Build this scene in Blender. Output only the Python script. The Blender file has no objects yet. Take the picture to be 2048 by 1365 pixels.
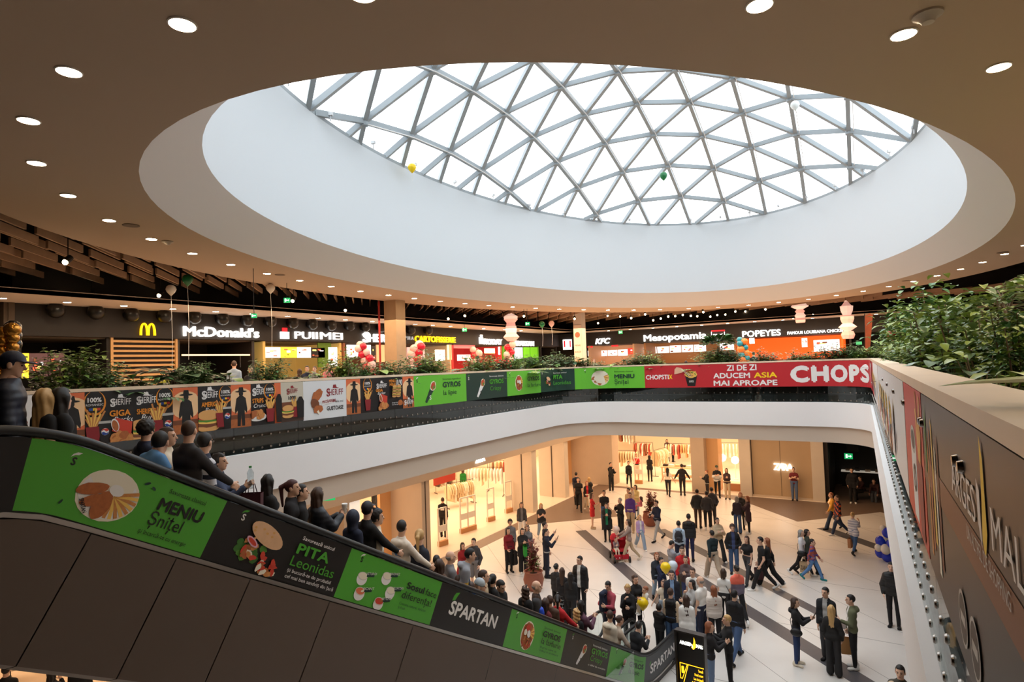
import bpy, bmesh, math, random
import numpy as np
from mathutils import Vector, Matrix
PI=math.pi; R_=math.radians
random.seed(7); rng=np.random.default_rng(7)
sc=bpy.context.scene; COL=sc.collection
# ---------------------------------------------------------------- camera
FPX=1200.0; CX,CY=1024.0,682.5; EYE=7.75
ROLL=math.atan(.0334); PITCH=math.atan(49/1200); YAW=math.atan(731/1200)
_fw=Vector((-math.sin(YAW)*math.cos(PITCH),math.cos(YAW)*math.cos(PITCH),math.sin(PITCH)))
_rt=Vector((math.cos(YAW),math.sin(YAW),0)); _up=_rt.cross(_fw)
_xr=_rt*math.cos(ROLL)-_up*math.sin(ROLL); _yu=_rt*math.sin(ROLL)+_up*math.cos(ROLL)
cd=bpy.data.cameras.new('camera'); cam=bpy.data.objects.new('camera',cd); COL.objects.link(cam)
cd.sensor_width=36; cd.lens=36*FPX/2048; cd.clip_start=.05; cd.clip_end=400
cam.matrix_world=Matrix(((_xr.x,_yu.x,-_fw.x,0),(_xr.y,_yu.y,-_fw.y,0),(_xr.z,_yu.z,-_fw.z,EYE),(0,0,0,1)))
sc.camera=cam
# ---------------------------------------------------------------- light and exposure
vs=sc.view_settings; vs.view_transform='Standard'; vs.look='None'; vs.exposure=0.0; vs.gamma=1.0; vs.use_curve_mapping=False
sc.cycles.use_denoising=True; sc.cycles.max_bounces=8; sc.cycles.transparent_max_bounces=12
sc.cycles.sample_clamp_indirect=6.0
w=bpy.data.worlds.new('overcast_sky'); sc.world=w; w.use_nodes=True
w.node_tree.nodes['Background'].inputs[0].default_value=(.93,.97,1,1)
w.node_tree.nodes['Background'].inputs[1].default_value=3.7
def area(name,loc,size,power,col,rot=(0,0,0),spread=180,sy=None):
    l=bpy.data.lights.new(name,'AREA'); l.energy=power; l.color=col; l.size=size; l.spread=R_(spread)
    if sy: l.shape='RECTANGLE'; l.size_y=sy
    o=bpy.data.objects.new(name,l); o.location=loc; o.rotation_euler=rot; COL.objects.link(o); return o
WARM=(1,.70,.44)
area('shop_light',(-20.5,13,4.55),6,600,WARM,sy=12); area('shop_light',(-20.5,26,4.55),6,850,WARM,sy=12)
area('shop_light',(-20,40,4.55),8,900,WARM,sy=8); area('shop_light',(-9.5,41,4.55),8,1000,WARM,sy=8)
area('passage_light',(-13.4,12,4.6),2,190,WARM,sy=20); area('passage_light',(-13.4,29,4.6),2,230,WARM,sy=12)
area('passage_light',(-7,31,4.6),10,420,WARM,sy=5)
area('food_court_light',(-18,17,9.9),3,900,WARM,sy=24); area('food_court_light',(-17,33,9.9),8,1000,WARM,sy=9)
area('food_court_light',(-6,36,9.9),14,1200,WARM,sy=9); area('right_wing_light',(3.8,9,10.6),3,420,(1,.86,.68),sy=15)
# ---------------------------------------------------------------- pixel rays: a point of the photo on a known plane of the place
EO=Vector((0,0,EYE))
def ray(px,py): return _fw+_xr*((px-CX)/FPX)-_yu*((py-CY)/FPX)
def atZ(px,py,z): d=ray(px,py); return EO+d*((z-EYE)/d.z)
def atX(px,py,X): d=ray(px,py); return EO+d*(X/d.x)
def atY(px,py,Y): d=ray(px,py); return EO+d*(Y/d.y)
def atD(px,py,D): return EO+ray(px,py)*D
def proj(p):
    q=Vector(p)-EO; z=q.dot(_fw); return CX+FPX*q.dot(_xr)/z, CY-FPX*q.dot(_yu)/z
# ---------------------------------------------------------------- materials
def lin(c): return tuple(((v/255)/12.92 if v/255<=.04045 else ((v/255+.055)/1.055)**2.4) for v in c)
_M={}
def M(c,rough=.6,metal=0,emit=0,noise=0,scale=8,spec=.5,alpha=1,name='paint',sheen=0):
    key=(tuple(c),rough,metal,emit,noise,scale,spec,alpha,name)
    if key in _M: return _M[key]
    m=bpy.data.materials.new(name); m.use_nodes=True; nt=m.node_tree; b=nt.nodes['Principled BSDF']
    L=lin(c); b.inputs['Base Color'].default_value=(*L,1); b.inputs['Roughness'].default_value=rough
    b.inputs['Metallic'].default_value=metal; b.inputs['Specular IOR Level'].default_value=spec; b.inputs['Alpha'].default_value=alpha
    if emit: b.inputs['Emission Color'].default_value=(*L,1); b.inputs['Emission Strength'].default_value=emit
    if noise:
        tc=nt.nodes.new('ShaderNodeTexCoord'); n=nt.nodes.new('ShaderNodeTexNoise'); n.inputs['Scale'].default_value=scale; n.inputs['Detail'].default_value=4
        mr=nt.nodes.new('ShaderNodeMapRange'); mr.inputs[3].default_value=1-noise; mr.inputs[4].default_value=1+noise
        mx=nt.nodes.new('ShaderNodeMix'); mx.data_type='RGBA'; mx.blend_type='MULTIPLY'; mx.inputs[0].default_value=1; mx.inputs[6].default_value=(*L,1)
        nt.links.new(tc.outputs['Object'],n.inputs['Vector']); nt.links.new(n.outputs[0],mr.inputs[0]); nt.links.new(mr.outputs[0],mx.inputs[7]); nt.links.new(mx.outputs[2],b.inputs['Base Color'])
    _M[key]=m; return m
def glass_mat(name,tint=(1,1,1),gloss=.06,rough=.02):
    m=bpy.data.materials.new(name); m.use_nodes=True; nt=m.node_tree; nt.nodes.clear()
    o=nt.nodes.new('ShaderNodeOutputMaterial'); t=nt.nodes.new('ShaderNodeBsdfTransparent'); t.inputs[0].default_value=(*tint,1)
    g=nt.nodes.new('ShaderNodeBsdfGlossy'); g.inputs['Roughness'].default_value=rough
    f=nt.nodes.new('ShaderNodeLayerWeight'); f.inputs[0].default_value=.5
    pw=nt.nodes.new('ShaderNodeMath'); pw.operation='POWER'; pw.inputs[1].default_value=4.0
    ma=nt.nodes.new('ShaderNodeMath'); ma.operation='MULTIPLY_ADD'; ma.inputs[1].default_value=.6; ma.inputs[2].default_value=gloss
    x=nt.nodes.new('ShaderNodeMixShader'); nt.links.new(f.outputs[1],pw.inputs[0]); nt.links.new(pw.outputs[0],ma.inputs[0]); nt.links.new(ma.outputs[0],x.inputs[0])
    nt.links.new(t.outputs[0],x.inputs[1]); nt.links.new(g.outputs[0],x.inputs[2]); nt.links.new(x.outputs[0],o.inputs[0]); return m
# ---------------------------------------------------------------- mesh builder
class MB:
    def __init__(s): s.v=[]; s.f=[]; s.m=[]
    def add(s,v,f,mi=0):
        n=len(s.v); s.v.extend([tuple(p) for p in v]); s.f.extend([tuple(i+n for i in q) for q in f]); s.m.extend([mi]*len(f)); return s
    def box(s,c,d,rz=0,mi=0):
        x,y,z=d[0]/2,d[1]/2,d[2]/2; ca,sa=math.cos(rz),math.sin(rz)
        v=[(c[0]+a*ca-b*sa,c[1]+a*sa+b*ca,c[2]+e) for e in(-z,z) for a,b in((-x,-y),(x,-y),(x,y),(-x,y))]
        return s.add(v,[(3,2,1,0),(4,5,6,7),(0,1,5,4),(1,2,6,5),(2,3,7,6),(3,0,4,7)],mi)
    def span(s,a,b,mi=0): return s.box([(p+q)/2 for p,q in zip(a,b)],[abs(q-p) for p,q in zip(a,b)],0,mi)
    def tube(s,pts,r,n=8,mi=0,caps=True):
        pts=[Vector(p) for p in pts]; rs=r if hasattr(r,'__len__') else [r]*len(pts); v=[]; f=[]
        for i,p in enumerate(pts):
            d=(pts[min(i+1,len(pts)-1)]-pts[max(i-1,0)]).normalized()
            a=Vector((0,0,1)) if abs(d.z)<.9 else Vector((1,0,0)); u=d.cross(a).normalized(); w_=d.cross(u)
            v+=[p+(u*math.cos(2*PI*k/n)+w_*math.sin(2*PI*k/n))*rs[i] for k in range(n)]
        for i in range(len(pts)-1):
            for k in range(n): f.append((i*n+k,i*n+(k+1)%n,(i+1)*n+(k+1)%n,(i+1)*n+k))
        if caps: f+=[tuple(range(n)),tuple(range(len(pts)*n-1,(len(pts)-1)*n-1,-1))]
        return s.add(v,f,mi)
    def cyl(s,p,q,r,r2=None,n=12,mi=0): return s.tube([p,q],[r,r if r2 is None else r2],n,mi)
    def lathe(s,prof,c=(0,0,0),n=16,mi=0):
        v=[(c[0]+r*math.cos(2*PI*k/n),c[1]+r*math.sin(2*PI*k/n),c[2]+z) for r,z in prof for k in range(n)]
        f=[(i*n+k,i*n+(k+1)%n,(i+1)*n+(k+1)%n,(i+1)*n+k) for i in range(len(prof)-1) for k in range(n)]
        f+=[tuple(range(n-1,-1,-1)),tuple(range((len(prof)-1)*n,len(prof)*n))]
        return s.add(v,f,mi)
    def sph(s,c,r,n=10,m=7,mi=0):
        r=r if hasattr(r,'__len__') else (r,r,r); v=[(c[0],c[1],c[2]-r[2])]; f=[]
        for i in range(1,m):
            t=PI*i/m
            for k in range(n): a=2*PI*k/n; v.append((c[0]+r[0]*math.sin(t)*math.cos(a),c[1]+r[1]*math.sin(t)*math.sin(a),c[2]-r[2]*math.cos(t)))
        v.append((c[0],c[1],c[2]+r[2])); L=len(v)-1
        for k in range(n):
            f.append((0,1+(k+1)%n,1+k)); f.append((L,L-n+k,L-n+(k+1)%n))
            for i in range(m-2): f.append((1+i*n+k,1+i*n+(k+1)%n,1+(i+1)*n+(k+1)%n,1+(i+1)*n+k))
        return s.add(v,f,mi)
    def prism(s,poly,z0,z1,mi=0):
        n=len(poly); v=[(x,y,z0) for x,y in poly]+[(x,y,z1) for x,y in poly]
        f=[tuple(range(n-1,-1,-1)),tuple(range(n,2*n))]+[(i,(i+1)%n,n+(i+1)%n,n+i) for i in range(n)]
        return s.add(v,f,mi)
    def build(s,name,mats,parent=None,smooth=False,kind=None,label=None,cat=None,group=None,loc=None):
        me=bpy.data.meshes.new(name); me.from_pydata(s.v,[],s.f)
        for m in (mats if isinstance(mats,(list,tuple)) else [mats]): me.materials.append(m)
        if s.m and max(s.m): me.polygons.foreach_set('material_index',s.m)
        if smooth:
            me.polygons.foreach_set('use_smooth',[True]*len(s.f))
            try: me.set_sharp_from_angle(angle=R_(50 if smooth is True else smooth))
            except Exception: pass
        me.update(); return link(name,me,parent,kind,label,cat,group,loc)
def link(name,me,parent=None,kind=None,label=None,cat=None,group=None,loc=None):
    o=bpy.data.objects.new(name,me); COL.objects.link(o)
    if parent: o.parent=parent
    if loc is not None: o.location=loc
    tag(o,label,cat,group,kind); return o
def tag(o,label=None,cat=None,group=None,kind=None):
    if label: o['label']=label
    if cat: o['category']=cat
    if group: o['group']=group
    if kind: o['kind']=kind
    return o
def thing(name,label,cat,loc=(0,0,0),rz=0,group=None):
    o=bpy.data.objects.new(name,None); o.empty_display_size=.1; COL.objects.link(o); o.location=loc; o.rotation_euler=(0,0,rz)
    return tag(o,label,cat,group)
def dup(o,parent=None,loc=None,rz=None,label=None):
    kids=list(o.children); c=o.copy(); COL.objects.link(c); c.parent=parent
    if loc is not None: c.location=loc
    if rz is not None: c.rotation_euler=(0,0,rz)
    if label: c['label']=label
    for k in kids: dup(k,c)
    return c
# ---------------------------------------------------------------- lettering
_T={}
def text2d(s,bold=0,shear=0):
    k=(s,bold,shear)
    if k not in _T:
        cu=bpy.data.curves.new('lettering','FONT'); cu.body=s; cu.shear=shear; cu.resolution_u=3; cu.fill_mode='BOTH' if hasattr(cu,'fill_mode') else cu.fill_mode
        cu.dimensions='2D'; cu.fill_mode='BOTH'; cu.align_x='LEFT'
        ob=bpy.data.objects.new('lettering',cu); COL.objects.link(ob); dg=bpy.context.evaluated_depsgraph_get(); dg.update()
        me=bpy.data.meshes.new_from_object(ob.evaluated_get(dg))
        v=np.array([q.co[:2] for q in me.vertices]) if len(me.vertices) else np.zeros((0,2)); f=[tuple(p.vertices) for p in me.polygons]
        bpy.data.objects.remove(ob); bpy.data.curves.remove(cu); bpy.data.meshes.remove(me)
        if bold and len(v):      # a heavier weight: the outline drawn again a little to each side
            n=len(v); sh=[(0,0),(bold,0),(-bold,0),(0,bold),(0,-bold)]; v=np.vstack([np.c_[v+np.array(q),np.full(n,j*1.0)] for j,q in enumerate(sh)]); f=[tuple(i+n*j for i in t) for j in range(5) for t in f]
        _T[k]=(v,f)
    return _T[k]
def sign3d(mb,s,org,du,dv,h,w=None,depth=.06,bold=0,mi=0,al='l',shear=0,vscale=None):
    """raised letters: org = base point, du/dv unit vectors of the reading and upward directions, h = capital height, w = fitted width"""
    v,f=text2d(s,bold,shear)
    if not len(v): return
    hs=text2d('H',bold)[0]; H0=hs[:,1].max()-hs[:,1].min(); b0=hs[:,1].min()
    x=v[:,0]-v[:,0].min(); y=v[:,1]-b0; k=h/H0; kx=k if w is None else w/max(x.max(),1e-6)
    X=x*kx; Y=y*k
    if al=='c': X=X-X.max()/2
    du=np.array(du,float); dv=np.array(dv,float); n=np.cross(du,dv); P=np.array(org,float)+X[:,None]*du+Y[:,None]*dv
    A=P+n*(depth+(v[:,2:3]*.0012 if v.shape[1]>2 else 0)); nv=len(v); fs=[t for t in f]
    from collections import Counter
    ec=Counter()
    for t in f:
        for i in range(len(t)): ec[(t[i],t[(i+1)%len(t)])]+=1
    side=[(a,b,b+nv,a+nv) for (a,b) in ec if (b,a) not in ec]
    v=v[:,:2]; fl=sum(((v[t[1]][0]-v[t[0]][0])*(v[t[2]][1]-v[t[0]][1])-(v[t[1]][1]-v[t[0]][1])*(v[t[2]][0]-v[t[0]][0])) for t in f)
    ff=[tuple(i+nv for i in t) for t in f]
    if fl<0: ff=[t[::-1] for t in ff]
    mb.add(np.vstack([P,A]).tolist(),ff+side,mi)
# ================================================================ the setting
WHITE=M((226,224,222),.75,name='white_paint'); CEILW=M((184,160,136),.8,name='warm_ceiling_paint'); DARK=M((16,14,14),.8,name='dark_paint')
C0=(-6.37,19.43)
def ell(ax,ay,t,c=C0): return (c[0]+ax*math.cos(t),c[1]+ay*math.sin(t))
NE=128; TT=[2*PI*k/NE for k in range(NE)]
def ringsurf(mb,a,za,b,zb,mi=0,c=C0):
    v=[(*ell(a[0],a[1],t,c),za) for t in TT]+[(*ell(b[0],b[1],t,c),zb) for t in TT]
    mb.add(v,[(k,(k+1)%NE,NE+(k+1)%NE,NE+k) for k in range(NE)],mi)
ZC=10.75
HOLE=(9.17,15.53); BAND=(8.4,14.65); RIM=(8.55,14.85); OUT=(11.9,18.4)
m=MB(); ringsurf(m,OUT,ZC,HOLE,ZC); ringsurf(m,OUT,12.2,OUT,ZC); m.build('ceiling',CEILW,kind='structure',smooth=40)
m=MB(); ringsurf(m,HOLE,ZC,BAND,11.49); m.build('trim_1',M((206,200,194),.75,name='grey_white_paint'),kind='structure',smooth=40)
m=MB(); ringsurf(m,BAND,11.49,RIM,15.28); m.build('wall_drum',M((200,205,209),.7,name='drum_paint'),kind='structure',smooth=40)
m=MB(); ringsurf(m,(14,21),12.25,OUT,12.2)
m.add([(-30,-8,12.3),(14,-8,12.3),(14,60,12.3),(-30,60,12.3)],[])
def plate_with_ellipse(mb,x0,x1,y0,y1,z,a):
    out=[]
    for t in TT:
        dx,dy=math.cos(t)*a[0],math.sin(t)*a[1]
        k=min(((x1-C0[0])/dx if dx>0 else (x0-C0[0])/dx) if abs(dx)>1e-9 else 1e9,((y1-C0[1])/dy if dy>0 else (y0-C0[1])/dy) if abs(dy)>1e-9 else 1e9)
        out.append((C0[0]+dx*k,C0[1]+dy*k,z))
    v=[(*ell(a[0],a[1],t),z) for t in TT]+out
    mb.add(v,[(k,NE+k,NE+(k+1)%NE,(k+1)%NE) for k in range(NE)])
m=MB(); plate_with_ellipse(m,-30,16,-9,60,12.2,(OUT[0]-.3,OUT[1]-.3)); m.build('ceiling_dark',DARK,kind='structure')
# the ring continues over the viewer's side
# glass dome: three-way steel lattice
RISE=4.25
def domez(x,y): return 15.28+RISE*max(-.2,1-((x-C0[0])/8.6)**2-((y-C0[1])/14.9)**2)
def dn(i,k): x=-13.86+1.921*i-.078*k; y=14.0+1.183*i+2.367*k; return x,y
def inside(p): return ((p[0]-C0[0])/8.6)**2+((p[1]-C0[1])/14.9)**2
nodes={}
for i in range(-3,12):
    for k in range(-14,14):
        p=dn(i,k)
        if inside(p)<1: nodes[(i,k)]=(p[0],p[1],domez(*p))
def clipped(i,k,j,l):
    a,b=dn(i,k),dn(j,l)
    if inside(a)>=1: a,b=b,a
    lo,hi=0,1
    for _ in range(24):
        mid=(lo+hi)/2; p=(a[0]+(b[0]-a[0])*mid,a[1]+(b[1]-a[1])*mid)
        if inside(p)<1: lo=mid
        else: hi=mid
    p=(a[0]+(b[0]-a[0])*lo,a[1]+(b[1]-a[1])*lo); return (a[0],a[1],domez(*a)),(p[0],p[1],domez(*p))
steel=M((150,158,163),.45,name='light_grey_steel')
dome=bpy.data.objects.new('window_1',None); COL.objects.link(dome); tag(dome,kind='structure')
mbars=MB(); mhub=MB(); mcable=MB()
def beam(mb,a,b,w_,h):
    a,b=Vector(a),Vector(b); d=(b-a).normalized(); s=d.cross(Vector((0,0,1))).normalized()*w_/2; u=s.cross(d).normalized()*h
    v=[a-s,a+s,a+s+u,a-s+u,b-s,b+s,b+s+u,b-s+u]; mb.add(v,[(0,1,2,3),(7,6,5,4),(0,4,5,1),(1,5,6,2),(2,6,7,3),(3,7,4,0)])
for (i,k),p in nodes.items():
    for di,dk in((0,1),(1,0),(1,-1)):
        q=(i+di,k+dk)
        if q in nodes: beam(mbars,p,nodes[q],.15,.18)
        else: a,b=clipped(i,k,*q); beam(mbars,a,b,.15,.18)
        if (-di,-dk)!=(0,0):
            q2=(i-di,k-dk)
            if q2 not in nodes: a,b=clipped(i,k,*q2); beam(mbars,a,b,.15,.18)
    mhub.cyl((p[0],p[1],p[2]-.06),(p[0],p[1],p[2]+.18),.13,n=10)
    q=(i,k+1)
    if q in nodes:
        a=Vector(p); b=Vector(nodes[q]); o=Vector((.16,0,-.05)); mcable.cyl(a+o,b+o,.018,n=5)
mbars.build('dome_bar',steel,dome); mhub.build('dome_hub',steel,dome); mcable.build('dome_rail',WHITE,dome)
m=MB(); ringsurf(m,RIM,15.1,RIM,15.4); ringsurf(m,RIM,15.1,(8.95,15.25),15.1); m.build('rim_frame',steel,dome)
GL=glass_mat('dome_glass',(.96,.985,1),.04); m=MB()
NR=10
pv=[(C0[0],C0[1],domez(*C0)+.2)]
for r in range(1,NR+1):
    for t in TT[::2]: x,y=ell(8.62*r/NR,14.92*r/NR,t); pv.append((x,y,domez(x,y)+.2))
n2=NE//2; pf=[(0,1+k,1+(k+1)%n2) for k in range(n2)]
for r in range(NR-1):
    for k in range(n2): pf.append((1+r*n2+k,1+(r+1)*n2+k,1+(r+1)*n2+(k+1)%n2,1+r*n2+(k+1)%n2))
m.add(pv,pf); m.build('dome_pane',GL,dome,smooth=True)
# small floodlights standing on the rim
for k in range(26):
    t=R_(-20+k*10.4); x,y=ell(8.38,14.5,t); f=MB(); f.cyl((0,0,-.02),(0,0,.16),.02,n=6); f.box((0,0,.2),(.14,.1,.1))
    if k==0: fl0=f.build('floodlight',M((200,202,204),.4,name='white_metal'),label='small white floodlight clamped on the rim of the dome',cat='light',group='floodlights on the dome rim',loc=(x,y,15.3)); fl0.rotation_euler[2]=t
    else: o=dup(fl0,None,(x,y,15.3),t)
# outer shell that keeps daylight to the dome
m=MB(); m.span((-30,-9,-.1),(-29.8,60,12.3)); m.build('wall_far_left',M((60,52,46),.8,name='dark_wall'),kind='structure')
m=MB(); m.span((-30,59.8,-.1),(16,60,12.3)); m.build('wall_far_back',M((60,52,46),.8,name='dark_wall'),kind='structure')
m=MB(); m.span((15.8,-9,-.1),(16,60,12.3)); m.build('wall_far_right',M((150,128,110),.8,name='beige_wall'),kind='structure')
m=MB(); m.span((-30,-9.2,-.1),(16,-9,12.3)); m.build('wall_behind',M((120,100,84),.8,name='beige_wall'),kind='structure')
# ground floor
def floor_mat():
    m=bpy.data.materials.new('cream_tile'); m.use_nodes=True; nt=m.node_tree; b=nt.nodes['Principled BSDF']; N=nt.nodes.new; Lk=nt.links.new
    g=N('ShaderNodeNewGeometry'); s=N('ShaderNodeSeparateXYZ'); Lk(g.outputs['Position'],s.inputs[0])
    def mth(op,a,b_=None):
        q=N('ShaderNodeMath'); q.operation=op
        for i,v in enumerate((a,b_)):
            if v is None: continue
            if isinstance(v,(int,float)): q.inputs[i].default_value=v
            else: Lk(v,q.inputs[i])
        return q.outputs[0]
    d=mth('ADD',s.outputs[0],s.outputs[1]); e=mth('FRACT',mth('DIVIDE',mth('ADD',d,3.0),3.3)); y=mth('FRACT',mth('DIVIDE',mth('ADD',s.outputs[1],.9),4.0))
    j=mth('MAXIMUM',mth('LESS_THAN',e,.006),mth('LESS_THAN',y,.005))
    n=N('ShaderNodeTexNoise'); n.inputs['Scale'].default_value=1.1; n.inputs['Detail'].default_value=6; Lk(g.outputs['Position'],n.inputs['Vector'])
    r=N('ShaderNodeValToRGB'); r.color_ramp.elements[0].color=(*lin((212,205,198)),1); r.color_ramp.elements[1].color=(*lin((228,222,216)),1); Lk(n.outputs[0],r.inputs[0])
    x=N('ShaderNodeMix'); x.data_type='RGBA'; Lk(j,x.inputs[0]); Lk(r.outputs[0],x.inputs[6]); x.inputs[7].default_value=(*lin((120,112,106)),1); Lk(x.outputs[2],b.inputs['Base Color'])
    b.inputs['Roughness'].default_value=.32; return m
m=MB(); m.span((-30,-9,-.2),(16,60,0)); m.build('floor',floor_mat(),kind='structure')
GREY=M((86,83,86),.4,noise=.25,scale=40,name='grey_granite'); BROWN=M((118,98,84),.45,noise=.2,scale=30,name='brown_granite')
def inlay(name,pts,mat,z=.004): m=MB(); m.prism(pts,-.05,z); return m.build(name,mat,kind='structure')
def strip(p,q,w_): d=Vector((q[0]-p[0],q[1]-p[1])).normalized(); n_=Vector((-d.y,d.x))*w_/2; return [(p[0]-n_.x,p[1]-n_.y),(q[0]-n_.x,q[1]-n_.y),(q[0]+n_.x,q[1]+n_.y),(p[0]+n_.x,p[1]+n_.y)]
inlay('floor_stripe',[(-12.35,25.35),(-12.0,25.72),(-5.6,18.65),(-5.95,18.3)],GREY)
inlay('floor_stripe',[(-9.15,26.99),(-8.77,27.37),(-1.1,19.85),(-1.1,19.35)],GREY)
inlay('floor_stripe',[(-8.3,23.7),(-7.95,24.07),(0.7,15.55),(.35,15.15)],GREY)
inlay('floor_stripe',[(-2.75,30.2),(-2.33,30.62),(2.6,25.6),(2.2,25.2)],GREY)
inlay('floor_border',[(-15.6,2),(-14.9,2),(-14.9,25.4),(-11.5,28.65),(-14.3,32.5),(-14.6,35.1),(-8.2,35.2),(-6.04,33.7),(-3.62,31.08),(-.3,34.5),(3,31),(3,44),(-2.6,44),(-2.6,35.9),(-15.6,35.9)],BROWN)
# upper floor: deck, atrium edge
def arc(c,r,a0,a1,n): return [(c[0]+r*math.cos(R_(a0+(a1-a0)*k/n)),c[1]+r*math.sin(R_(a0+(a1-a0)*k/n))) for k in range(n+1)]
EDGE=[(-11.05,y) for y in np.linspace(-2,21.0,70)]+arc((-9.0,21.0),2.05,180,90,14)[1:]+[(x,23.05) for x in np.linspace(-9,-1.75,24)[1:]]+arc((-1.75,21.5),1.54,90,0,12)[1:]+[(-.21+.48*(21.5-y)/20.95,y) for y in np.linspace(21.5,.55,64)[1:]]+arc((-1.27,.55),1.54,0,-62,8)[1:]
def offset(pl,d):
    out=[]
    for i,p in enumerate(pl):
        a=pl[max(i-1,0)]; b=pl[min(i+1,len(pl)-1)]; t=Vector((b[0]-a[0],b[1]-a[1])).normalized(); out.append((p[0]+t.y*d,p[1]-t.x*d))
    return out
def wallstrip(pl,z0,z1,name,mat,**k):
    m=MB(); v=[(*p,z0) for p in pl]+[(*p,z1) for p in pl]; n=len(pl); m.add(v,[(i,i+1,n+i+1,n+i) for i in range(n-1)]); return m.build(name,mat,smooth=40,**k)
def ribbon(mb,pl,d0,d1,z0,z1,mi=0):
    a=offset(pl,d0); b=offset(pl,d1); n=len(pl)
    v=[(*p,z0) for p in a]+[(*p,z0) for p in b]+[(*p,z1) for p in a]+[(*p,z1) for p in b]; f=[]
    for i in range(n-1): f+=[(i,i+1,n+i+1,n+i),(2*n+i,3*n+i,3*n+i+1,2*n+i+1),(i,2*n+i,2*n+i+1,i+1),(n+i,n+i+1,3*n+i+1,3*n+i)]
    f+=[(0,n,3*n,2*n),(n-1,3*n-1,4*n-1,2*n-1)]; mb.add(v,f,mi)
m=MB(); ribbon(m,EDGE,.08,-.25,5.32,6.15); m.build('trim_2',M((242,238,236),.7,name='white_fascia_paint'),kind='structure',smooth=40)
m=MB(); ribbon(m,EDGE,-.02,-.3,4.78,5.32); m.build('trim_3',M((206,186,166),.75,name='beige_bulkhead_paint'),kind='structure',smooth=40)
# deck pieces (left, back, right wings) and the ceilings under them
def deckz(z0,z1,name,mat):
    m=MB(); m.span((-26,1.2,z0),(-11.2,43,z1)); m.span((-11.2,23.2,z0),(.3,60,z1)); m.span((.25,-9,z0),(15.8,60,z1)); m.span((-11.2,23,z0),(-10.9,23.3,z1)); m.build(name,mat,kind='structure')
deckz(6.1,6.4,'floor_upper',M((190,174,158),.4,name='upper_floor_tile')); deckz(4.78,4.84,'ceiling_lower',M((222,206,190),.8,name='lower_ceiling_paint'))
m=MB(); m.span((-11.2,-9,6.1),(-4.3,1.3,6.4)); m.build('floor_landing',M((60,52,46),.5,name='landing_tile'),kind='structure')
m=MB(); m.span((-26,-9,6.1),(-11.2,1.2,6.4)); m.build('floor_landing',M((60,52,46),.5,name='landing_tile'),kind='structure')
# column in the food court and its red pipe
m=MB(); m.span((-18.3,19.4,6.4),(-17.62,20.0,ZC)); m.build('pillar_1',M((176,146,112),.8,noise=.12,scale=3,name='raw_concrete'),kind='structure')
m=MB(); m.cyl((-18.5,19.3,6.4),(-18.5,19.3,ZC),.045,n=10); m.build('pipe',M((170,36,30),.5,name='red_enamel'),label='thin red sprinkler pipe running down beside the concrete column',cat='pipe')
m=MB(); m.span((-16.0,33.6,6.4),(-15.45,34.2,11)); m.build('pillar_2',M((206,196,186),.8,name='pale_column_paint'),kind='structure')
# round ceiling downlights
LAMP=M((255,226,186),.4,emit=75,name='warm_lamp'); TRIMW=M((225,215,205),.5,name='lamp_trim')
def downlight(loc,r,label,group):
    t=thing('ceiling_light',label,'ceiling light',loc,0,group)
    a=MB(); a.lathe([(r*1.12,.0),(r*1.12,-.012),(r,-.016),(r,-.002)],n=20); a.build('trim_ring',TRIMW,t,smooth=True)
    b=MB(); b.lathe([(r,-.004),(r*.98,-.012),(.001,-.012)],n=20); b.build('diffuser',LAMP,t); return t
NL=52; per=[ell(10.35,16.75,2*PI*k/2000) for k in range(2001)]; cum=np.r_[0,np.cumsum([math.dist(per[i],per[i+1]) for i in range(2000)])]
d0=None
for k in range(NL):
    i=int(np.searchsorted(cum,(cum[1494]+cum[-1]*k/NL)%cum[-1])); p=per[min(i,2000)]
    if d0 is None: d0=downlight((*p,ZC),.105,'round warm downlight in the beige ring ceiling around the oculus','downlights in the ring ceiling')
    else: dup(d0,None,(*p,ZC))
# left soffit with its downlights, fascia of the left and the back row of food counters
XS=-21.72; YB=42.9; ZS=10.1; ZF=9.13
SOF=M((216,200,186),.7,name='soffit_paint'); FAS=M((40,36,35),.7,name='charcoal_fascia')
m=MB(); m.span((XS,4,ZS),(-19.3,43,ZS+.12)); m.span((-19.36,4,ZS),(-19.3,43,ZS+.14)); m.build('trim_4',SOF,kind='structure')
m=MB(); m.span((XS,40.6,ZS),(15,43,ZS+.12)); m.span((-19.3,40.6,ZS),(15,40.66,ZS+.14)); m.build('trim_5',SOF,kind='structure')
m=MB(); m.span((XS-.2,7.4,ZF),(XS,43,12.2)); m.build('wall_left_fascia',FAS,kind='structure')
m=MB(); m.span((XS,YB,ZF-.05),(15.8,YB+.2,12.2)); m.build('wall_back_fascia',FAS,kind='structure')
m=MB(); m.span((XS-5,7.4,6.4),(XS-4.8,43,12.2)); m.build('wall_left',M((38,33,31),.8,name='dark_shop_wall'),kind='structure')
m=MB(); m.span((XS-5,YB+4,6.4),(15.8,YB+4.2,12.2)); m.build('wall_back',M((38,33,31),.8,name='dark_shop_wall'),kind='structure')
m=MB(); m.span((XS-5,7.2,6.4),(XS,7.4,10.2)); m.span((XS-.02,7.3,6.4),(XS+.04,7.45,10.1)); m.build('wall_left_end',M((90,76,64),.8,name='brown_wall'),kind='structure')
d1=None
for px,py in [(15,594),(145,602.5),(258,610),(355,616.5),(441,622),(512,627),(583,631.5),(643,635.5),(697,639),(745,643),(830,648.5),(868,650.5),(900,653),(962,657.5),(1005,660),(1040,662)]:
    p=atZ(px,py,ZS-.01); p.x=-20.6
    if d1 is None: d1=downlight(p,.1,'small round downlight in the pale soffit over the food counters','downlights in the counter soffit')
    else: dup(d1,None,p)
for k in range(16): dup(d1,None,(-17+k*1.7,41.7,ZS-.01))
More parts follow.
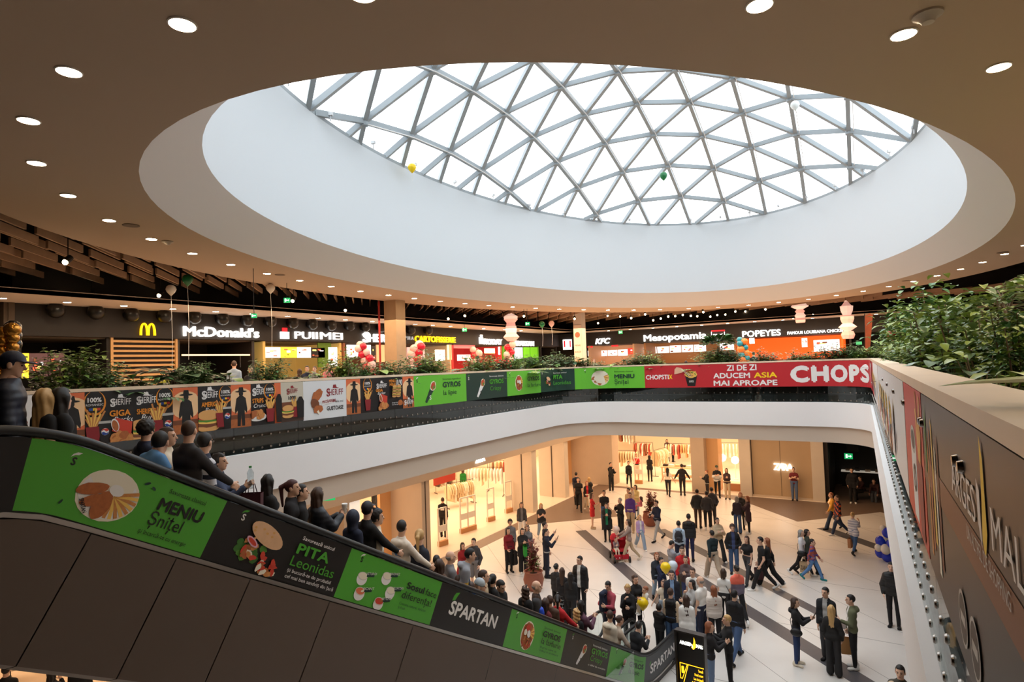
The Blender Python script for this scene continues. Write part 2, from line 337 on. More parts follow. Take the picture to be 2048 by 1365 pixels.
# ================================================================ paths that carry panels: balustrade round the atrium, sides of the escalator
class Path:
    def __init__(s,P,V,N):
        s.P=np.array(P,float); s.V=np.array(V,float); s.N=np.array(N,float)
        s.u=np.r_[0,np.cumsum(np.linalg.norm(np.diff(s.P,axis=0),axis=1))]; s.L=s.u[-1]
    def _i(s,A,u): return np.stack([np.interp(u,s.u,A[:,k]) for k in range(3)],-1)
    def map(s,u,v,o=0): u=np.asarray(u,float); v=np.asarray(v,float)[...,None]; o=np.asarray(o,float)[...,None] if np.ndim(o) else o; return s._i(s.P,u)+s._i(s.V,u)*v+s._i(s.N,u)*o
    def at_px(s,px,v):
        q=np.array([proj(p)[0] for p in s.map(s.u,np.full(len(s.u),v))]); k=np.argmax(q>=px); k=max(k,1) if q[-1]>=px or (q>=px).any() else len(q)-1
        a,b=q[k-1],q[k]; return s.u[k-1]+(s.u[k]-s.u[k-1])*min(max((px-a)/(b-a+1e-9),0),1)
    def slab(s,mb,u0,u1,v0,v1,o0,o1,step=.25,mi=0):
        n=max(1,int((u1-u0)/step)); us=np.linspace(u0,u1,n+1); o=np.ones(n+1)
        v=[]
        for vv,oo in((v0,o1),(v1,o1),(v1,o0),(v0,o0)): v+=s.map(us,o*vv,oo).tolist()
        f=[]; m_=n+1
        for i in range(n):
            for r in range(4): r2=(r+1)%4; f.append((r*m_+i,r*m_+i+1,r2*m_+i+1,r2*m_+i))
        f+=[(0,m_,2*m_,3*m_),(m_-1,4*m_-1,3*m_-1,2*m_-1)]; mb.add(v,[t for t in f],mi)
eo=offset(EDGE,0); en=[Vector(b)-Vector(a) for a,b in zip(offset(EDGE,0),offset(EDGE,1))]
BAL=Path([(*p,0) for p in eo],[(0,0,1)]*len(eo),[(q.x,q.y,0) for q in en])
LETW=M((236,232,228),.5,name='white_print'); BLK=M((26,24,25),.45,name='black_print'); GRN=M((72,160,40),.45,name='green_print'); DGR=M((24,56,48),.45,name='dark_green_print')
ORG=M((238,146,40),.5,name='orange_print'); SKY=M((226,112,66),.5,name='sunset_print'); SUN=M((246,200,150),.5,name='sun_print'); REDP=M((192,38,46),.45,name='red_print'); BRN=M((120,66,36),.6,name='brown_print')
CHK=M((206,136,72),.6,noise=.35,scale=30,name='fried_print'); CHK2=M((176,98,48),.6,noise=.3,scale=30,name='crust_print'); FRY=M((244,196,96),.6,name='fries_print'); CREAM=M((238,228,206),.6,name='cream_print'); LETT=M((84,140,48),.6,name='lettuce_print'); TOM=M((206,62,40),.6,name='tomato_print'); BUN=M((222,164,96),.6,name='bun_print'); GRYP=M((190,186,180),.5,name='grey_print'); YEL=M((250,206,20),.5,name='yellow_print'); MAR=M((140,30,36),.5,name='maroon_print'); BLU=M((30,70,150),.5,name='blue_print'); DBR=M((66,42,30),.6,name='board_print')
class Ad:
    def __init__(s,path,u0,u1,v0,v1,mat,label,name='advertising_panel',cat='advertisement',group=None,o=.02,th=.012):
        s.p=path; s.u0,s.u1,s.v0,s.v1=u0,u1,v0,v1; s.W=u1-u0; s.H=v1-v0; s.o=o+th
        m=MB(); path.slab(m,u0,u1,v0,v1,o,o+th,.07); s.obj=m.build(name,mat,label=label,cat=cat,group=group)
        s.parts=[]; s.cur=None; s.n=0; s.dl=.00025 if group==GR else .0004 if group==globals().get('GE','-') else .0009
    def begin(s,name): s.parts.append((name,{})); s.cur=s.parts[-1][1]
    def end(s): s.cur=None
    def put(s,kind,pts,faces,mat,ex=0):
        s.n+=1
        if s.cur is not None: store=s.cur
        elif kind=='lettering' or not s.parts or s.parts[-1][0]!='picture': s.parts.append((kind,{})); store=s.parts[-1][1]
        else: store=s.parts[-1][1]
        if True: pass
        pts=np.asarray(pts,float); u=np.clip(pts[:,0],s.u0,s.u1); v=np.clip(pts[:,1],s.v0,s.v1)
        store.setdefault(mat.name,(mat,MB()))[1].add(s.p.map(u,v,s.o+.0012+s.dl*s.n+ex).tolist(),faces)
    def xy(s,fx,fy): return s.u0+fx*s.W, s.v0+fy*s.H
    def poly(s,fx,fy,pts,mat,k=1,rot=0):
        x,y=s.xy(fx,fy); c,n=math.cos(R_(rot)),math.sin(R_(rot)); q=[(x+(a*c-b*n)*s.H*k,y+(a*n+b*c)*s.H*k) for a,b in pts]; s.put('picture',q,[tuple(range(len(q)))],mat); return s
    def ell(s,fx,fy,rx,ry,mat,rot=0,n=22,wob=0):
        r=random.Random(int(fx*999+fy*77)); return s.poly(fx,fy,[(rx*math.cos(2*PI*i/n)*(1+wob*(r.random()-.5)),ry*math.sin(2*PI*i/n)*(1+wob*(r.random()-.5))) for i in range(n)],mat,1,rot)
    def rect(s,x0,y0,x1,y1,mat):
        n=max(1,int((x1-x0)*s.W/.07)); xs=np.linspace(x0,x1,n+1); pts=[s.xy(x,y0) for x in xs]+[s.xy(x,y1) for x in xs]
        s.put('picture',pts,[(i,i+1,n+2+i,n+1+i) for i in range(n)],mat); return s
    def t(s,txt,fx,fy,h,mat,w=None,bold=.0,al='l',rot=0,shear=0):
        v,f=text2d(txt,bold,shear)
        if not len(v): return s
        hs=text2d('H',bold)[0]; H0=hs[:,1].max()-hs[:,1].min(); x=v[:,0]-v[:,0].min(); y=v[:,1]-hs[:,1].min(); k=h*s.H/H0; kx=k if w is None else w*s.W/max(x.max(),1e-6)
        x=x*kx; y=y*k
        if al=='c': x=x-x.max()/2
        c,n=math.cos(R_(rot)),math.sin(R_(rot)); X,Y=s.xy(fx,fy); s.put('lettering',np.stack([X+x*c-y*n,Y+x*n+y*c],-1),f,mat,v[:,2]*.00016 if v.shape[1]>2 else 0); return s
    def done(s):
        for nm,d in s.parts:
            if d:
                m=MB(); mats=[]
                for i,(mat,b) in enumerate(d.values()): m.add(b.v,b.f,i); mats.append(mat)
                m.build(nm,mats,s.obj)
        return s.obj
def part(nm):
    def deco(fn):
        def g(a,*k,**q):
            top=a.cur is None
            if top: a.begin(nm)
            fn(a,*k,**q)
            if top: a.end()
        return g
    return deco
# ---- printed pictures
@part('fries_picture')
def fries(a,x,y,k,n=9):
    for i in range(n):
        t=-28+56*i/(n-1); a.poly(x,y,[(-.018,0),(.018,0),(.018,.3+.08*((i*7)%3)),(-.018,.3+.08*((i*7)%3))],FRY if i%2 else CHK,k,-t)
    a.poly(x,y,[(-.1,-.28),(.1,-.28),(.14,.1),(-.14,.1)],MAR,k)
@part('cup_picture')
def cup(a,x,y,k):
    a.poly(x,y,[(-.1,-.35),(.1,-.35),(.14,.2),(-.14,.2)],BLK,k); a.poly(x,y,[(-.15,.2),(.15,.2),(.13,.26),(-.13,.26)],GRYP,k)
    a.ell(x,y,.085*k,.085*k,LETW); a.poly(x,y,[(-.085,.01),(-.03,.05),(.03,.0),(.085,.03),(.05,.075),(-.05,.075)],TOM,k); a.poly(x,y,[(-.085,-.01),(-.03,.0),(.03,-.04),(.085,.0),(.05,-.075),(-.05,-.075)],BLU,k)
@part('burger_picture')
def burger(a,x,y,k):
    a.ell(x,y-.12*k,.24*k,.09*k,BUN); a.ell(x,y-.04*k,.26*k,.07*k,BRN,0,18,.2); a.ell(x,y+.01*k,.26*k,.05*k,FRY); a.ell(x,y+.05*k,.27*k,.05*k,LETT,0,18,.3); a.ell(x,y+.08*k,.23*k,.04*k,TOM); a.ell(x,y+.15*k,.24*k,.11*k,BUN)
@part('chicken_picture')
def chicken(a,x,y,k,n=14):
    r=random.Random(int(x*1000))
    for i in range(n):
        q=r.uniform(-1,1); a.ell(x+q*.22*k*a.H/a.W,y+r.uniform(-.1,.1)*k*(1.1-abs(q)),.1*k,.075*k,CHK if i%2 else CHK2,r.uniform(0,90),12,.35)
@part('bucket_picture')
def bucket(a,x,y,k):
    a.poly(x,y,[(-.18,-.05),(.17,-.2),(.2,.1),(-.1,.2)],TOM,k); a.ell(x-.12*k*a.H/a.W,y+.06*k,.07*k,.13*k,LETW,15); a.ell(x-.12*k*a.H/a.W,y+.05*k,.055*k,.11*k,CHK2,15); chicken(a,x-.02,y-.22*k,k)
@part('cowboy_picture')
def cowboy(a,x):
    a.rect(0,0,1,1,SKY); a.ell(x,.62,.34,.3,SUN); a.rect(0,0,1,.24,CHK2); a.rect(0,.2,1,.3,BRN)
    a.poly(x,.0,[(-.1,.03),(-.02,.03),(0,.3),(.02,.03),(.1,.03),(.09,.4),(.15,.32),(.16,.42),(.12,.68),(.04,.74),(-.04,.74),(-.12,.68),(-.16,.42),(-.15,.32),(-.09,.4)],BLK)
    a.ell(x,.79,.055,.07,BLK); a.ell(x,.84,.15,.022,BLK); a.poly(x,.84,[(-.07,0),(.07,0),(.05,.1),(-.05,.1)],BLK)
@part('shop_logo')
def sheriff(a,x,y,h,mat,w):
    a.t('SHERIFF',x,y,h,mat,w=w,bold=.01); a.t('S',x,y-.03,h*1.35,mat,bold=.01)
    xm=x+w*.5; k=h*a.H
    a.poly(xm,y+h*1.2,[(-.14,0),(-.11,.02),(-.09,.14),(-.03,.12),(.0,.15),(.06,.13),(.09,.03),(.2,.0),(.24,.04),(.2,-.015),(.1,-.02)],mat,h*4)
@part('round_badge')
def badge(a,x,y,k):
    a.ell(x,y,.2*k,.24*k,ORG); a.ell(x,y+.02*k,.17*k,.22*k,BLK); a.t('100%',x,y+.02*k,.09*k,LETW,al='c',bold=.03); a.t('ROMANESC',x,y-.05*k,.04*k,LETW,al='c'); a.poly(x,y-.12*k,[(-.1,-.02),(-.03,-.02),(-.03,.03),(-.1,.03)],BLU,k); a.poly(x,y-.12*k,[(-.03,-.02),(.03,-.02),(.03,.03),(-.03,.03)],YEL,k); a.poly(x,y-.12*k,[(.03,-.02),(.1,-.02),(.1,.03),(.03,.03)],TOM,k)
@part('shop_logo')
def slogo(a,x,y,k,dark):
    a.t('S',x,y,.12*k,BLK if dark else LETW,bold=.03,al='c'); a.poly(x,y+.11*k,[(-.07,.0),(-.05,.05),(.0,.085),(.07,.09),(.03,.05),(-.02,.04)],LETW if dark else GRN,k)
@part('wrap_picture')
def wrap(a,x,y,k,mat,rot=-38):
    a.poly(x,y,[(-.1,.0),(.1,.0),(.055,-.55),(-.03,-.57)],mat,k,rot); a.ell(x,y+.02,.125*k,.15*k,CREAM,rot,20,.15); a.ell(x,y+.02,.105*k,.13*k,CHK2,rot,14,.4); a.ell(x-.005,y+.05*k,.06*k,.06*k,TOM,0,10,.5); a.ell(x+.012,y-.02*k,.04*k,.05*k,LETT,0,10,.5)
    a.t('S',x-.055/a.W*a.H*1.6*k*2,y-.38*k,.13*k,LETW if mat is not LETW else BLK,bold=.03,rot=rot+38)
@part('plate_picture')
def plate(a,x,y,k):
    a.ell(x,y,.36*k,.3*k,CREAM); a.ell(x,y,.33*k,.27*k,LETW); dx=k*a.H/a.W
    a.ell(x-.02*dx,y+.15*k,.26*k,.12*k,CREAM,0,24,.2)
    for i in range(9): a.poly(x+.08*dx,y+.02*k,[(-.02,-.27),(.02,-.27),(.022,0),(-.018,0)],FRY if i%2 else CHK,k,0+i*14)
    a.ell(x-.2*dx,y+.02*k,.18*k,.07*k,CHK2,22,20,.1); a.ell(x-.1*dx,y-.09*k,.17*k,.07*k,CHK2,25,20,.1); a.ell(x-.02*dx,y-.12*k,.1*k,.17*k,CHK2,-5,20,.1); a.ell(x+.06*dx,y+.08*k,.09*k,.065*k,LETW,-10,16,.1)
@part('sandwich_picture')
def pita(a,x,y,k):
    r=random.Random(11); dx=k*a.H/a.W
    for i in range(16): a.ell(x+(-.3+.34*r.random())*dx,y+(-.2+.16*r.random())*k,.06*k,.045*k,[LETT,M((60,112,40),.6,name='dark_lettuce')][i%2],r.uniform(0,180),9,.4)
    for i in range(34): t=r.random(); a.ell(x+(-.24+.54*t)*dx,y+(-.03-.2*t+r.uniform(-.13,.05))*k,.055*k,.03*k,[TOM,CHK2,CREAM,TOM,CHK][i%5],r.uniform(0,180),9,.5)
    a.ell(x+.01*dx,y+.12*k,.27*k,.115*k,M((226,178,136),.6,noise=.12,scale=14,name='pita_print'),-17)
    for i in range(7): a.ell(x+r.uniform(-.2,.2)*dx,y+(.1+r.uniform(-.06,.08))*k,.02*k,.014*k,BUN,0,8,.4)
    a.ell(x-.16*dx,y+.0*k,.1*k,.04*k,M((226,170,190),.6,name='onion_print'),-25); a.ell(x-.16*dx,y+.0*k,.075*k,.025*k,TOM,-25)
@part('plate_picture')
def gyplate(a,x,y,k):
    a.ell(x,y,.3*k,.33*k,CREAM); a.ell(x,y,.27*k,.3*k,CHK2,0,24,.2); dx=k*a.H/a.W
    for i in range(6): a.poly(x+.1*dx,y+.05*k,[(-.02,-.02),(.02,-.02),(.02,.2),(-.02,.2)],FRY if i%2 else CHK,k,-30-i*16)
    r=random.Random(4)
    for i in range(26): a.ell(x+r.uniform(-.2,.18)*dx,y+(-.1+r.uniform(-.15,.1))*k,.06*k,.02*k,[CHK2,BRN,TOM,CHK][i%4],r.uniform(0,180),8,.4)
    a.ell(x-.06*dx,y+.17*k,.1*k,.08*k,TOM,0,12,.3); a.ell(x-.14*dx,y+.06*k,.07*k,.07*k,CREAM,0,12,.3); a.ell(x+.02*dx,y+.04*k,.07*k,.09*k,LETW,20,12,.2)
# ---------------------------------------------------------------- the balustrade
GLB=glass_mat('balustrade_glass',(.80,.86,.86),.05); WOOD=M((236,210,180),.45,noise=.08,scale=3,name='pale_oak_handrail'); STEELB=M((150,142,134),.22,metal=1,name='brushed_steel')
m=MB(); ribbon(m,EDGE,-.02,-.3,6.15,6.42); m.build('trim_6',M((24,22,22),.6,name='dark_edge'),kind='structure',smooth=40)
uL=BAL.at_px(1112,7.5); uB=BAL.at_px(1743,7.5)+.9
bolt0=None
for nm,u0,u1,lab in (('L',0,uL,'long glass balustrade with oak handrail along the left side of the atrium'),('B',uL,uB,'glass balustrade with oak handrail across the far end of the atrium'),('R',uB,BAL.L,'glass balustrade with oak handrail along the right side, nearest the viewer')):
    t=thing('balustrade',lab,'balustrade')
    m=MB(); BAL.slab(m,u0,u1,7.552,7.605,-.2,.036,.2); m.build('handrail',WOOD,t)
    n=max(1,round((u1-u0)/1.55))
    for k in range(n):
        m=MB(); BAL.slab(m,u0+(u1-u0)*k/n+.006,u0+(u1-u0)*(k+1)/n-.006,6.05,7.55,-.005,.012,.3); m.build('glass_pane',GLB,t)
    us=np.arange(u0+.1,u1,.215); cam_d=[((BAL.map([u],[6.3])[0]-np.array([0,0,EYE]))**2).sum() for u in us]; order=sorted(range(len(us)),key=lambda i:cam_d[i])
    seen=[i for i in order if nm!='R' or BAL.map([us[i]],[6.3])[0][1]>1.6]
    rest=MB(); cnt=0
    def bolt(mb,u,v):
        p=BAL.map([u],[v],.012)[0]; q=BAL.map([u],[v],.021)[0]; mb.cyl(p,q,.025,.019,n=12)
    for i in seen:
        for v in (6.22,6.48):
            cnt+=1
            if cnt<=96: mb=MB(); bolt(mb,us[i],v); mb.build('bolt',STEELB,t,smooth=True)
            else: bolt(rest,us[i],v)
    if nm=='R':
        for y in (2.25,2.37,3.57,3.67,4.98,5.08,6.4,6.5,7.9,8.0,9.4,9.5):
            u=np.interp(-y,-BAL.P[-72:-8,1],BAL.u[-72:-8]); mb=MB(); p=BAL.map([u],[7.4],.03)[0]; q=BAL.map([u],[7.4],.047)[0]; mb.cyl(p,q,.022,.017,n=14); mb.build('bolt',STEELB,t,smooth=True)
    if rest.f: rest.build('bolt_row',STEELB,t,smooth=True,kind='stuff')
V0,V1=6.69,7.545
def bal_ad(px0,px1,mat,label,v0=V0,**k):
    return Ad(BAL,BAL.at_px(px0,7.53) if px0>=0 else max(BAL.at_px(2,7.53)+px0*.01,0.3),BAL.at_px(px1,7.53),v0,V1,mat,label,**k)
GR='advertising panels on the right balustrade'
GA='advertising panels on the left and far balustrade'
a=bal_ad(-120,66,LETW,'white panel with red lettering at the near end of the left balustrade',group=GA); a.t('SHERIFF',.35,.25,.3,MAR,w=.6,bold=.03).done()
a=bal_ad(66,167,SKY,'orange sunset panel behind the blond woman, left of the black bucket panel',group=GA); cowboy(a,.72); a.done()
a=bal_ad(167,262,BLK,'black panel reading GIGA Bucket with fried chicken and fries',group=GA); badge(a,.2,.78,1); sheriff(a,.52,.72,.12,LETW,.45); a.t('GIGA',.5,.5,.12,ORG,bold=.03).t('Bucket',.58,.38,.11,LETW,shear=.3); fries(a,.16,.24,.95); cup(a,.4,.22,.8); bucket(a,.75,.27,1.0); a.done()
a=bal_ad(262,343,BLK,'black panel reading SHERIFF BBQ Burger, right of the bucket panel',group=GA); sheriff(a,.1,.72,.13,LETW,.48); badge(a,.8,.8,.95); a.t('SHERIFF BBQ',.1,.5,.11,ORG,w=.62,bold=.03).t('Burger',.2,.38,.11,LETW,shear=.3); fries(a,.6,.25,1); cup(a,.86,.26,.85); burger(a,.2,.14,1); a.done()
a=bal_ad(343,393,SKY,'orange sunset panel with a black cowboy silhouette above the man with cropped hair',group=GA); cowboy(a,.52); a.done()
a=bal_ad(393,459,BLK,'black panel reading AMERICAN Burger with fries and a cola',group=GA); sheriff(a,.12,.74,.14,LETW,.48); badge(a,.84,.8,.85); a.t('AMERICAN',.1,.54,.11,ORG,w=.62,bold=.03).t('Burger',.2,.42,.1,LETW,shear=.3); a.rect(.05,.03,.98,.12,DBR); burger(a,.3,.2,1.05); fries(a,.66,.3,.85); cup(a,.86,.3,.8); a.done()
a=bal_ad(459,499,SKY,'orange panel with a narrow cowboy silhouette, right of AMERICAN Burger',group=GA); cowboy(a,.5); a.done()
a=bal_ad(499,559,BLK,'black panel reading STRIPS Crunchy, left of the beige panel',group=GA); a.rect(.78,0,1,1,SKY); sheriff(a,.05,.74,.14,LETW,.4); badge(a,.62,.8,.85); a.t('STRIPS',.04,.54,.11,ORG,w=.36,bold=.03).t('Crunchy',.08,.43,.09,LETW,shear=.3); a.ell(.2,.2,.25,.1,LETW); chicken(a,.2,.26,.9); fries(a,.6,.3,.85); a.poly(.9,0,[(-.07,.02),(.07,.02),(.1,.6),(.04,.72),(-.04,.72),(-.1,.6)],BLK); a.done()
a=bal_ad(559,604,M((206,196,176),.5,name='beige_print'),'beige panel reading SHERIFF 100% with a cowboy and burgers',group=GA); a.rect(0,0,1,.5,BRN); a.rect(0,0,1,.12,DBR); sheriff(a,.26,.72,.11,MAR,.48); a.t('100%',.32,.56,.09,BLK,w=.36,bold=.03); fries(a,.6,.3,.7); burger(a,.28,.24,.7); a.poly(.84,0,[(-.1,.08),(.1,.08),(.12,.5),(.04,.62),(-.04,.62),(-.12,.5)],BLK); a.done()
a=bal_ad(604,690,M((226,226,226),.45,name='white_print_panel'),'white panel reading SHERIFF GUSTOASE with fried chicken legs',group=GA,v0=V0-.02); sheriff(a,.52,.6,.16,MAR,.4); a.t('GUSTOASE',.52,.2,.11,BLK,w=.4,bold=.03).t('PROBABIL',.46,.38,.08,MAR,w=.3,rot=6,bold=.03).t('cele mai',.72,.4,.06,BLK); a.poly(.4,.35,[(0,0),(.36,.05),(.36,.18),(0,.13)],LETW); a.t('PROBABIL',.42,.39,.08,MAR,w=.26,rot=6,bold=.03); a.ell(.3,.62,.2,.13,CHK2,40,18,.25); a.ell(.25,.4,.16,.12,BRN,-40,18,.25); a.ell(.32,.26,.16,.1,CHK2,10,18,.25); a.poly(.3,.3,[(-.02,-.1),(.04,-.18),(.08,-.14),(.03,-.06)],CREAM,1); a.done()
a=bal_ad(690,718,SKY,'orange cowboy panel right of the white GUSTOASE panel',group=GA); cowboy(a,.55); a.done()
a=bal_ad(718,803,BLK,'black panel reading GIGA Bucket and 10.90 with a stack of small burgers',group=GA); badge(a,.16,.8,.9); sheriff(a,.36,.7,.12,LETW,.24); a.t('MENIU',.66,.84,.09,ORG,w=.16,bold=.03).t('MINI',.67,.73,.09,ORG,w=.14,bold=.03).t('10.90',.83,.74,.18,LETW,w=.15,bold=.03).t('GIGA',.34,.58,.09,ORG,bold=.03).t('Bucket',.38,.5,.08,LETW,shear=.3); fries(a,.15,.3,.85); bucket(a,.5,.34,.9)
for i in range(6): burger(a,.76+.1*(i%2),.46+.1*(i//2),.4)
a.t('burger mic',.68,.2,.04,LETW).t('bun de luat',.68,.14,.04,LETW); a.ell(.88,.2,.11,.09,CHK2,0,14,.3); a.done()
a=bal_ad(803,825,SKY,'narrow orange panel reading SHERIFF left of the first green panel',group=GA); cowboy(a,.6); sheriff(a,.1,.12,.12,LETW,.8); a.done()
a=bal_ad(825,930,M((104,190,52),.45,name='bright_green_print'),'bright green panel reading GYROS la lipie with a wrap',group=GA); slogo(a,.06,.78,.9,1); wrap(a,.34,.62,1.15,DGR); a.t('Savureaza legendarul',.52,.82,.055,BLK,w=.36).t('GYROS',.52,.56,.19,DGR,w=.36,bold=.04).t('la lipie',.53,.3,.16,DGR,w=.26).done()
a=bal_ad(930,1012,DGR,'dark green panel reading GYROS Crispy with a wrap',group=GA); slogo(a,.06,.76,.9,0); wrap(a,.38,.6,1.1,LETW); a.t('Savureaza delicios',.54,.82,.06,LETW,w=.36).t('GYROS',.54,.55,.18,GRN,w=.36,bold=.04).t('Crispy',.55,.3,.16,GRN,w=.28).done()
a=bal_ad(1012,1079,M((104,190,52),.45,name='bright_green_print'),'bright green panel reading GYROS la farfurie',group=GA); slogo(a,.08,.8,.8,1); gyplate(a,.33,.5,1); a.t('Savureaza faimosul',.56,.8,.05,BLK,w=.4).t('GYROS',.56,.56,.18,DGR,w=.38,bold=.04).t('la farfurie',.56,.3,.15,DGR,w=.42).done()
a=bal_ad(1079,1148,DGR,'dark green panel reading PITA Leonidas with a sandwich',group=GA); slogo(a,.06,.8,.8,0); pita(a,.24,.5,.7); a.t('Savureaza unicul',.42,.8,.06,LETW,w=.38).t('PITA',.42,.54,.2,GRN,w=.28,bold=.04).t('Leonidas',.42,.28,.17,GRN,w=.48).done()
a=bal_ad(1148,1289,M((104,190,52),.45,name='bright_green_print'),'bright green panel reading MENIU Snitel on the far balustrade',group=GA); slogo(a,.16,.76,.8,1); plate(a,.37,.5,1.2); a.t('Savureaza clasicul',.57,.76,.06,BLK,w=.27).t('MENIU',.57,.46,.2,DGR,w=.29,bold=.04).t('Șnițel',.57,.2,.2,DGR,w=.2).done()
@part('noodle_box_picture')
def noodles(a,x,y,k):
    a.poly(x,y,[(-.16,-.42),(.16,-.42),(.25,.02),(-.25,.02)],BLK,k); a.ell(x,y+.08*k,.26*k,.15*k,FRY,0,26,.15)
    r=random.Random(5)
    for i in range(16): a.ell(x+r.uniform(-.18,.18)*k*a.H/a.W,y+.08*k+r.uniform(-.08,.1)*k,.07*k,.02*k,[CHK,FRY,BRN,LETT][i%4],r.uniform(0,180),10)
    a.t('CHOPSTIX',x-.09*k*a.H/a.W,y-.26*k,.08*k,LETW,w=.2*k*a.H/a.W,bold=.03)
a=bal_ad(1289,1416,REDP,'red panel reading CHOPSTIX with a hand lifting noodles',group=GA); a.t('CHOPSTI',.02,.38,.21,LETW,w=.37,bold=.03).t('X',.395,.38,.21,YEL,w=.055,bold=.03); noodles(a,.74,.5,1.05); SKP=M((226,178,146),.6,name='hand_print'); a.poly(.56,.72,[(-.22,-.12),(-.08,-.1),(.08,-.06),(.2,-.02),(.16,.06),(.2,.1),(.08,.16),(-.1,.2),(-.2,.1)],SKP); a.poly(.63,.66,[(-.1,.12),(.3,-.2),(.32,-.19),(-.08,.14)],CREAM); a.poly(.63,.69,[(-.1,.12),(.32,-.16),(.34,-.15),(-.08,.14)],CREAM); a.done()
a=bal_ad(1416,1566,REDP,'red panel reading ZI DE ZI ADUCEM ASIA MAI APROAPE',group=GA); a.t('ZI DE ZI',.26,.7,.25,LETW,w=.4,bold=.03).t('ADUCEM',.07,.38,.23,LETW,w=.5,bold=.03).t('ASIA',.62,.38,.23,YEL,w=.3,bold=.03).t('MAI APROAPE',.07,.06,.23,LETW,w=.85,bold=.03).done()
a=bal_ad(1566,1742,REDP,'red panel with huge white letters CHOPS at the far right corner',group=GA); ft=[(BAL.at_px(q,7.3)-a.u0)/a.W for q in (1580,1622,1661,1699,1722,1741)]
for ch,f0,f1 in zip('CHOPS',ft,ft[1:]): a.t(ch,f0,.16,.68,LETW,w=(f1-f0)*.92,bold=.06)
a.done()
u_=BAL.at_px(1742,7.53); a=Ad(BAL,u_+.01,u_+1.3,V0,V1,REDP,'narrow red panel with the letters TIX just round the far right corner',group=GA); a.t('TIX',.05,.16,.68,LETW,w=.85,bold=.03).done()
# right side panels, read very obliquely
def uy(y): return float(np.interp(-y,-BAL.P[-72:-8,1],BAL.u[-72:-8]))
GR='advertising panels on the right balustrade'
a=Ad(BAL,uy(18.6),uy(12.3),6.72,V1,REDP,'red and white noodle panel at the far end of the right balustrade',group=GR)
a.rect(.3,0,1,1,LETW)
for i in range(7): noodles(a,.08+i*.135,.52,.9)
a.t('ASIA MAI APROAPE',.02,.84,.12,LETW,w=.26,bold=.04).done()
a=Ad(BAL,uy(12.25),uy(5.05),6.72,V1,M((222,220,218),.45,name='white_print_panel'),'long white panel with tall food pictures on the right balustrade',group=GR)
for i in range(6): noodles(a,.1+i*.13,.48,.95)
for i in range(14): a.ell(.08+i*.055,.2+.1*(i%3),.11,.14,[CHK,CHK2,FRY,TOM][i%4],0,14,.3)
a.done()
a=Ad(BAL,uy(5.0),uy(3.64),6.72,V1,M((200,46,40),.45,name='red_print_panel'),'red panel with a noodle box on the right balustrade beside the dark panel',group=GR)
a.poly(.5,.1,[(-.18,-.05),(.18,-.05),(.24,.5),(-.24,.5)],LETW); a.ell(.5,.62,.22,.1,GRYP); a.ell(.5,.62,.16,.07,BLK); fries(a,.82,.4,1.3,7); a.t('O',.46,.25,.2,BLK,bold=.03).done()
a=Ad(BAL,uy(3.6),uy(.6),6.72,V1,M((44,33,29),.4,name='dark_bronze_print'),'dark brown panel reading ARGES MALL nearest the viewer on the right',group=GR)
GLOW=M((128,76,42),.5,name='amber_print'); a.rect(.0,.5,1,.64,GLOW)
for i in range(5): a.poly(.07+.035*i,.12+.06*(i%3),[(-.04,0),(.05,0),(.03,.62),(-.01,.66)],[CHK,CHK2,FRY,CREAM,BRN][i],1)
a.poly(.05,.55,[(-.03,0),(.02,.02),(.05,.4),(-.02,.3)],LETT)
a.t('ARGES',.36,.68,.12,LETW,w=.16); a.begin('leaf_emblem'); a.poly(.565,.66,[(-.04,.0),(.0,-.05),(.05,.04),(.04,.26),(.0,.33),(-.01,.16)],YEL); a.poly(.55,.68,[(-.05,.02),(-.0,-.05),(.0,.13),(-.05,.16)],LETW); a.end(); a.t('MALL',.6,.68,.12,LETW,w=.14).t('UN ALTFEL DE SHOPPING',.46,.58,.05,GRYP,w=.2)
for x in (.39,.47): a.begin('round_seal'); a.ell(x,.2,.11,.11,GRYP); a.ell(x,.2,.095,.095,M((60,52,46),.5,name='seal_print')); a.poly(x,.2,[(-.06,-.02),(.06,-.02),(.06,.02),(-.06,.02)],GRYP); a.end()
a.done()
# planter troughs behind the glass
TRO=M((24,21,20),.6,name='black_trough'); edges_u=[(2.4,BAL.L-2.2)]; L_=(BAL.L-4.6)/16
for k in range(16):
    m=MB(); BAL.slab(m,2.4+k*L_+.02,2.4+(k+1)*L_-.02,6.4,7.32,-.85,-.3,.3); m.build('planter_trough',TRO,label='long black planter trough standing behind the glass balustrade',cat='planter',group='planter troughs around the atrium')
# ================================================================ escalators
Pe=Vector((-4.97,13.663,0)); ee=Vector((.0900,.9959,0)); nn=Vector((.9959,-.0900,0))
TH=math.atan(.5685)
def handrail_curve():
    pts=[(-13.6,7.38)]
    R=1.9; T=R*math.tan(TH/2); s0=-11.444; c=(s0-T,7.38-R)
    for k in range(9): a=TH*k/8; pts.append((c[0]+R*math.sin(a),c[1]+R*math.cos(a)))
    R=2.2; zb=.82; s1=-10.16+(6.65-zb)/.5685; T=R*math.tan(TH/2); c=(s1+T,zb+R)
    for k in range(9): a=TH*(1-k/8); pts.append((c[0]-R*math.sin(a),c[1]-R*math.cos(a)))
    pts.append((1.75,zb)); out=[]
    for (a,b),(c_,d) in zip(pts,pts[1:]):
        n=max(1,int(math.dist((a,b),(c_,d))/.3)); out+=[(a+(c_-a)*i/n,b+(d-b)*i/n) for i in range(n)]
    return out+[pts[-1]]
HC=handrail_curve()
def zr(s): return float(np.interp(s,[p[0] for p in HC],[p[1] for p in HC]))
def stepz(s): return min(6.4,max(0,zr(s)-.93 if s<-1.5 else max(0,zr(s)-.93)))
def esc3(s,n,z): q=Pe+ee*s+nn*n; return Vector((q.x,q.y,z))
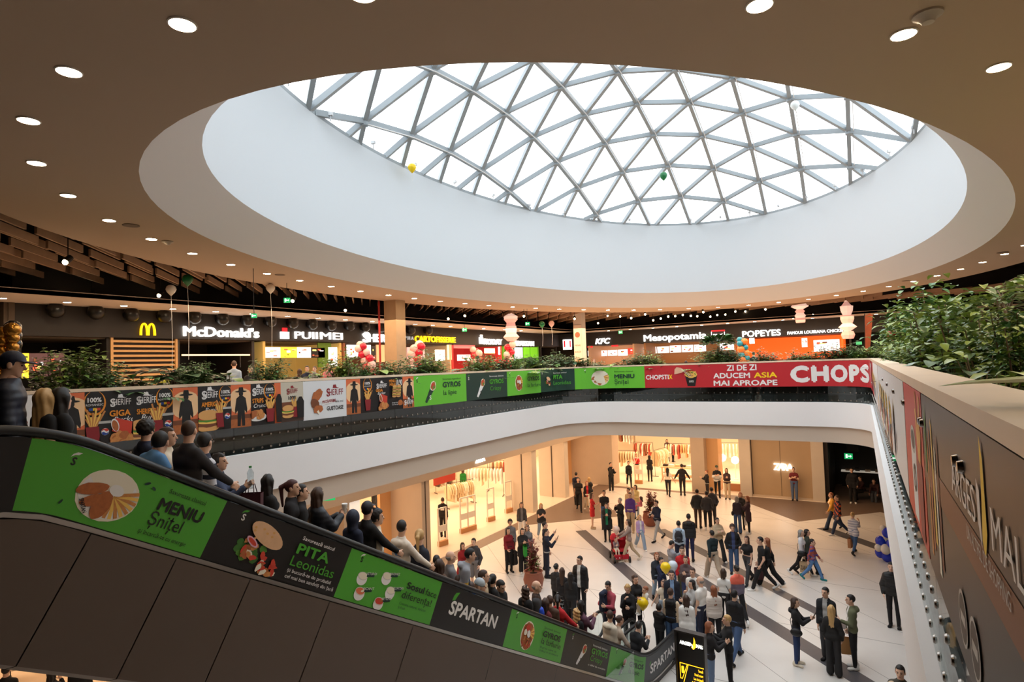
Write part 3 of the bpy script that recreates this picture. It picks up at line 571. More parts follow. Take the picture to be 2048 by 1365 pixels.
def epath(n):
    P=[esc3(s,n,z) for s,z in HC]; V=[]
    for i in range(len(HC)):
        a=HC[max(i-1,0)]; b=HC[min(i+1,len(HC)-1)]; t=Vector((b[0]-a[0],b[1]-a[1])).normalized(); V.append(tuple(ee*(-t.y))[:2]+(t.x,))
    return Path(P,V,[tuple(nn)]*len(P))
RUB=M((20,19,20),.45,name='black_rubber'); STP=M((120,118,116),.4,metal=.7,name='ribbed_step_metal'); CLAD=M((94,78,68),.5,noise=.06,scale=1.5,name='bronze_cladding'); SIL=M((190,184,178),.3,metal=.9,name='silver_trim'); EGL=glass_mat('escalator_glass',(.9,.95,.95),.06); SKIRT=M((70,66,64),.4,metal=.5,name='dark_skirt')
def loop_end(n,s0=1.75,zb=.82,r=.34): return [esc3(s0+r*math.sin(a),n,zb-r+r*math.cos(a)) for a in np.linspace(0,PI,12)]+[esc3(s0-.3,n,zb-2*r)]
def escalator(label,nA,nB,ad_side):
    t=thing('escalator',label,'escalator',tuple(esc3(0,(nA+nB)/2,0))); inv=Vector(t.location)
    def b(mb,*a,**k): mb.v=[tuple(Vector(p)-inv) for p in mb.v]; return mb.build(*a,parent=t,**k)
    for n in (nA,nB):
        pth=epath(n); m=MB(); m.tube([esc3(s,n,z) for s,z in HC]+loop_end(n),.042,8); b(m,'handrail',RUB,smooth=True)
        m=MB(); pth.slab(m,.0,pth.L,-.64,-.045,-.012,.008,.4); b(m,'side_panel',M((22,22,22),.4,name='dark_panel') if (n==nA and ad_side) else EGL)
        m=MB(); mid=esc3(1.75,n,.48); pts=loop_end(n)[:-1]; m.add([p-nn*.008 for p in pts]+[p+nn*.008 for p in pts],[tuple(range(11,-1,-1)),tuple(range(12,24))]); b(m,'end_panel',EGL)
        m=MB(); pth.slab(m,.0,pth.L-.2,-.68,-.64,-.05,.03,.4); b(m,'trim',SIL)
        m=MB(); us=np.linspace(1.2,pth.L,60); top=pth.map(us,us*0-.68,0); vb=[]
        for p in top: vb.append((p[0],p[1],max(.0,p[2]-.35)))
        k=len(us); v=[tuple(p) for p in top]+vb; v=v+[tuple(Vector(p)-nn*.03) for p in v]; f=[]
        for i in range(k-1): f+=[(i,i+1,k+i+1,k+i),(2*k+i,3*k+i,3*k+i+1,2*k+i+1)]
        m.add(v,f); b(m,'skirt',SKIRT)
    lo,hi=min(nA,nB)+.06,max(nA,nB)-.06; mid=(lo+hi)/2; wd=hi-lo; ang=math.atan2(ee.y,ee.x)
    for k in range(27):
        s=-11.3+k*.42; z=max(.012,min(6.39,zr(s+.2)-.93)); m=MB(); c=esc3(s,mid,z-.09); m.box(tuple(c),(.42,wd,.18),ang); b(m,'step',STP)
    m=MB(); m.box(tuple(esc3(.95,mid,.008)),(1.7,wd,.016),ang); b(m,'landing_plate',STP)
    # truss cladding: outer faces and underside
    pth=epath(nA); pth2=epath(nB); seams=[0.9]+[pth.at_px(px,-.66) for px in (180,350,497,655,822,982,1110)]+[pth.L-1.2] if ad_side else [.9,4,7,10,pth.L-1.2]
    for a_,c_ in zip(seams,seams[1:]):
        us=np.linspace(a_+.006,c_-.006,9); m=MB(); k=len(us)
        A=pth.map(us,us*0-.69,.06); B=pth.map(us,us*0-1.74,.06); C=pth.map(us,us*0-1.8,-.1); D=pth2.map(us,us*0-1.8,.1)
        E_=pth2.map(us,us*0-1.74,-.06); F_=pth2.map(us,us*0-.69,-.06)
        rows=[A,B,C,D,E_,F_]; v=[]
        for r in rows: v+=[(p[0],p[1],max(p[2],.002)) for p in r]
        f=[(r*k+i,r*k+i+1,(r+1)*k+i+1,(r+1)*k+i) for r in range(5) for i in range(k-1)]; m.add(v,f); b(m,'cladding_panel',CLAD)
    return t
escalator('long escalator running down across the foreground with printed side panels',0,-.98,True)
escalator('second escalator beside it with clear glass sides and black handrails',-1.24,-2.2,False)
ESC=epath(0)
GE='printed panels along the near escalator'
def esc_ad(px0,px1,mat,label): return Ad(ESC,ESC.at_px(px0,0) if px0>0 else 0.0,ESC.at_px(px1,0),-.63,-.05,mat,label,group=GE,o=.012,th=.006)
EG=M((82,166,52),.4,name='escalator_green'); EB=M((30,26,25),.4,name='escalator_black')
a=esc_ad(-5,66,EB,'plain black escalator panel at the upper left end'); a.done()
a=esc_ad(66,457,EG,'large green escalator panel reading MENIU Șnițel with a schnitzel plate'); slogo(a,.2,.72,1,1); plate(a,.42,.47,1.28)
a.t('Savureaza clasicul',.68,.8,.07,BLK,w=.21).t('MENIU',.66,.5,.2,BLK,w=.25,bold=.035).t('Șnițel',.65,.26,.2,BLK,w=.18).t('și încarcă-te cu energie',.63,.1,.065,BLK,w=.26)
a.t('SPARTAN',.31,.3,.06,BLK,w=.07,rot=-50,bold=.03); a.ell(.56,.82,.05,.02,DGR,30).ell(.6,.78,.04,.02,DGR,-30).ell(.23,.2,.04,.02,DGR,60); a.done()
a=esc_ad(457,705,EB,'black escalator panel reading PITA Leonidas with a pita sandwich'); slogo(a,.14,.78,1,0); pita(a,.33,.5,1.5)
a.t('Savurează unicul',.58,.82,.07,LETW,w=.27,bold=.01).t('PITA',.57,.55,.2,GRN,w=.27,bold=.03).t('Leonidas',.56,.32,.18,GRN,w=.36).t('și bucură-te de probabil',.56,.2,.065,LETW,w=.36).t('cel mai bun sandviș din țară',.56,.09,.065,LETW,w=.4); a.done()
a=esc_ad(705,885,EG,'green escalator panel reading Sosul face diferența with five sauce cups'); slogo(a,.12,.8,.9,1)
for i,(x,y,c_,tx) in enumerate([(.18,.52,CREAM,'USTUROI'),(.4,.68,CREAM,'MAIONEZ'),(.48,.42,CREAM,'TZATZIKI'),(.2,.22,M((226,120,80),.6,name='orange_sauce'),'PICANT'),(.4,.14,TOM,'KETCHUP')]):
    a.begin('sauce_cup_picture'); a.ell(x,y-.03,.15,.13,LETW); a.ell(x,y+.03,.145,.085,M((214,206,196),.6,name='cup_rim_print')); a.ell(x,y+.035,.125,.068,c_,0,18,.1); a.ell(x+.02,y+.05,.05,.025,CREAM if c_ is not TOM else CHK2,20,12,.2); a.poly(x+.06,y+.09,[(-.09,-.035),(.13,-.035),(.13,.045),(-.09,.045)],DGR,1,12); a.t(tx,x+.02,y+.07,.05,LETW,w=.1,rot=12); a.end()
a.t('Sosul',.62,.6,.15,BLK,w=.2,bold=.03).t('face',.84,.6,.14,BLK,w=.13).t('diferența!',.6,.38,.16,BLK,w=.34).t('Cremos, natural, delicios',.6,.24,.055,DGR,w=.3).t('și fresh',.6,.15,.055,DGR); a.done()
a=esc_ad(885,1024,EB,'black escalator panel with only the large white word SPARTAN'); a.t('SPARTAN',.17,.36,.33,LETW,w=.66,bold=.03,shear=.08); a.poly(.2,.68,[(-.07,.0),(-.05,.1),(.0,.17),(.12,.2),(.06,.1),(.03,.03)],GRN,1.2); a.done()
a=esc_ad(1024,1134,EG,'green escalator panel reading GYROS la farfurie with a full plate'); slogo(a,.1,.8,.9,1); gyplate(a,.33,.46,1.2); a.t('Savurează faimosul',.57,.8,.06,BLK,w=.3).t('GYROS',.57,.57,.17,BLK,w=.33,bold=.03).t('la farfurie',.57,.37,.16,BLK,w=.36).t('Portia care te',.57,.25,.055,DGR,w=.3).t('ridica si te satura',.57,.16,.055,DGR,w=.34); a.done()
a=esc_ad(1134,1222,EB,'black escalator panel reading GYROS Crispy with a white wrap'); slogo(a,.14,.78,.9,0); wrap(a,.42,.6,1.1,LETW); a.t('Savurează delicios',.58,.8,.06,LETW,w=.34).t('GYROS',.57,.56,.18,GRN,w=.38,bold=.03).t('Crispy',.57,.34,.17,GRN,w=.28).t('o altfel de crocanta',.55,.18,.055,LETW,w=.4); a.done()
a=esc_ad(1222,1291,EG,'last green escalator panel reading GYROS la lipie behind a clear guard'); slogo(a,.16,.82,.9,1); wrap(a,.42,.62,1,DGR); a.t('Savurează legendarul',.56,.82,.055,BLK,w=.36).t('GYROS',.55,.56,.18,BLK,w=.4,bold=.03).t('la lipie',.56,.34,.16,BLK,w=.3); a.done()
a=Ad(ESC,ESC.at_px(1291,0),ESC.L,-.63,-.05,M((44,46,50),.4,name='slate_print'),'slate grey panel reading SPARTAN on the level end of the escalator',group=GE,o=.012,th=.006); a.t('SPARTAN',.15,.3,.36,LETW,w=.8,bold=.03); a.poly(.14,.62,[(-.07,.0),(-.05,.1),(.0,.17),(.12,.2),(.06,.1),(.03,.03)],GRN,.8); a.done()
m=MB(); u0=ESC.at_px(1212,-.3); u1=ESC.at_px(1258,-.3)
v=[]
for o in (.05,.062): v+=[tuple(ESC.map([u1-.0],[.02],o)[0]),tuple(ESC.map([u0],[-.66],o)[0]),tuple(ESC.map([u1+.35],[-.72],o)[0])]
m.add(v,[(0,1,2),(5,4,3),(0,3,4,1),(1,4,5,2),(2,5,3,0)]); m.build('anti_climb_guard',glass_mat('acrylic',(.93,.96,.94),.1),label='clear triangular acrylic guard fixed outside the last green escalator panel',cat='guard')
# ---------------------------------------------------------------- totem sign at the foot of the escalator
A_=atZ(1352,1259,2.0); B_=atZ(1408.6,1273,2.0); dx=(B_-A_); dx.z=0; wT=dx.length; dx.normalize(); ny=Vector((dx.y,-dx.x,0))
t=thing('totem_sign','tall black illuminated totem reading ARGES MALL at the foot of the escalator','sign',(A_.x,A_.y,0)); 
def tl(u,z,o=0): return dx*u+Vector((0,0,z))-ny*(-o)
m=MB(); ang=math.atan2(dx.y,dx.x); c=dx*(wT/2)-ny*.06; m.box((c.x,c.y,1.0),(wT,.12,2.0),ang); m.build('body',M((14,13,13),.3,name='gloss_black'),t)
m=MB(); 
for u in (0.0,wT): q=dx*u-ny*.0; m.box((q.x,q.y,1.0),(.03,.15,2.02),ang)
q=dx*wT/2; m.box((q.x,q.y,2.0),(wT,.15,.03),ang); m.build('frame',M((62,58,56),.35,metal=.6,name='dark_metal'),t)
SW=M((255,250,240),.4,emit=3,name='lit_white'); SY=M((255,190,30),.4,emit=2.2,name='lit_amber')
def tsign(s,u,z,h,w_,mat,bold=0): m=MB(); q=dx*u+ny*.004; sign3d(m,s,(q.x,q.y,z),dx,(0,0,1),h,w_,.006,bold); m.build('lettering',mat,t)
def tpoly(pts,mat,nm='emblem'):
    m=MB(); v=[dx*u+ny*.006+Vector((0,0,z)) for u,z in pts]; v+=[p+ny*.004 for p in v]; n=len(pts); m.add(v,[tuple(range(n,2*n))]+[(i,(i+1)%n,n+(i+1)%n,n+i) for i in range(n)]); m.build(nm,mat,t)
tsign('ARGES',.07,1.72,.07,.24,SW,.02); tsign('MALL',.43,1.72,.07,.17,SW,.02); tpoly([(.32,1.7),(.37,1.66),(.42,1.72),(.41,1.85),(.385,1.92),(.375,1.8)],SY); tpoly([(.31,1.78),(.36,1.68),(.36,1.74)],SW)
def outline(pts,w_=.012):
    for a,b in zip(pts,pts[1:]+pts[:1]):
        d=Vector((b[0]-a[0],b[1]-a[1])).normalized()*w_/2; n=Vector((-d.y,d.x)); tpoly([(a[0]-n.x-d.x,a[1]-n.y-d.y),(b[0]-n.x+d.x,b[1]-n.y+d.y),(b[0]+n.x+d.x,b[1]+n.y+d.y),(a[0]+n.x-d.x,a[1]+n.y-d.y)],SY,'outline')
outline([(.06,1.32),(.22,1.32),(.1,1.0),(.06,1.0)]); outline([(.24,1.32),(.58,1.32),(.58,.9),(.12,.9)]); outline([(.06,.86),(.22,.86),(.12,.5),(.06,.5)]); outline([(.24,.86),(.58,.86),(.58,.45),(.13,.45)])
tsign('1',.09,1.12,.14,.05,SY,.03); tsign('P',.08,.66,.14,.08,SY,.03)
for i,s in enumerate(('Terasă','Food court','Loc de joacă','Sală de fitness')): tsign(s,.55-(.1,.18,.2,.24)[i],1.22-i*.09,.05,(.1,.18,.2,.24)[i],SY)
for i,s in enumerate(('Shopping','Carrefour')): tsign(s,.55-(.17,.18)[i],.72-i*.1,.05,(.17,.18)[i],SY)
# ================================================================ food counters on the upper floor
def LX(px,py,d=0): return atX(px,py,XS-d)
def LY(px,py,d=0): return atY(px,py,YB+d)
SIGNW=M((255,253,248),.4,emit=2.6,name='lit_white_letters'); SIGNY=M((255,206,10),.4,emit=1.6,name='lit_yellow_letters'); SIGNG=M((20,215,80),.4,emit=1.5,name='lit_green_letters'); SIGNR=M((220,30,40),.4,emit=1.4,name='lit_red')
def sign(side,label,texts):
    """texts: (string, px0, px1, py_base at px0, cap height in px, material, bold, shear)"""
    f=LX if side=='L' else LY; t=None; du=(0,1,0) if side=='L' else (1,0,0)
    for s,x0,x1,yb,hp,mat,bold,shear in texts:
        p=f(x0,yb,-.03); q=f(x1,yb,-.03); h=f(x0,yb-hp,-.03).z-p.z; w_=(q.y-p.y) if side=='L' else (q.x-p.x)
        if t is None: t=thing('shop_sign',label,'sign',tuple(p))
        m=MB(); o=p-t.location; sign3d(m,s,tuple(o),du,(0,0,1),h,w_,.07,bold,0,'l',shear); m.build('letters',mat,t)
    return t
def sbox(side,parent,x0,x1,y0,y1,mat,nm,d=-.03,th=.06):
    f=LX if side=='L' else LY; p=f(x0,y1,d); q=f(x1,y1,d); z1=f(x0,y0,d).z; m=MB(); L0=parent.location
    if side=='L': m.span((p.x-L0.x,p.y-L0.y,p.z-L0.z),(p.x+th-L0.x,q.y-L0.y,z1-L0.z))
    else: m.span((p.x-L0.x,p.y-th-L0.y,p.z-L0.z),(q.x-L0.x,p.y-L0.y,z1-L0.z))
    return m.build(nm,mat,parent)
# golden arches
p=LX(279,671,-.03); q=LX(310,672,-.03); W_=q.y-p.y; Hh=LX(279,646,-.03).z-p.z
t=thing('shop_sign','glowing yellow double arch letter on the charcoal fascia above the slatted wood screen','sign',tuple(p)); m=MB()
for k in (0,1):
    yc=W_*(.26+.48*k); n=14; inn=[];out=[]
    for i in range(n+1):
        a=PI*i/n; out.append((yc-.26*W_*math.cos(a),Hh*math.sin(a)**.75)); inn.append((yc-.155*W_*math.cos(a),Hh*.9*math.sin(a)**.75))
    v=[(o,y,z) for o in(0,.07) for y,z in out+inn]; N_=n+1; f=[]
    for i in range(n): f+=[(2*N_+i,2*N_+i+1,3*N_+i+1,3*N_+i),(i,2*N_+i,2*N_+i+1,i+1),(N_+i,N_+i+1,3*N_+i+1,3*N_+i)]
    m.add(v,f)
m.build('arches',SIGNY,t)
sign('L','glowing white letters McDonald\'s on the charcoal fascia'.replace("McDonald's",'of the burger counter'),[("McDonald's",366,517,672.5,20,SIGNW,.018,0)])
t=sign('L','glowing white sign PUII MEI with a small hen emblem',[('PUII',589,634,677.5,14,SIGNW,.0,0),('MEI',640,684,679,14,SIGNW,.0,0)])
sbox('L',t,560,577,664,678,SIGNW,'hen_emblem'); sbox('L',t,564,573,656,664,SIGNR,'comb')
sign('L','glowing white SHERIFF sign cut off by the concrete column',[('SHERIFF',727,792,684,16,SIGNW,.015,0),('S',725,739,685,20,SIGNW,.02,0)])
sign('L','small row of pale white symbols right of the concrete column',[('* H A',809,826,680,7,M((170,180,190),.5,emit=.5,name='dim_white'),0,0)])
sign('L','glowing yellow sign reading CARTOFISSERIE',[('CARTOFISSERIE',829,910,684,12,SIGNY,.018,0)])
t=sign('L','glowing white FRYDAY sign with a cup emblem',[('FRYDAY',967,1003,689,11,SIGNW,.018,0)]); sbox('L',t,958,965,675,688,SIGNW,'cup_emblem'); sbox('L',t,960,964,670,674,SIGNW,'foam_emblem')
sign('L','glowing white SPARTAN sign above the lime green counter',[('SPARTAN',1030,1067,692,10,SIGNW,.018,0)])
t=thing('shop_sign','white lightbox with red stripes beside the poster column','sign',tuple(LY(1127,700,-.03))); sbox('B',t,1127,1144,680,700,SIGNW,'lightbox'); sbox('B',t,1128,1131,682,695,SIGNR,'stripe',-.1,.02); sbox('B',t,1139.5,1142,682,695,SIGNR,'stripe',-.1,.02)
sign('B','glowing white italic letters KFC on the far fascia',[('KFC',1191,1221,689,11,SIGNW,.03,.25)])
t=sign('B','large glowing white sign reading Mesopotamia with a boxed word beside it',[('Mesopotamia',1288,1414,683.5,13,SIGNW,.018,0),('FOOD',1427,1448,674,5,SIGNW,.01,0)])
sbox('B',t,1423,1450,661.5,664,SIGNR,'red_bar'); sbox('B',t,1423,1424,664,676,SIGNW,'frame'); sbox('B',t,1449,1450,664,676,SIGNW,'frame'); sbox('B',t,1423,1450,675,676,SIGNW,'frame')
sign('B','glowing white sign POPEYES FAMOUS LOUISIANA CHICKEN above the orange counter',[('POPEYES',1485,1562,675,12,SIGNW,.018,0),('FAMOUS LOUISIANA CHICKEN',1575,1691,669.5,5.5,SIGNW,.01,0)])
sign('B','green glowing letters PIZZA beside the tall plants',[('PIZZA',1788,1826,659,9,SIGNG,.01,0)])
# food counters: open boxes with back wall, counter, screens
def unit(side,label,x0,x1,wall,counter,screens=(),extra=(),depth=3.2,lit=0):
    f=LX if side=='L' else LY
    a=f(x0,715).y if side=='L' else f(x0,715).x; b=f(x1,712).y if side=='L' else f(x1,712).x
    org=(XS,a,6.4) if side=='L' else (a,YB,6.4); L=b-a; t=thing('food_counter',label,'shop counter',org,0,'food counters')
    def B(m,nm,mat):
        if side=='B': m.v=[(p[1],-p[0],p[2]) for p in m.v]
        return m.build(nm,mat,t)
    m=MB(); m.span((-depth-.1,0,0),(-depth,L,2.7)); B(m,'back_wall',wall)
    m=MB(); m.span((-depth,0,0),(-.1,.12,2.7)); B(m,'side_wall',wall); m=MB(); m.span((-depth,L-.12,0),(-.1,L,2.7)); B(m,'side_wall',wall)
    m=MB(); m.span((-depth,0,2.68),(-.2,L,2.74)); B(m,'ceiling_panel',M((90,76,62),.8,name='counter_ceiling'))
    m=MB(); m.span((-1.1,.2,0),(-.4,L-.2,1.1)); B(m,'counter',counter); m=MB(); m.span((-1.2,.2,1.1),(-.35,L-.2,1.15)); B(m,'counter_top',M((60,52,46),.4,name='counter_stone'))
    for sc_ in screens:
        sx0,sx1,sy0,sy1,mat=sc_[:5]; dd=sc_[5] if len(sc_)>5 else 2.4; dd=min(dd,.14) if side=='L' else dd; nm=sc_[6] if len(sc_)>6 else 'menu_screen'
        p=f(sx0,sy1,dd); q=f(sx1,sy1,dd); z1=f(sx0,sy0,dd).z; m=MB()
        if side=='L': m.span((-dd-.06,p.y-a,p.z-6.4),(-dd,q.y-a,z1-6.4)); s_=m.build(nm,mat,t)
        else: m.span((p.x-a,dd,p.z-6.4),(q.x-a,dd+.06,z1-6.4)); s_=m.build(nm,mat,t)
        if nm=='menu_screen':
            r=random.Random(int(sx0)); g=MB(); w_=(q.y-p.y) if side=='L' else (q.x-p.x); hh=z1-p.z; cols=[]
            for i in range(5):
                uu=r.uniform(.05,.7)*w_; vv=r.uniform(.08,.75)*hh; du=r.uniform(.1,.28)*w_; dv=r.uniform(.06,.2)*hh
                if side=='L': g.span((-dd,p.y-a+uu,p.z-6.4+vv),(-dd+.012+.002*i,p.y-a+uu+du,p.z-6.4+vv+dv),i%4)
                else: g.span((p.x-a+uu,dd,p.z-6.4+vv),(p.x-a+uu+du,dd-.012-.002*i,p.z-6.4+vv+dv),i%4)
            g.build('menu_picture',[M((230,90,60),.5,emit=1.2,name='menu_red'),M((250,220,120),.5,emit=1.5,name='menu_yellow'),M((250,250,250),.5,emit=2,name='menu_white'),M((120,70,40),.5,emit=.7,name='menu_brown')],s_)
    for l in extra: l(t,a,L,B)
    return t
SCW=M((244,240,236),.4,emit=1.7,name='screen_white'); SCY=M((250,205,50),.4,emit=1.5,name='screen_yellow'); SCD=M((92,62,62),.4,emit=.5,name='screen_maroon'); SCK=M((10,10,12),.3,name='screen_off'); SCR=M((235,60,50),.4,emit=1.1,name='screen_red')
BK=M((22,19,18),.6,name='black_counter'); TIL=M((44,38,36),.5,noise=.2,scale=14,name='dark_tile')
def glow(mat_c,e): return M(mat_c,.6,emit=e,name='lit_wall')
unit('L','dark burger counter with maroon menu screens behind the bushy plant',36,224,M((30,26,25),.7,name='dark_counter_wall'),BK,[(45,58,707,757,SCY),(60,95,707,757,SCD),(97,129,707,757,SCD)])
unit('L','burger counter with dark tiles and a long wooden lamp bar',356,512,TIL,BK,[(365,500,709,712,M((255,190,130),.5,emit=3,name='lamp_bar'),.3,'lamp_bar'),(480,482,712,735,BK,.4,'post')])
t=thing('slatted_screen','screen of horizontal light wood slats below the glowing arches','wall screen',(XS-.1,LX(226,710).y,6.4)); Ls=LX(355,712).y-LX(226,710).y; WD=M((206,160,104),.5,noise=.1,scale=6,name='light_oak')
m=MB(); m.span((-.12,0,0),(-.08,Ls,2.72)); m.build('backing',M((40,32,26),.7,name='dark_backing'),t)
for k in range(16): m=MB(); m.span((-.08,0,.1+k*.165),(.02,Ls,.1+k*.165+.075)); m.build('slat',WD,t)
for y in (0,Ls): m=MB(); m.span((-.08,y-.04,0),(.05,y+.04,2.74)); m.build('frame_post',WD,t)
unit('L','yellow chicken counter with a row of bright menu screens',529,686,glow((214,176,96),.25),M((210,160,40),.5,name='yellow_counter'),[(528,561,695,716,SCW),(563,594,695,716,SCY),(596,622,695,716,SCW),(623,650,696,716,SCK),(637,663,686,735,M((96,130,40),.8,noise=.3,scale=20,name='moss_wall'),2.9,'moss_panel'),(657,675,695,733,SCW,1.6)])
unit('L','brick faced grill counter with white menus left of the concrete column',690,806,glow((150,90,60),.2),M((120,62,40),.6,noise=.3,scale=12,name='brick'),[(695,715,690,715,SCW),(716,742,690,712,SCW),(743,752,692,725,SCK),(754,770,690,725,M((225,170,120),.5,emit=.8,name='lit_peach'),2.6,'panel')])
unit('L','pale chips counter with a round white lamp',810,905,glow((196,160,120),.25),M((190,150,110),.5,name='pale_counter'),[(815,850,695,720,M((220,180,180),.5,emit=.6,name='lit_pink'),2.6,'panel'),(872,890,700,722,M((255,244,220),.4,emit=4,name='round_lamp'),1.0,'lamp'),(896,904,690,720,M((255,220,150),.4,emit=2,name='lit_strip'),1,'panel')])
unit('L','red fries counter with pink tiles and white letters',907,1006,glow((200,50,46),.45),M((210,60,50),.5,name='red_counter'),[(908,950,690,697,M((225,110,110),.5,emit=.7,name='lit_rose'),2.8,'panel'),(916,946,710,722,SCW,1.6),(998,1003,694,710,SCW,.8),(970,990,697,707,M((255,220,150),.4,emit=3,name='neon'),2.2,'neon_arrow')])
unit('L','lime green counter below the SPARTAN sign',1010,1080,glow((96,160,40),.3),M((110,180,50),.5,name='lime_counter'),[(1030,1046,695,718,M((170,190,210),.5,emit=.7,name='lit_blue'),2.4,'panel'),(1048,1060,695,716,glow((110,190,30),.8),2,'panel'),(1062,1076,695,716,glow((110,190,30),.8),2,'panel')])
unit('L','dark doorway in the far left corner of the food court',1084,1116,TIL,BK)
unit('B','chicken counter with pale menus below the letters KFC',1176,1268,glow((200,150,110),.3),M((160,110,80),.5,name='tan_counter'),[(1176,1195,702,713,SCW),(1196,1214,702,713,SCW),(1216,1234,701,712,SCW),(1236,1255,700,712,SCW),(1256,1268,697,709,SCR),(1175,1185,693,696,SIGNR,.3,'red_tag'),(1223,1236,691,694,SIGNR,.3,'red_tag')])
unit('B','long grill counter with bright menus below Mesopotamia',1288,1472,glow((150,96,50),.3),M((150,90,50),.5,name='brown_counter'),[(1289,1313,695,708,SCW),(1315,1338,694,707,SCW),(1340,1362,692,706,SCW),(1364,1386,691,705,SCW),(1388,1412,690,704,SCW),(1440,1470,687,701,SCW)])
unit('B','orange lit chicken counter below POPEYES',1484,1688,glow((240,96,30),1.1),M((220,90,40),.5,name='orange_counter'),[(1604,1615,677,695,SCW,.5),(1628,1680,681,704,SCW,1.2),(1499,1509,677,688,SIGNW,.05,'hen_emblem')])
unit('B','dark pizza counter at the right end of the food court',1700,1900,TIL,BK,[(1712,1724,684,690,M((70,170,110),.5,emit=1,name='exit_green'),.2,'exit_light')])
# black round air nozzles on the fascia
nz=None
for px,py in [(104,622),(184,626),(255,630.5),(321,633.5),(381,636),(437,639),(487,641.5),(533,644),(578,647),(617,649.5),(655,652),(692,653),(723,655),(755,656),(815,661),(850,662)]:
    p=LX(px,py); 
    if nz is None:
        m=MB(); m.sph((.27,0,0),(.24,.25,.25),14,9); m.cyl((.0,0,0),(.2,0,0),.16,n=14); nz=m.build('air_nozzle',M((14,13,13),.35,name='gloss_black'),smooth=True,label='black round air nozzle on the charcoal fascia',cat='vent',group='air nozzles on the fascia',loc=tuple(p))
    else: dup(nz,None,tuple(p))
# wooden ceiling baffles, hung on the diagonal
bf=None; WDB=M((158,126,100),.6,noise=.2,scale=4,name='walnut_baffle'); cnt=0
def ring_out(c,k=1.0): return ((c.x-C0[0])/OUT[0])**2+((c.y-C0[1])/OUT[1])**2>k
for i in range(-14,16):
    for k in range(130):
        q=.36*k; l=2.5*i+(1.25 if k%2 else 0); c=Vector((-.707*l+.707*q-18,.707*l+.707*q+2,10.85+.06*(k%3)))
        if not(-20.6<c.x<-8 and 3<c.y<39.8): continue
        if not ring_out(c,1.0): continue
        if c.x<-12 or c.y>37:
            if bf is None: m=MB(); m.box((0,0,0),(2.1,.05,.18)); m.cyl((-.7,0,.08),(-.7,0,1.3),.004,n=4,mi=1); m.cyl((.7,0,.08),(.7,0,1.3),.004,n=4,mi=1); bf=m.build('ceiling_baffle',[WDB,BK],label='walnut wood ceiling baffle hung on the diagonal over the food court',cat='ceiling baffle',group='wooden ceiling baffles',loc=tuple(c)); bf.rotation_euler[2]=R_(135)
            else: dup(bf,None,tuple(c))
            cnt+=1
for k in range(48): c=Vector((-7+.44*k,39.6-(.9 if k%2 else 0),10.85+(.1 if k%3==0 else 0))); dup(bf,None,tuple(c))
# track spotlights in the dark ceiling
sp=None; SPOTS=[(136,523,9,11.4),(184,590,12,10.6),(321,590,15,10.6),(359,603,16,10.5),(440,616,18,10.4),(587,601,19,11),(692,620,24,10.8),(693,636,26,10.4),(930,631,32,10.9),(897,637,31,10.6),(1048,632,36,10.9),(1149,637,39,10.9),(1196,646,40,10.5),(1198,661,41,10.1)]
rs=random.Random(3); SPOTS+=[(px,690-.045*px+rs.uniform(-8,9) if px<1500 else 622+(px-1500)*-.03+rs.uniform(-8,30),rs.uniform(36,41),0) for px in [1215,1240,1262,1272,1290,1306,1321,1336,1350,1365,1381,1394,1406,1420,1434,1450,1470,1490,1515,1530,1560,1585,1625,1640,1659,1678,1714,1735,1748,1774,1805,1832,1860]]
for i,(px,py,D,z) in enumerate(SPOTS):
    p=atD(px,py,D) if z==0 else atZ(px,py,10.4)
    if z==0 and p.z<10.15: continue
    if sp is None:
        sp=thing('track_spotlight','small black ceiling spotlight with a bright warm lens','spotlight',tuple(p),0,'track spotlights'); m=MB(); m.cyl((0,0,1.9),(0,0,.04),.012,n=6); m.cyl((-.03,.06,.1),(.03,-.06,-.02),.07,.07,n=10); m.build('body',BK,sp); m=MB(); m.sph((.035,-.07,-.035),.06,8,6); m.build('lens',M((255,220,170),.4,emit=22,name='spot_lens'),sp)
    else: dup(sp,None,tuple(p))
# hanging paper lanterns: stacked faceted shades
LAN=M((236,176,160),.7,emit=.55,name='pink_paper'); LAN2=M((240,200,180),.7,emit=.8,name='peach_paper')
def lantern(px,pyt,pyb,D,label,shapes):
    top=atD(px,pyt,D); bot=atD(px,pyb,D); H_=top.z-bot.z; t=thing('paper_lantern',label,'lantern',(top.x,top.y,bot.z),0,'paper lanterns'); z=0; n=len(shapes)
    for i,(r0,r1,r2,hf) in enumerate(shapes): h=H_*hf; m=MB(); m.lathe([(r0,z),(r1,z+h*.5),(r2,z+h)],n=9); m.build('shade',[LAN,LAN2][i%2],t); z+=h
    m=MB(); m.cyl((0,0,z),(0,0,max(z+.3,12.1-bot.z)),.01,n=5); m.build('cord',BK,t); m=MB(); m.cyl((0,0,z-.02),(0,0,z+.04),.08,n=9); m.build('cap',LAN2,t); return t
lantern(1021,628,683,35,'pink stacked paper lantern left of the poster column',[(0.22,0.48,0.28,.3),(0.31,0.34,0.31,.25),(0.28,0.25,0.42,.25),(0.39,0.42,0.14,.2)])
lantern(1599,608,646,36,'pink goblet shaped paper lantern right of the long white sign',[(0.25,0.28,0.25,.25),(0.25,0.31,0.20,.25),(0.20,0.28,0.17,.2),(0.17,0.50,0.36,.3)])
lantern(1692,603,678,34,'tallest stacked pink paper lantern near the right corner plants',[(0.28,0.36,0.28,.2),(0.14,0.48,0.22,.22),(0.28,0.35,0.35,.2),(0.20,0.31,0.34,.25),(0.28,0.17,0.07,.13)])
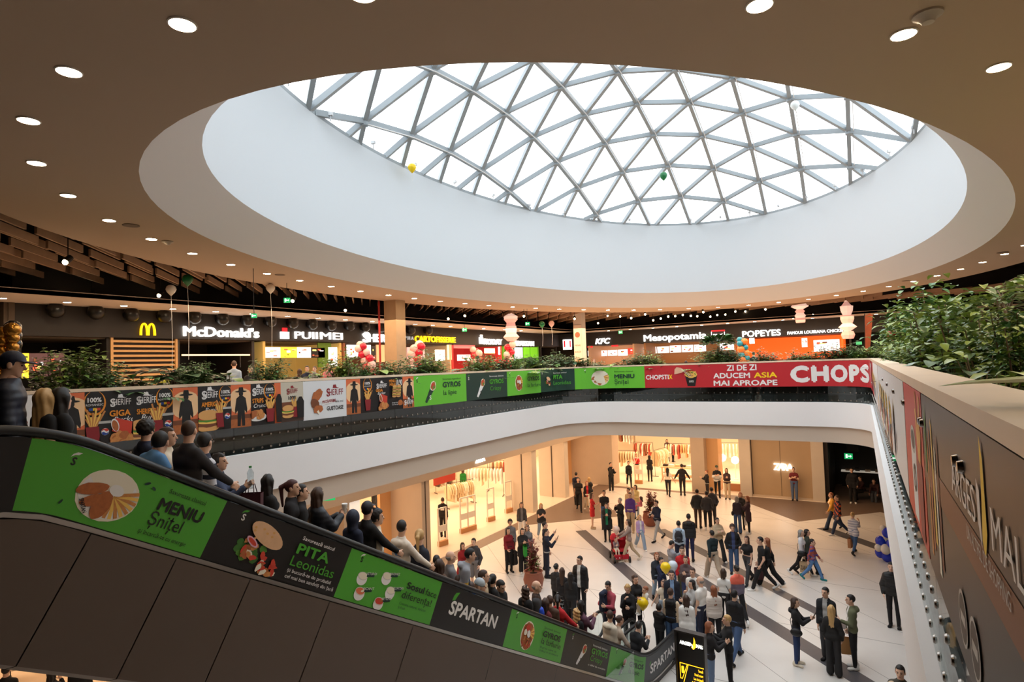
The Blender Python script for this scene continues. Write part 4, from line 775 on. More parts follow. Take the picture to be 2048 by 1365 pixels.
# balloons
def balloon(p,r,mat,label,string=.8,group=None,cat='balloon'):
    t=thing('balloon',label,cat,tuple(p),0,group); m=MB(); m.lathe([(.001,-r*1.25),(r*.1,-r*1.22),(r*.35,-r*.95),(r*.75,-r*.5),(r,.05*r),(r*.85,r*.6),(r*.5,r*.92),(.001,r*1.02)],n=14); m.build('skin',mat,t,smooth=True)
    if string: m=MB(); m.tube([(0,0,-r*1.22),(.03,.01,-r*1.22-string*.5),(-.02,.02,-r*1.22-string)],.006,5); m.build('string',LETW,t)
    return t
BG=M((20,110,60),.25,name='green_balloon'); BWt=M((226,214,200),.25,name='white_balloon'); BY=M((244,206,16),.25,name='yellow_balloon'); BB=M((24,50,190),.25,name='blue_balloon'); BRd=M((206,24,50),.25,name='red_balloon'); BPk=M((236,190,180),.25,name='pink_balloon'); GLD=M((190,130,50),.2,metal=.8,name='gold_balloon'); BKb=M((18,16,16),.2,name='black_balloon')
balloon(atD(342,580,17),.14,BWt,'white balloon floating below the left baffles',2.2); balloon(atD(375,560,18),.16,BG,'green balloon floating under the left ceiling baffles',2.2); balloon(atD(541,577,20),.15,BWt,'white balloon floating left of the concrete column',2.2)
balloon(atD(824,336,22),.16,BY,'small yellow balloon caught on the rim of the dome',.3); balloon(atD(1327,352,28.5),.19,BG,'green balloon caught under the dome glass',.3); balloon(atD(1590,211,23),.17,M((226,230,228),.3,name='pale_balloon'),'white balloon caught high under the dome at right',.3)
balloon(atD(1084,649,33),.17,BG,'green balloon floating above the poster column end',1); balloon(atD(1103,648,34),.17,BPk,'peach balloon floating beside the green one',1); balloon(atD(1786,669,16),.15,BRd,'round red balloon above the right hand plants',.3)
def garland(label,pts,mats,r,n):
    pts=[Vector((pts[0].x,pts[0].y,6.4+r*2))]+pts if pts[0].z>6.9 else pts
    t=thing('balloon_garland',label,'balloons',tuple(pts[0])); L0=Vector(pts[0]); P_=[Vector(p)-L0 for p in pts]; rr=random.Random(len(label))
    for i in range(n):
        f=i/(n-1)*(len(P_)-1); k=min(int(f),len(P_)-2); p=P_[k].lerp(P_[k+1],f-k); a=i*2.1
        m=MB(); q=r*rr.uniform(.85,1.15); m.sph((p.x+r*math.cos(a)*.8,p.y+r*math.sin(a)*.8,p.z),q,10,7); m.build('balloon_ball',mats[i%len(mats)],t,smooth=True)
garland('gold and black balloon column at the far left edge above the capped man',[atD(10,790,9),atD(12,735,9),atD(20,690,9),atD(18,655,9)],[GLD,BKb,GLD],.1,26)
garland('red and white balloon column in front of the grill counter',[atD(742,742,24),atD(733,715,24),atD(719,690,24)],[BRd,BPk],.16,20)
garland('red and white balloon column right of the concrete column',[atD(832,742,28),atD(828,715,28),atD(838,690,28)],[BRd,BWt,BPk],.2,20)
garland('red balloon column beside the red fries counter',[atD(952,742,34),atD(955,722,34),atD(951,700,34)],[BRd,BPk],.2,18)
garland('red and pink balloon column between the FRYDAY and SPARTAN signs',[atD(1012,740,35),atD(1018,715,35),atD(1020,690,35)],[BRd,BPk],.2,16)
garland('orange and teal spiral balloon column in front of the orange counter',[atD(1488,725,32),atD(1486,705,32),atD(1482,680,32)],[M((230,120,40),.3,name='orange_balloon'),M((20,130,150),.3,name='teal_balloon')],.19,20)
# exit signs
def exit_sign(p,w_,h,rz,label):
    t=thing('exit_sign',label,'exit sign',tuple(p),rz); m=MB(); m.box((0,0,0),(w_,.05,h)); m.build('case',M((26,170,96),.4,emit=.9,name='exit_green_panel'),t)
    m=MB(); m.box((-w_*.22,-.028,0),(w_*.2,.006,h*.6)); m.box((w_*.1,-.028,0),(w_*.3,.006,h*.12)); m.add([(w_*.22,-.031,h*.2),(w_*.36,-.031,0),(w_*.22,-.031,-h*.2)],[(0,1,2)]); m.build('pictogram',SIGNW,t)
    m=MB(); m.cyl((0,0,h/2),(0,0,(12.1 if p.z>6 else 4.8)-p.z),.01,n=5); m.build('rod',BK,t)
exit_sign(atD(574,601,20),.2,.16,R_(40),'green exit sign under the baffles left of the concrete column'); exit_sign(atD(508,632,17),.15,.12,R_(40),'smaller green exit sign in front of the left soffit')
exit_sign(atD(929,660,33),.26,.2,R_(30),'pale exit sign above the FRYDAY counter'); exit_sign(atD(1241,665,37),.24,.18,0,'pale exit sign above the letters KFC'); exit_sign(atD(1055,648,32),.24,.18,R_(20),'pale exit sign left of the poster column')
# feather flag
b_=atD(1731,726,21); t_=atD(1740,627,21); b_.z=6.4; m=MB(); m.cyl((0,0,0),(.05,0,t_.z-b_.z),.012,n=6); t=thing('feather_flag','tall narrow orange flag standing behind the right corner plants','flag',tuple(b_)); m.build('pole',BK,t); H_=t_.z-b_.z
m=MB(); pl=[(0,.9),(.08,.95),(.16,.55*H_),(.3,.97*H_),(.22,H_),(.06,.97*H_),(.0,.5*H_)]; m.add([(x,y,z) for y in(-.01,.01) for x,z in pl],[tuple(range(6,-1,-1)),tuple(range(7,14))]+[(i,(i+1)%7,7+(i+1)%7,7+i) for i in range(7)]); m.build('cloth',M((214,92,40),.7,noise=.3,scale=6,name='orange_cloth'),t)
# smoke detector and speaker grilles in the ring ceiling
for px,py,lb in ((1855,28,'white smoke detector on the ring ceiling at upper right'),(335,483,'small smoke detector on the ring ceiling beside the left downlights')):
    p=atZ(px,py,ZC); m=MB(); m.lathe([(.12,0),(.12,-.02),(.07,-.05),(.05,-.08),(.001,-.085)],n=14); m.build('smoke_detector',M((190,176,160),.6,name='off_white_plastic'),smooth=True,label=lb,cat='smoke detector',loc=tuple(p))
for px,py in ((262,451),(560,550),(1812,562),(2005,505)):
    p=atZ(px,py,ZC-.002); m=MB(); m.lathe([(.15,0),(.15,-.01),(.001,-.012)],n=20); m.build('ceiling_speaker',M((110,92,78),.7,name='speaker_grille'),label='flat round speaker grille in the ring ceiling',cat='speaker',group='speaker grilles',loc=tuple(p))
# posters on the pale column
t=thing('column_poster','tall pale poster with burger pictures wrapped on the far column','poster',(-15.72,33.58,6.5)); m=MB(); m.span((-.26,-.02,0),(.26,0,3.6)); m.build('sheet',M((226,206,186),.6,name='poster_paper'),t)
for z,c_ in ((.5,(220,120,60)),(1.3,(226,130,70)),(3.0,(170,90,60))): m=MB(); m.lathe([(.17,0),(.17,.01),(.001,.012)],n=18); q=m.build('picture',M(c_,.6,name='poster_print'),t,loc=(0,-.02,z)); q.rotation_euler=(PI/2,0,0)
for z,s_ in ((2.3,'MENIU'),(1.9,'BURGER')): m=MB(); sign3d(m,s_,(-.2,-.02,z),(1,0,0),(0,0,1),.1,.4,.004); m.build('lettering',M((120,80,60),.6,name='poster_ink'),t)
# ================================================================ clothes shop on the ground floor
XZ=-15.9; YZ=35.9
STONE=M((212,198,180),.5,noise=.06,scale=2,name='pale_stone_cladding'); STONE2=M((194,174,152),.55,noise=.06,scale=2,name='taupe_cladding'); PEACH=M((226,176,122),.4,name='peach_panel'); SHOPW=M((240,220,192),.8,name='shop_wall'); LINE=M((60,48,40),.5,name='dark_joint')
m=MB(); m.span((-25.2,-2,0),(-25,48.2,4.8)); m.build('wall_shop_left',SHOPW,kind='structure')
m=MB(); m.span((-25,48,0),(-2.4,48.2,4.8)); m.build('wall_shop_back',SHOPW,kind='structure')
m=MB(); m.span((-2.75,35.9,0),(-2.55,48,4.8)); m.build('wall_shop_right',M((40,34,30),.7,name='dark_partition'),kind='structure')
m=MB(); m.span((-25,-2,.0),(-15.65,48,.006)); m.span((-15.65,35.6,.0),(-2.75,48,.006)); m.build('floor_shop',M((236,220,200),.3,name='pale_shop_tile'),kind='structure')
m=MB(); m.span((XZ-.1,9.5,3.27),(XZ+.3,36,4.84)); m.build('trim_7',STONE2,kind='structure')
m=MB(); m.span((XZ,YZ,3.3),(16,YZ+.3,4.84)); m.build('trim_8',STONE2,kind='structure')
def pier(y0,y1,mat,nm='pillar_3',x0=XZ-.7,x1=XZ+.1,h=3.3): m=MB(); m.span((x0,y0,0),(x1,y1,h)); return m.build(nm,mat,kind='structure')
def pierB(x0,x1,mat,nm='pillar_4',y0=YZ-.05,y1=YZ+.8,h=3.35): m=MB(); m.span((x0,y0,0),(x1,y1,h)); return m.build(nm,mat,kind='structure')
def pierX(y0,y1): pier(y0,y1,STONE2,x0=-17.5,x1=XZ+.1)
pier(9.6,14.6,PEACH,x0=-17.6,x1=-17.45); pier(9.4,9.9,STONE2,x0=-17.5,x1=XZ+.1)
pier(14.6,14.85,STONE2,x0=-17.5,x1=XZ+.05); pier(14.85,15.3,M((250,240,226),.5,emit=.5,name='lit_white_strip'),x0=-17.5,x1=XZ+.1)
pier(18.0,18.62,PEACH,x0=-17.6,x1=-17.45); pierX(18.62,19.12); pier(18.82,18.86,LINE,x1=XZ+.12)
pier(27.5,28.0,STONE,x0=-17.5,x1=XZ+.1); pier(27.48,27.52,LINE,x0=-16.45,x1=-16.4); pier(31.3,31.8,STONE,x0=-17.5,x1=XZ+.1); pier(31.27,31.32,LINE,x0=-16.65,x1=-16.6)
pier(34.2,35.6,PEACH,x0=-17.6,x1=-17.45); pier(35.6,36.7,STONE2,x0=-17.5,x1=-14.6)
pierB(-9.72,-8.95,STONE2,y0=YZ-.2,y1=YZ+.5); pierB(-8.95,-8.3,PEACH,y0=YZ+.45,y1=YZ+1.5); pierB(-7.0,-6.4,STONE,y0=YZ-.25)
pierB(-6.4,-3.34,M((184,156,122),.45,noise=.05,scale=1.5,name='ochre_panel'),y0=YZ+.02,y1=YZ+.2); pierB(-6.4,-6.36,LINE,y0=YZ); pierB(-4.9,-4.885,LINE,y0=YZ+.01,y1=YZ+.1); pierB(-3.34,-2.75,STONE,y0=YZ-.2)
m=MB(); m.span((-6.4,YZ-.1,0),(-3.34,YZ+.05,.1)); m.build('baseboard_back',STONE2,kind='structure')
# dark passage at right
DKW=M((26,22,21),.6,name='black_wall'); m=MB(); m.span((-2.6,41,0),(16,41.2,4.8)); m.build('wall_passage',DKW,kind='structure')
m=MB(); m.span((15.4,20,0),(15.6,41,4.8)); m.build('wall_passage_right',M((120,100,86),.7,name='passage_wall'),kind='structure')
t=thing('shelf_unit','black shelf unit with a lit white ledge and small items in the dark passage','shelf',(-2.2,40.5,0)); m=MB(); m.span((0,0,0),(3.6,.45,.85)); m.build('base',BK,t); m=MB(); m.span((-.03,-.05,.85),(3.63,.45,.9)); m.build('ledge',M((226,214,196),.4,emit=.35,name='lit_ledge'),t)
for k in range(7): m=MB(); m.span((.2+k*.5,.1,.9),(.2+k*.5+.2+.03*(k%3),.3,1.02+.05*(k%2))); m.build('small_box',M([(120,100,80),(60,56,52),(180,160,140)][k%3],.6,name='box_card'),t)
for k in range(5):
    m=MB(); m.span((-1.9+k*.9,40.86,2.0+.3*(k%2)),(-1.3+k*.9,40.98,2.5+.3*(k%2))); m.build('display_board',M((52,46,44),.5,name='grey_board'),label='small dark grey display board on the black passage wall',cat='board',group='boards on the passage wall')
exit_sign(atY(1697,913,37.5),.4,.3,0,'green and white exit sign in the dark passage')
exit_sign(atX(657,993,-13.5),.36,.24,R_(50),'green exit sign under the left balcony beside the escalator')
t=thing('bench','low dark bench in the passage with people sitting on it','bench',(-.75,37.2,0)); m=MB(); m.box((0,0,.42),(1.6,.45,.06)); m.build('seat',M((70,54,44),.5,name='dark_wood'),t)
for x in (-.65,.65): m=MB(); m.box((x,0,.195),(.08,.4,.39)); m.build('leg',BK,t)
# shop name on the panels
t=thing('shop_sign','glowing white ZARA letters on the ochre panel at the back','sign',(-5.24,YZ-.0,1.52)); m=MB()
for ch,x,w_ in (('Z',0,.3),('A',.2,.36),('R',.42,.32),('A',.62,.4)): m=MB(); sign3d(m,ch,(x,0,0),(1,0,0),(0,0,1),.36,w_,.05,.012); m.build('letter',SIGNW,t)
t=thing('shop_sign','small glowing white ZARA letters on the lintel of the left shopfront','sign',(XZ+.3,22.1,3.44))
for ch,x,w_ in (('Z',0,.22),('A',.15,.27),('R',.32,.24),('A',.47,.28)): m=MB(); sign3d(m,ch,(0,x,0),(0,1,0),(0,0,1),.24,w_,.05,.01); m.build('letter',SIGNW,t)
# security gates
gate=None
for px,py,dr in ((886,1092,0),(929,1066,0),(944,1061,0),(982,1043,0),(1021,1023,1)):
    p=atZ(px,py,0) if not dr else Vector((-17.05,27.1,0))
    if gate is None:
        gate=thing('security_gate','tall white framed security gate with a wood block foot at the shop entrance','security gate',tuple(p),0,'security gates at the left shopfront'); WM=M((236,228,216),.4,name='white_metal_frame')
        for x in (-.24,.24): m=MB(); m.box((x,0,.82),(.05,.06,1.64)); m.build('post',WM,gate)
        m=MB(); m.box((0,0,1.62),(.5,.06,.05)); m.build('top_bar',WM,gate); m=MB(); m.box((0,0,.75),(.44,.03,.28)); m.build('sensor_panel',WM,gate); m=MB(); m.box((0,0,.11),(.5,.16,.22)); m.build('foot',M((196,140,88),.5,name='wood_block'),gate); gate.rotation_euler[2]=R_(80)
    else: dup(gate,None,tuple(p),R_(80))
q=atZ(1278,968,0); g2=dup(gate,None,tuple(q),R_(5),'slim white security gate at the entrance of the back shopfront'); g2['group']='security gate at the back shopfront'
# racks with hanging clothes
PAL=dict(beige=[(226,204,166),(236,220,190),(214,190,150),(240,228,206)],white=[(246,238,226),(240,230,200),(250,246,240)],mixed=[(90,76,66),(226,206,176),(236,220,190),(210,190,160),(240,232,220),(150,90,60),(190,80,60),(120,110,96)],warm=[(214,150,100),(176,80,60),(226,180,120),(240,224,196),(150,110,80),(236,214,176),(240,226,206)])
GARM={}
def garment_mesh(k):
    if k in GARM: return GARM[k]
    r=random.Random(k); L=[.75,1.0,.6,.9][k%4]; m=MB(); w0,w1=.2,.2+.05*(k%3); n=6; prof=[(.02,0),(w0*.8,-.05),(w0,-.12),(w0*.95,-.4*L),(w1,-L)]
    v=[];f=[]
    for i,(w_,z) in enumerate(prof): v+=[(-w_,-.03-.012*i/2,z),(w_,-.03-.012*i/2,z),(w_,.03+.012*i/2,z),(-w_,.03+.012*i/2,z)]
    for i in range(len(prof)-1): f+=[(4*i+a,4*i+(a+1)%4,4*i+4+(a+1)%4,4*i+4+a) for a in range(4)]
    f+=[(3,2,1,0),tuple(4*len(prof)-4+a for a in range(4))]; m.add(v,f)
    for sx in (-1,1): m.tube([(sx*w0*.9,0,-.08),(sx*(w0+.06),0,-.3),(sx*(w0+.05),0,-.3-.25*L)],[.045,.05,.045],6)
    m.tube([(0,0,0),(0,0,.06),(.02,0,.1)],.006,4); GARM[k]=m; return m
def rack(label,x,y,rz,L,h,pal,n,where):
    t=thing('clothes_rack',label,'clothes rack',(x,y,0),rz); BM=M((40,32,28),.35,metal=.6,name='black_metal')
    for s_ in (-1,1):
        m=MB(); m.cyl((s_*L/2,0,.03),(s_*L/2,0,h),.014,n=6); m.build('post',BM,t); m=MB(); m.box((s_*L/2,0,.02),(.04,.5,.04)); m.build('foot',BM,t)
    m=MB(); m.cyl((-L/2,0,h),(L/2,0,h),.014,n=6); m.build('rail',BM,t)
    r=random.Random(int(x*10+y)); c,s=math.cos(rz),math.sin(rz)
    for i in range(n):
        u=-L/2+.1+(L-.2)*i/(n-1); k=r.randrange(12); mesh=garment_mesh(k); key=('g',k)
        col=r.choice(PAL[pal]); mat=M(col,.85,noise=.08,scale=10,name='woven_cloth')
        o=MB(); o.v=list(mesh.v); o.f=list(mesh.f); o.m=list(mesh.m); o=o.build('garment',mat,label='%s garment hanging on %s'%({'beige':'beige','white':'white','mixed':'muted coloured','warm':'warm coloured'}[pal],where),cat='garment',group='garments on '+where,loc=(x+u*c,y+u*s,h-.08)); o.rotation_euler[2]=rz+PI/2+r.uniform(-.15,.15)
def RZ(px,py,*a,**k): p=atZ(px,py,0); return p.x,p.y
x,y=RZ(921,1012); rack('low black rack full of beige clothes inside the left shopfront',x,y,R_(75),1.9,1.35,'beige',13,'the low rack inside the left shopfront')
x,y=RZ(968,992); rack('black rack of cream clothes near the middle of the left shop',x,y,R_(20),2.4,1.7,'white',12,'the middle rack of the left shop')
x,y=RZ(893,985); rack('black rack with dark clothes deep in the left shop',x,y,R_(60),1.4,1.5,'mixed',6,'the deep rack of the left shop')
x,y=RZ(1002,983); rack('tall rack at the right wall of the left shop',x,y,R_(20),1.6,1.9,'warm',7,'the tall rack of the left shop')
x,y=RZ(1252,948); rack('black rack with pale clothes left of the back shop entrance',x,y,R_(10),1.8,1.6,'beige',10,'the left rack of the back shop')
x,y=RZ(1288,928); rack('short round topped rack of shirts deep in the back shop',x,y,R_(0),1.5,1.6,'mixed',11,'the shirt rack of the back shop')
x,y=RZ(1322,950); rack('rack of sand coloured clothes in the middle of the back shop',x,y,R_(80),1.6,1.75,'beige',9,'the sand rack of the back shop')
x,y=RZ(1362,935); rack('rack of tan jackets behind the display table',x,y,R_(5),2.2,1.7,'warm',12,'the jacket rack behind the table')
x,y=RZ(1420,945); rack('rack of red and white coats behind the right entrance',x,y,R_(10),1.6,1.8,'warm',7,'the coat rack of the right entrance')
x,y=RZ(1458,938); rack('rack of pink and white clothes at the right of the back shop',x,y,R_(10),1.8,1.8,'white',8,'the right rack of the back shop')
x,y=RZ(1330,905); rack('long wall rack at the rear of the back shop',x,y,0,4.5,2.2,'mixed',22,'the rear wall rack')
x,y=RZ(1440,905); rack('second wall rack at the rear of the back shop',x,y,0,3.0,2.2,'warm',16,'the second rear wall rack')
x,y=RZ(1245,915); rack('high rack of dark and white clothes at the rear left of the back shop',x,y,0,2.2,2.1,'mixed',9,'the rear left rack')
x,y=-19.3,7.6; rack('rack of beige clothes seen under the escalator at lower left',x,y,R_(70),2.0,1.4,'beige',10,'the rack under the escalator')
# display furniture and lamps
t=thing('display_table','pale display table with folded clothes and shoes in the back shop','table',(*RZ(1362,962),0)); WO=M((226,190,146),.45,name='blond_wood'); m=MB(); m.box((0,0,.86),(2.4,.8,.06)); m.build('table_top',WO,t)
for sx in (-1.1,1.1):
    for sy in (-.33,.33): m=MB(); m.box((sx,sy,.415),(.07,.07,.83)); m.build('leg',WO,t)
m=MB(); m.box((0,0,.3),(2.2,.7,.05)); m.build('shelf',WO,t); tx,ty=RZ(1362,962)
for k in range(6):
    m=MB(); m.box((0,0,.04),(.3,.24,.07)); m.box((.01,0,.1),(.28,.23,.05)); m.build('folded_clothes',M([(60,50,44),(244,238,230),(220,190,150)][k%3],.8,name='folded_cloth'),label='small stack of folded clothes on the pale display table',cat='folded clothes',group='folded stacks on the display table',loc=(tx-.95+k*.38,ty-.05,.89))
for px,py in ((1436,962),(1462,968)):
    x,y=RZ(px,py); m=MB(); m.lathe([(.16,0),(.16,.03),(.02,.05),(.02,1.0)],n=12); t=thing('floor_lamp','globe floor lamp glowing white inside the back shop entrance','lamp',(x,y+1.5,0),0,'globe lamps in the back shop'); m.build('stand',WM,t); m=MB(); m.sph((0,0,1.22),.24,14,9); m.build('globe',M((255,240,214),.4,emit=7,name='lit_globe'),t,smooth=True)
t=thing('display_box','low wooden display box at the right shop entrance','display box',(*RZ(1470,985),0)); m=MB(); m.box((0,.6,.2),(1.2,.6,.4)); m.build('body',M((190,130,84),.5,name='box_wood'),t); m=MB(); m.box((0,.6,.42),(1.26,.66,.04)); m.build('top',WO,t)
m=MB(); m.span((-22.5,27.6,.9),(-22.4,29.6,3.2)); m.build('wall_poster',M((150,40,24),.5,emit=.15,name='dark_red_panel'),label='dark red wall panel at the rear of the left shop',cat='wall panel')
for k in range(5):
    x,y=RZ(915+k*24,960); m=MB(); m.lathe([(.14,0),(.16,-.12),(.12,-.2),(.001,-.2)],n=12); m.cyl((0,0,0),(0,0,1.0),.008,n=4); m.build('pendant_lamp',M((255,225,180),.4,emit=5,name='lit_pendant'),label='small glowing pendant lamp in the left shop',cat='lamp',group='pendant lamps in the left shop',loc=(x,y,3.8))
# ================================================================ plants
LEAFM=[M(c,.34,noise=.25,scale=9,name='leaf_green') for c in ((104,134,64),(72,114,60),(156,176,82),(124,150,108),(62,98,58))]
BARK=M((120,98,76),.8,noise=.2,scale=20,name='bark'); RLEAF=M((128,62,56),.5,noise=.3,scale=9,name='red_leaf')
def leaf(mb,p,d,L,w_,droop=.25,fold=.15,mi=0):
    d=Vector(d).normalized(); s=d.cross(Vector((0,0,1))); s=s.normalized() if s.length>.05 else Vector((1,0,0)); u=s.cross(d)
    a=Vector(p); pts=[]
    for t_,ww in ((0,.06),(.3,.8),(.6,1),(.85,.55),(1,.02)):
        c=a+d*L*t_-Vector((0,0,1))*droop*L*t_*t_; pts+=[c-s*w_*ww*.5+u*fold*w_*ww,c,c+s*w_*ww*.5+u*fold*w_*ww]
    f=[]
    for i in range(4): f+=[(3*i,3*i+1,3*i+4,3*i+3),(3*i+1,3*i+2,3*i+5,3*i+4)]
    mb.add(pts,f,mi)
def rdir(r,up=.3): a=r.uniform(0,2*PI); z=r.uniform(-.3,1)*.9+up*.3; return Vector((math.cos(a),math.sin(a),z)).normalized()
PLANTS={}
def plant_meshes(kind,seed,leafset=None):
    k=(kind,seed)
    if k in PLANTS: return PLANTS[k]
    r=random.Random(seed*17+len(kind)); F=MB(); S=MB()
    if kind=='ficus':      # bushy little tree, unit height 1
        for i in range(7):
            a=r.uniform(0,2*PI); x,y=.25*math.cos(a)*r.random(),.25*math.sin(a)*r.random(); top=Vector((x*1.6,y*1.6,r.uniform(.6,.95))); S.tube([(x*.2,y*.2,0),(x*.8,y*.8,.4),top],[.014,.011,.006],5)
            for j in range(60):
                f=r.uniform(.12,1.05); b=Vector((x*.2,y*.2,0)).lerp(top,f); o=rdir(r)*r.uniform(.04,.34)*(1.15-.4*abs(f-.6)); leaf(F,b+o,rdir(r,.1),r.uniform(.12,.19),.078,.35,.2,r.randrange(2))
    elif kind=='bush':     # dense shrub with many smaller leaves
        for i in range(11):
            a=2*PI*i/11+r.uniform(-.3,.3); o=.36*r.random()**.5; top=Vector((o*math.cos(a),o*math.sin(a),r.uniform(.55,.93)*(1.1-.5*o))); S.tube([(top.x*.2,top.y*.2,0),(top.x*.7,top.y*.7,.4),top],[.012,.009,.004],5)
            for j in range(95):
                f=r.uniform(.05,1.03); b=Vector((top.x*.2,top.y*.2,0)).lerp(top,f)+rdir(r)*r.uniform(.02,.22); leaf(F,b,rdir(r,.25),r.uniform(.07,.125),.052,.4,.2,r.randrange(2))
    elif kind=='palm':     # arching fronds with narrow leaflets
        for i in range(13):
            a=2*PI*i/13+r.uniform(-.2,.2); el=r.uniform(.5,1.35); L=r.uniform(.6,.95); P=[]
            for t_ in np.linspace(0,1,8): P.append(Vector((math.cos(a)*L*t_*math.cos(el)*(1+.35*t_),math.sin(a)*L*t_*math.cos(el)*(1+.35*t_),L*t_*math.sin(el)-.4*L*t_*t_)))
            S.tube(P,[.008]*7+[.003],4)
            for j in range(1,8):
                for s_ in (-1,1):
                    d=(P[j]-P[j-1]).normalized(); sd=d.cross(Vector((0,0,1))).normalized()*s_; leaf(F,P[j],sd*.8+d*.7,.28*(1-.4*j/8),.055,.3,.1,r.randrange(2)); leaf(F,P[j].lerp(P[j-1],.5),sd*.8+d*.7,.28*(1-.4*j/8),.055,.3,.1,r.randrange(2))
    elif kind=='broad':    # big paddle leaves
        for i in range(26):
            a=2*PI*i/16*2.4+r.uniform(-.3,.3); h=r.uniform(.25,.75); o=r.uniform(.08,.28); b=Vector((math.cos(a)*o,math.sin(a)*o,h)); S.tube([(0,0,0),b*.6+Vector((0,0,.05)),b],[.01,.008,.006],5); leaf(F,b,(math.cos(a),math.sin(a),r.uniform(.1,.8)),r.uniform(.34,.5),r.uniform(.18,.26),.45,.12,r.randrange(2))
    elif kind=='fern':
        for i in range(18):
            a=2*PI*i/18+r.uniform(-.2,.2); el=r.uniform(.6,1.2); L=r.uniform(.5,.8); P=[Vector((math.cos(a)*L*t_*math.cos(el)*1.3,math.sin(a)*L*t_*math.cos(el)*1.3,L*t_*math.sin(el)-.5*L*t_*t_)) for t_ in np.linspace(0,1,9)]
            S.tube(P,.004,4)
            for j in range(1,9):
                d=(P[j]-P[j-1]).normalized()
                for s_ in (-1,1): leaf(F,P[j],d.cross(Vector((0,0,1))).normalized()*s_+d*.3,.13*(1.05-j/9),.03,.2,.1,r.randrange(2))
    elif kind=='topiary':
        S.tube([(0,0,0),(.01,0,.3),(0,0,.62)],[.02,.016,.012],6)
        for j in range(330):
            d=rdir(r); q=Vector((0,0,.74))+Vector((d.x*.24,d.y*.24,d.z*.25))*r.uniform(.55,1); leaf(F,q,d+rdir(r)*.5,.12,.07,.2,.2,r.randrange(2))
    elif kind=='monstera':
        for i in range(7):
            a=R_(-50)+R_(140)*i/6; h=r.uniform(.5,.9); o=r.uniform(.1,.3); b=Vector((math.cos(a)*o,math.sin(a)*o,h)); S.tube([(0,0,0),b*.6+Vector((0,0,.06)),b],[.014,.011,.008],6)
            d=Vector((math.cos(a)*.8,math.sin(a)*.8,r.uniform(.3,.8))).normalized(); s=d.cross(Vector((0,0,1))).normalized(); L=r.uniform(.38,.52)
            rib=[b+d*L*t_-Vector((0,0,1))*.3*L*t_*t_ for t_ in np.linspace(0,1,8)]
            S.tube(rib,[.005]*7+[.002],4)
            for j in range(7):       # split fingers either side of the rib
                for s_ in (-1,1): leaf(F,rib[j],s*s_*1.0+d*(.25+.1*j),L*(.58-.05*j if j<5 else .33-.08*(j-5)),.15*L,.25,.06,r.randrange(2))
    PLANTS[k]=(F,S); return F,S
def put_plant(kind,seed,p,h,label,mats=(0,1),w_=1.0,group='plants in the planter troughs',name='potted_plant',rz=0,leafmats=None):
    F,S=plant_meshes(kind,seed); t=thing(name,label,'plant',tuple(p),rz,group); t.scale=(h*w_,h*w_,h); key=(kind,seed,mats,'f')
    for nm,mb,ml in (('foliage',F,leafmats or [LEAFM[i] for i in mats]),('stems',S,[BARK])):
        k2=(kind,seed,nm,tuple(x.name for x in ml))
        if k2 in PLANTS: link(nm,PLANTS[k2],t)
        else: o=mb.build(nm,ml,t,smooth=60); PLANTS[k2]=o.data
    return t
KN={'ficus':'bushy small-leaved','palm':'feathery palm-like','broad':'broad-leaved dark green','fern':'low spreading fern-like','topiary':'ball-topped'}
used_lab={}
def row_plant(kind,px,pytop,u_off,label,mats=(0,1),w_=1.0,far=False,seed=None):
    u=BAL.at_px(px,7.6); base=BAL.map([u],[7.3],-.58)[0]; s_=sum((base[k]-EO[k])*_fw[k] for k in range(3)); D=s_
    top=atD(px,pytop,D).z; h=max(.4,top-7.3+.05)
    put_plant(kind,seed if seed is not None else int(px)%4,(base[0],base[1],7.27),h,label,mats,w_*(1.45 if px<780 else 1.75),rz=(px*.37)%6.28)
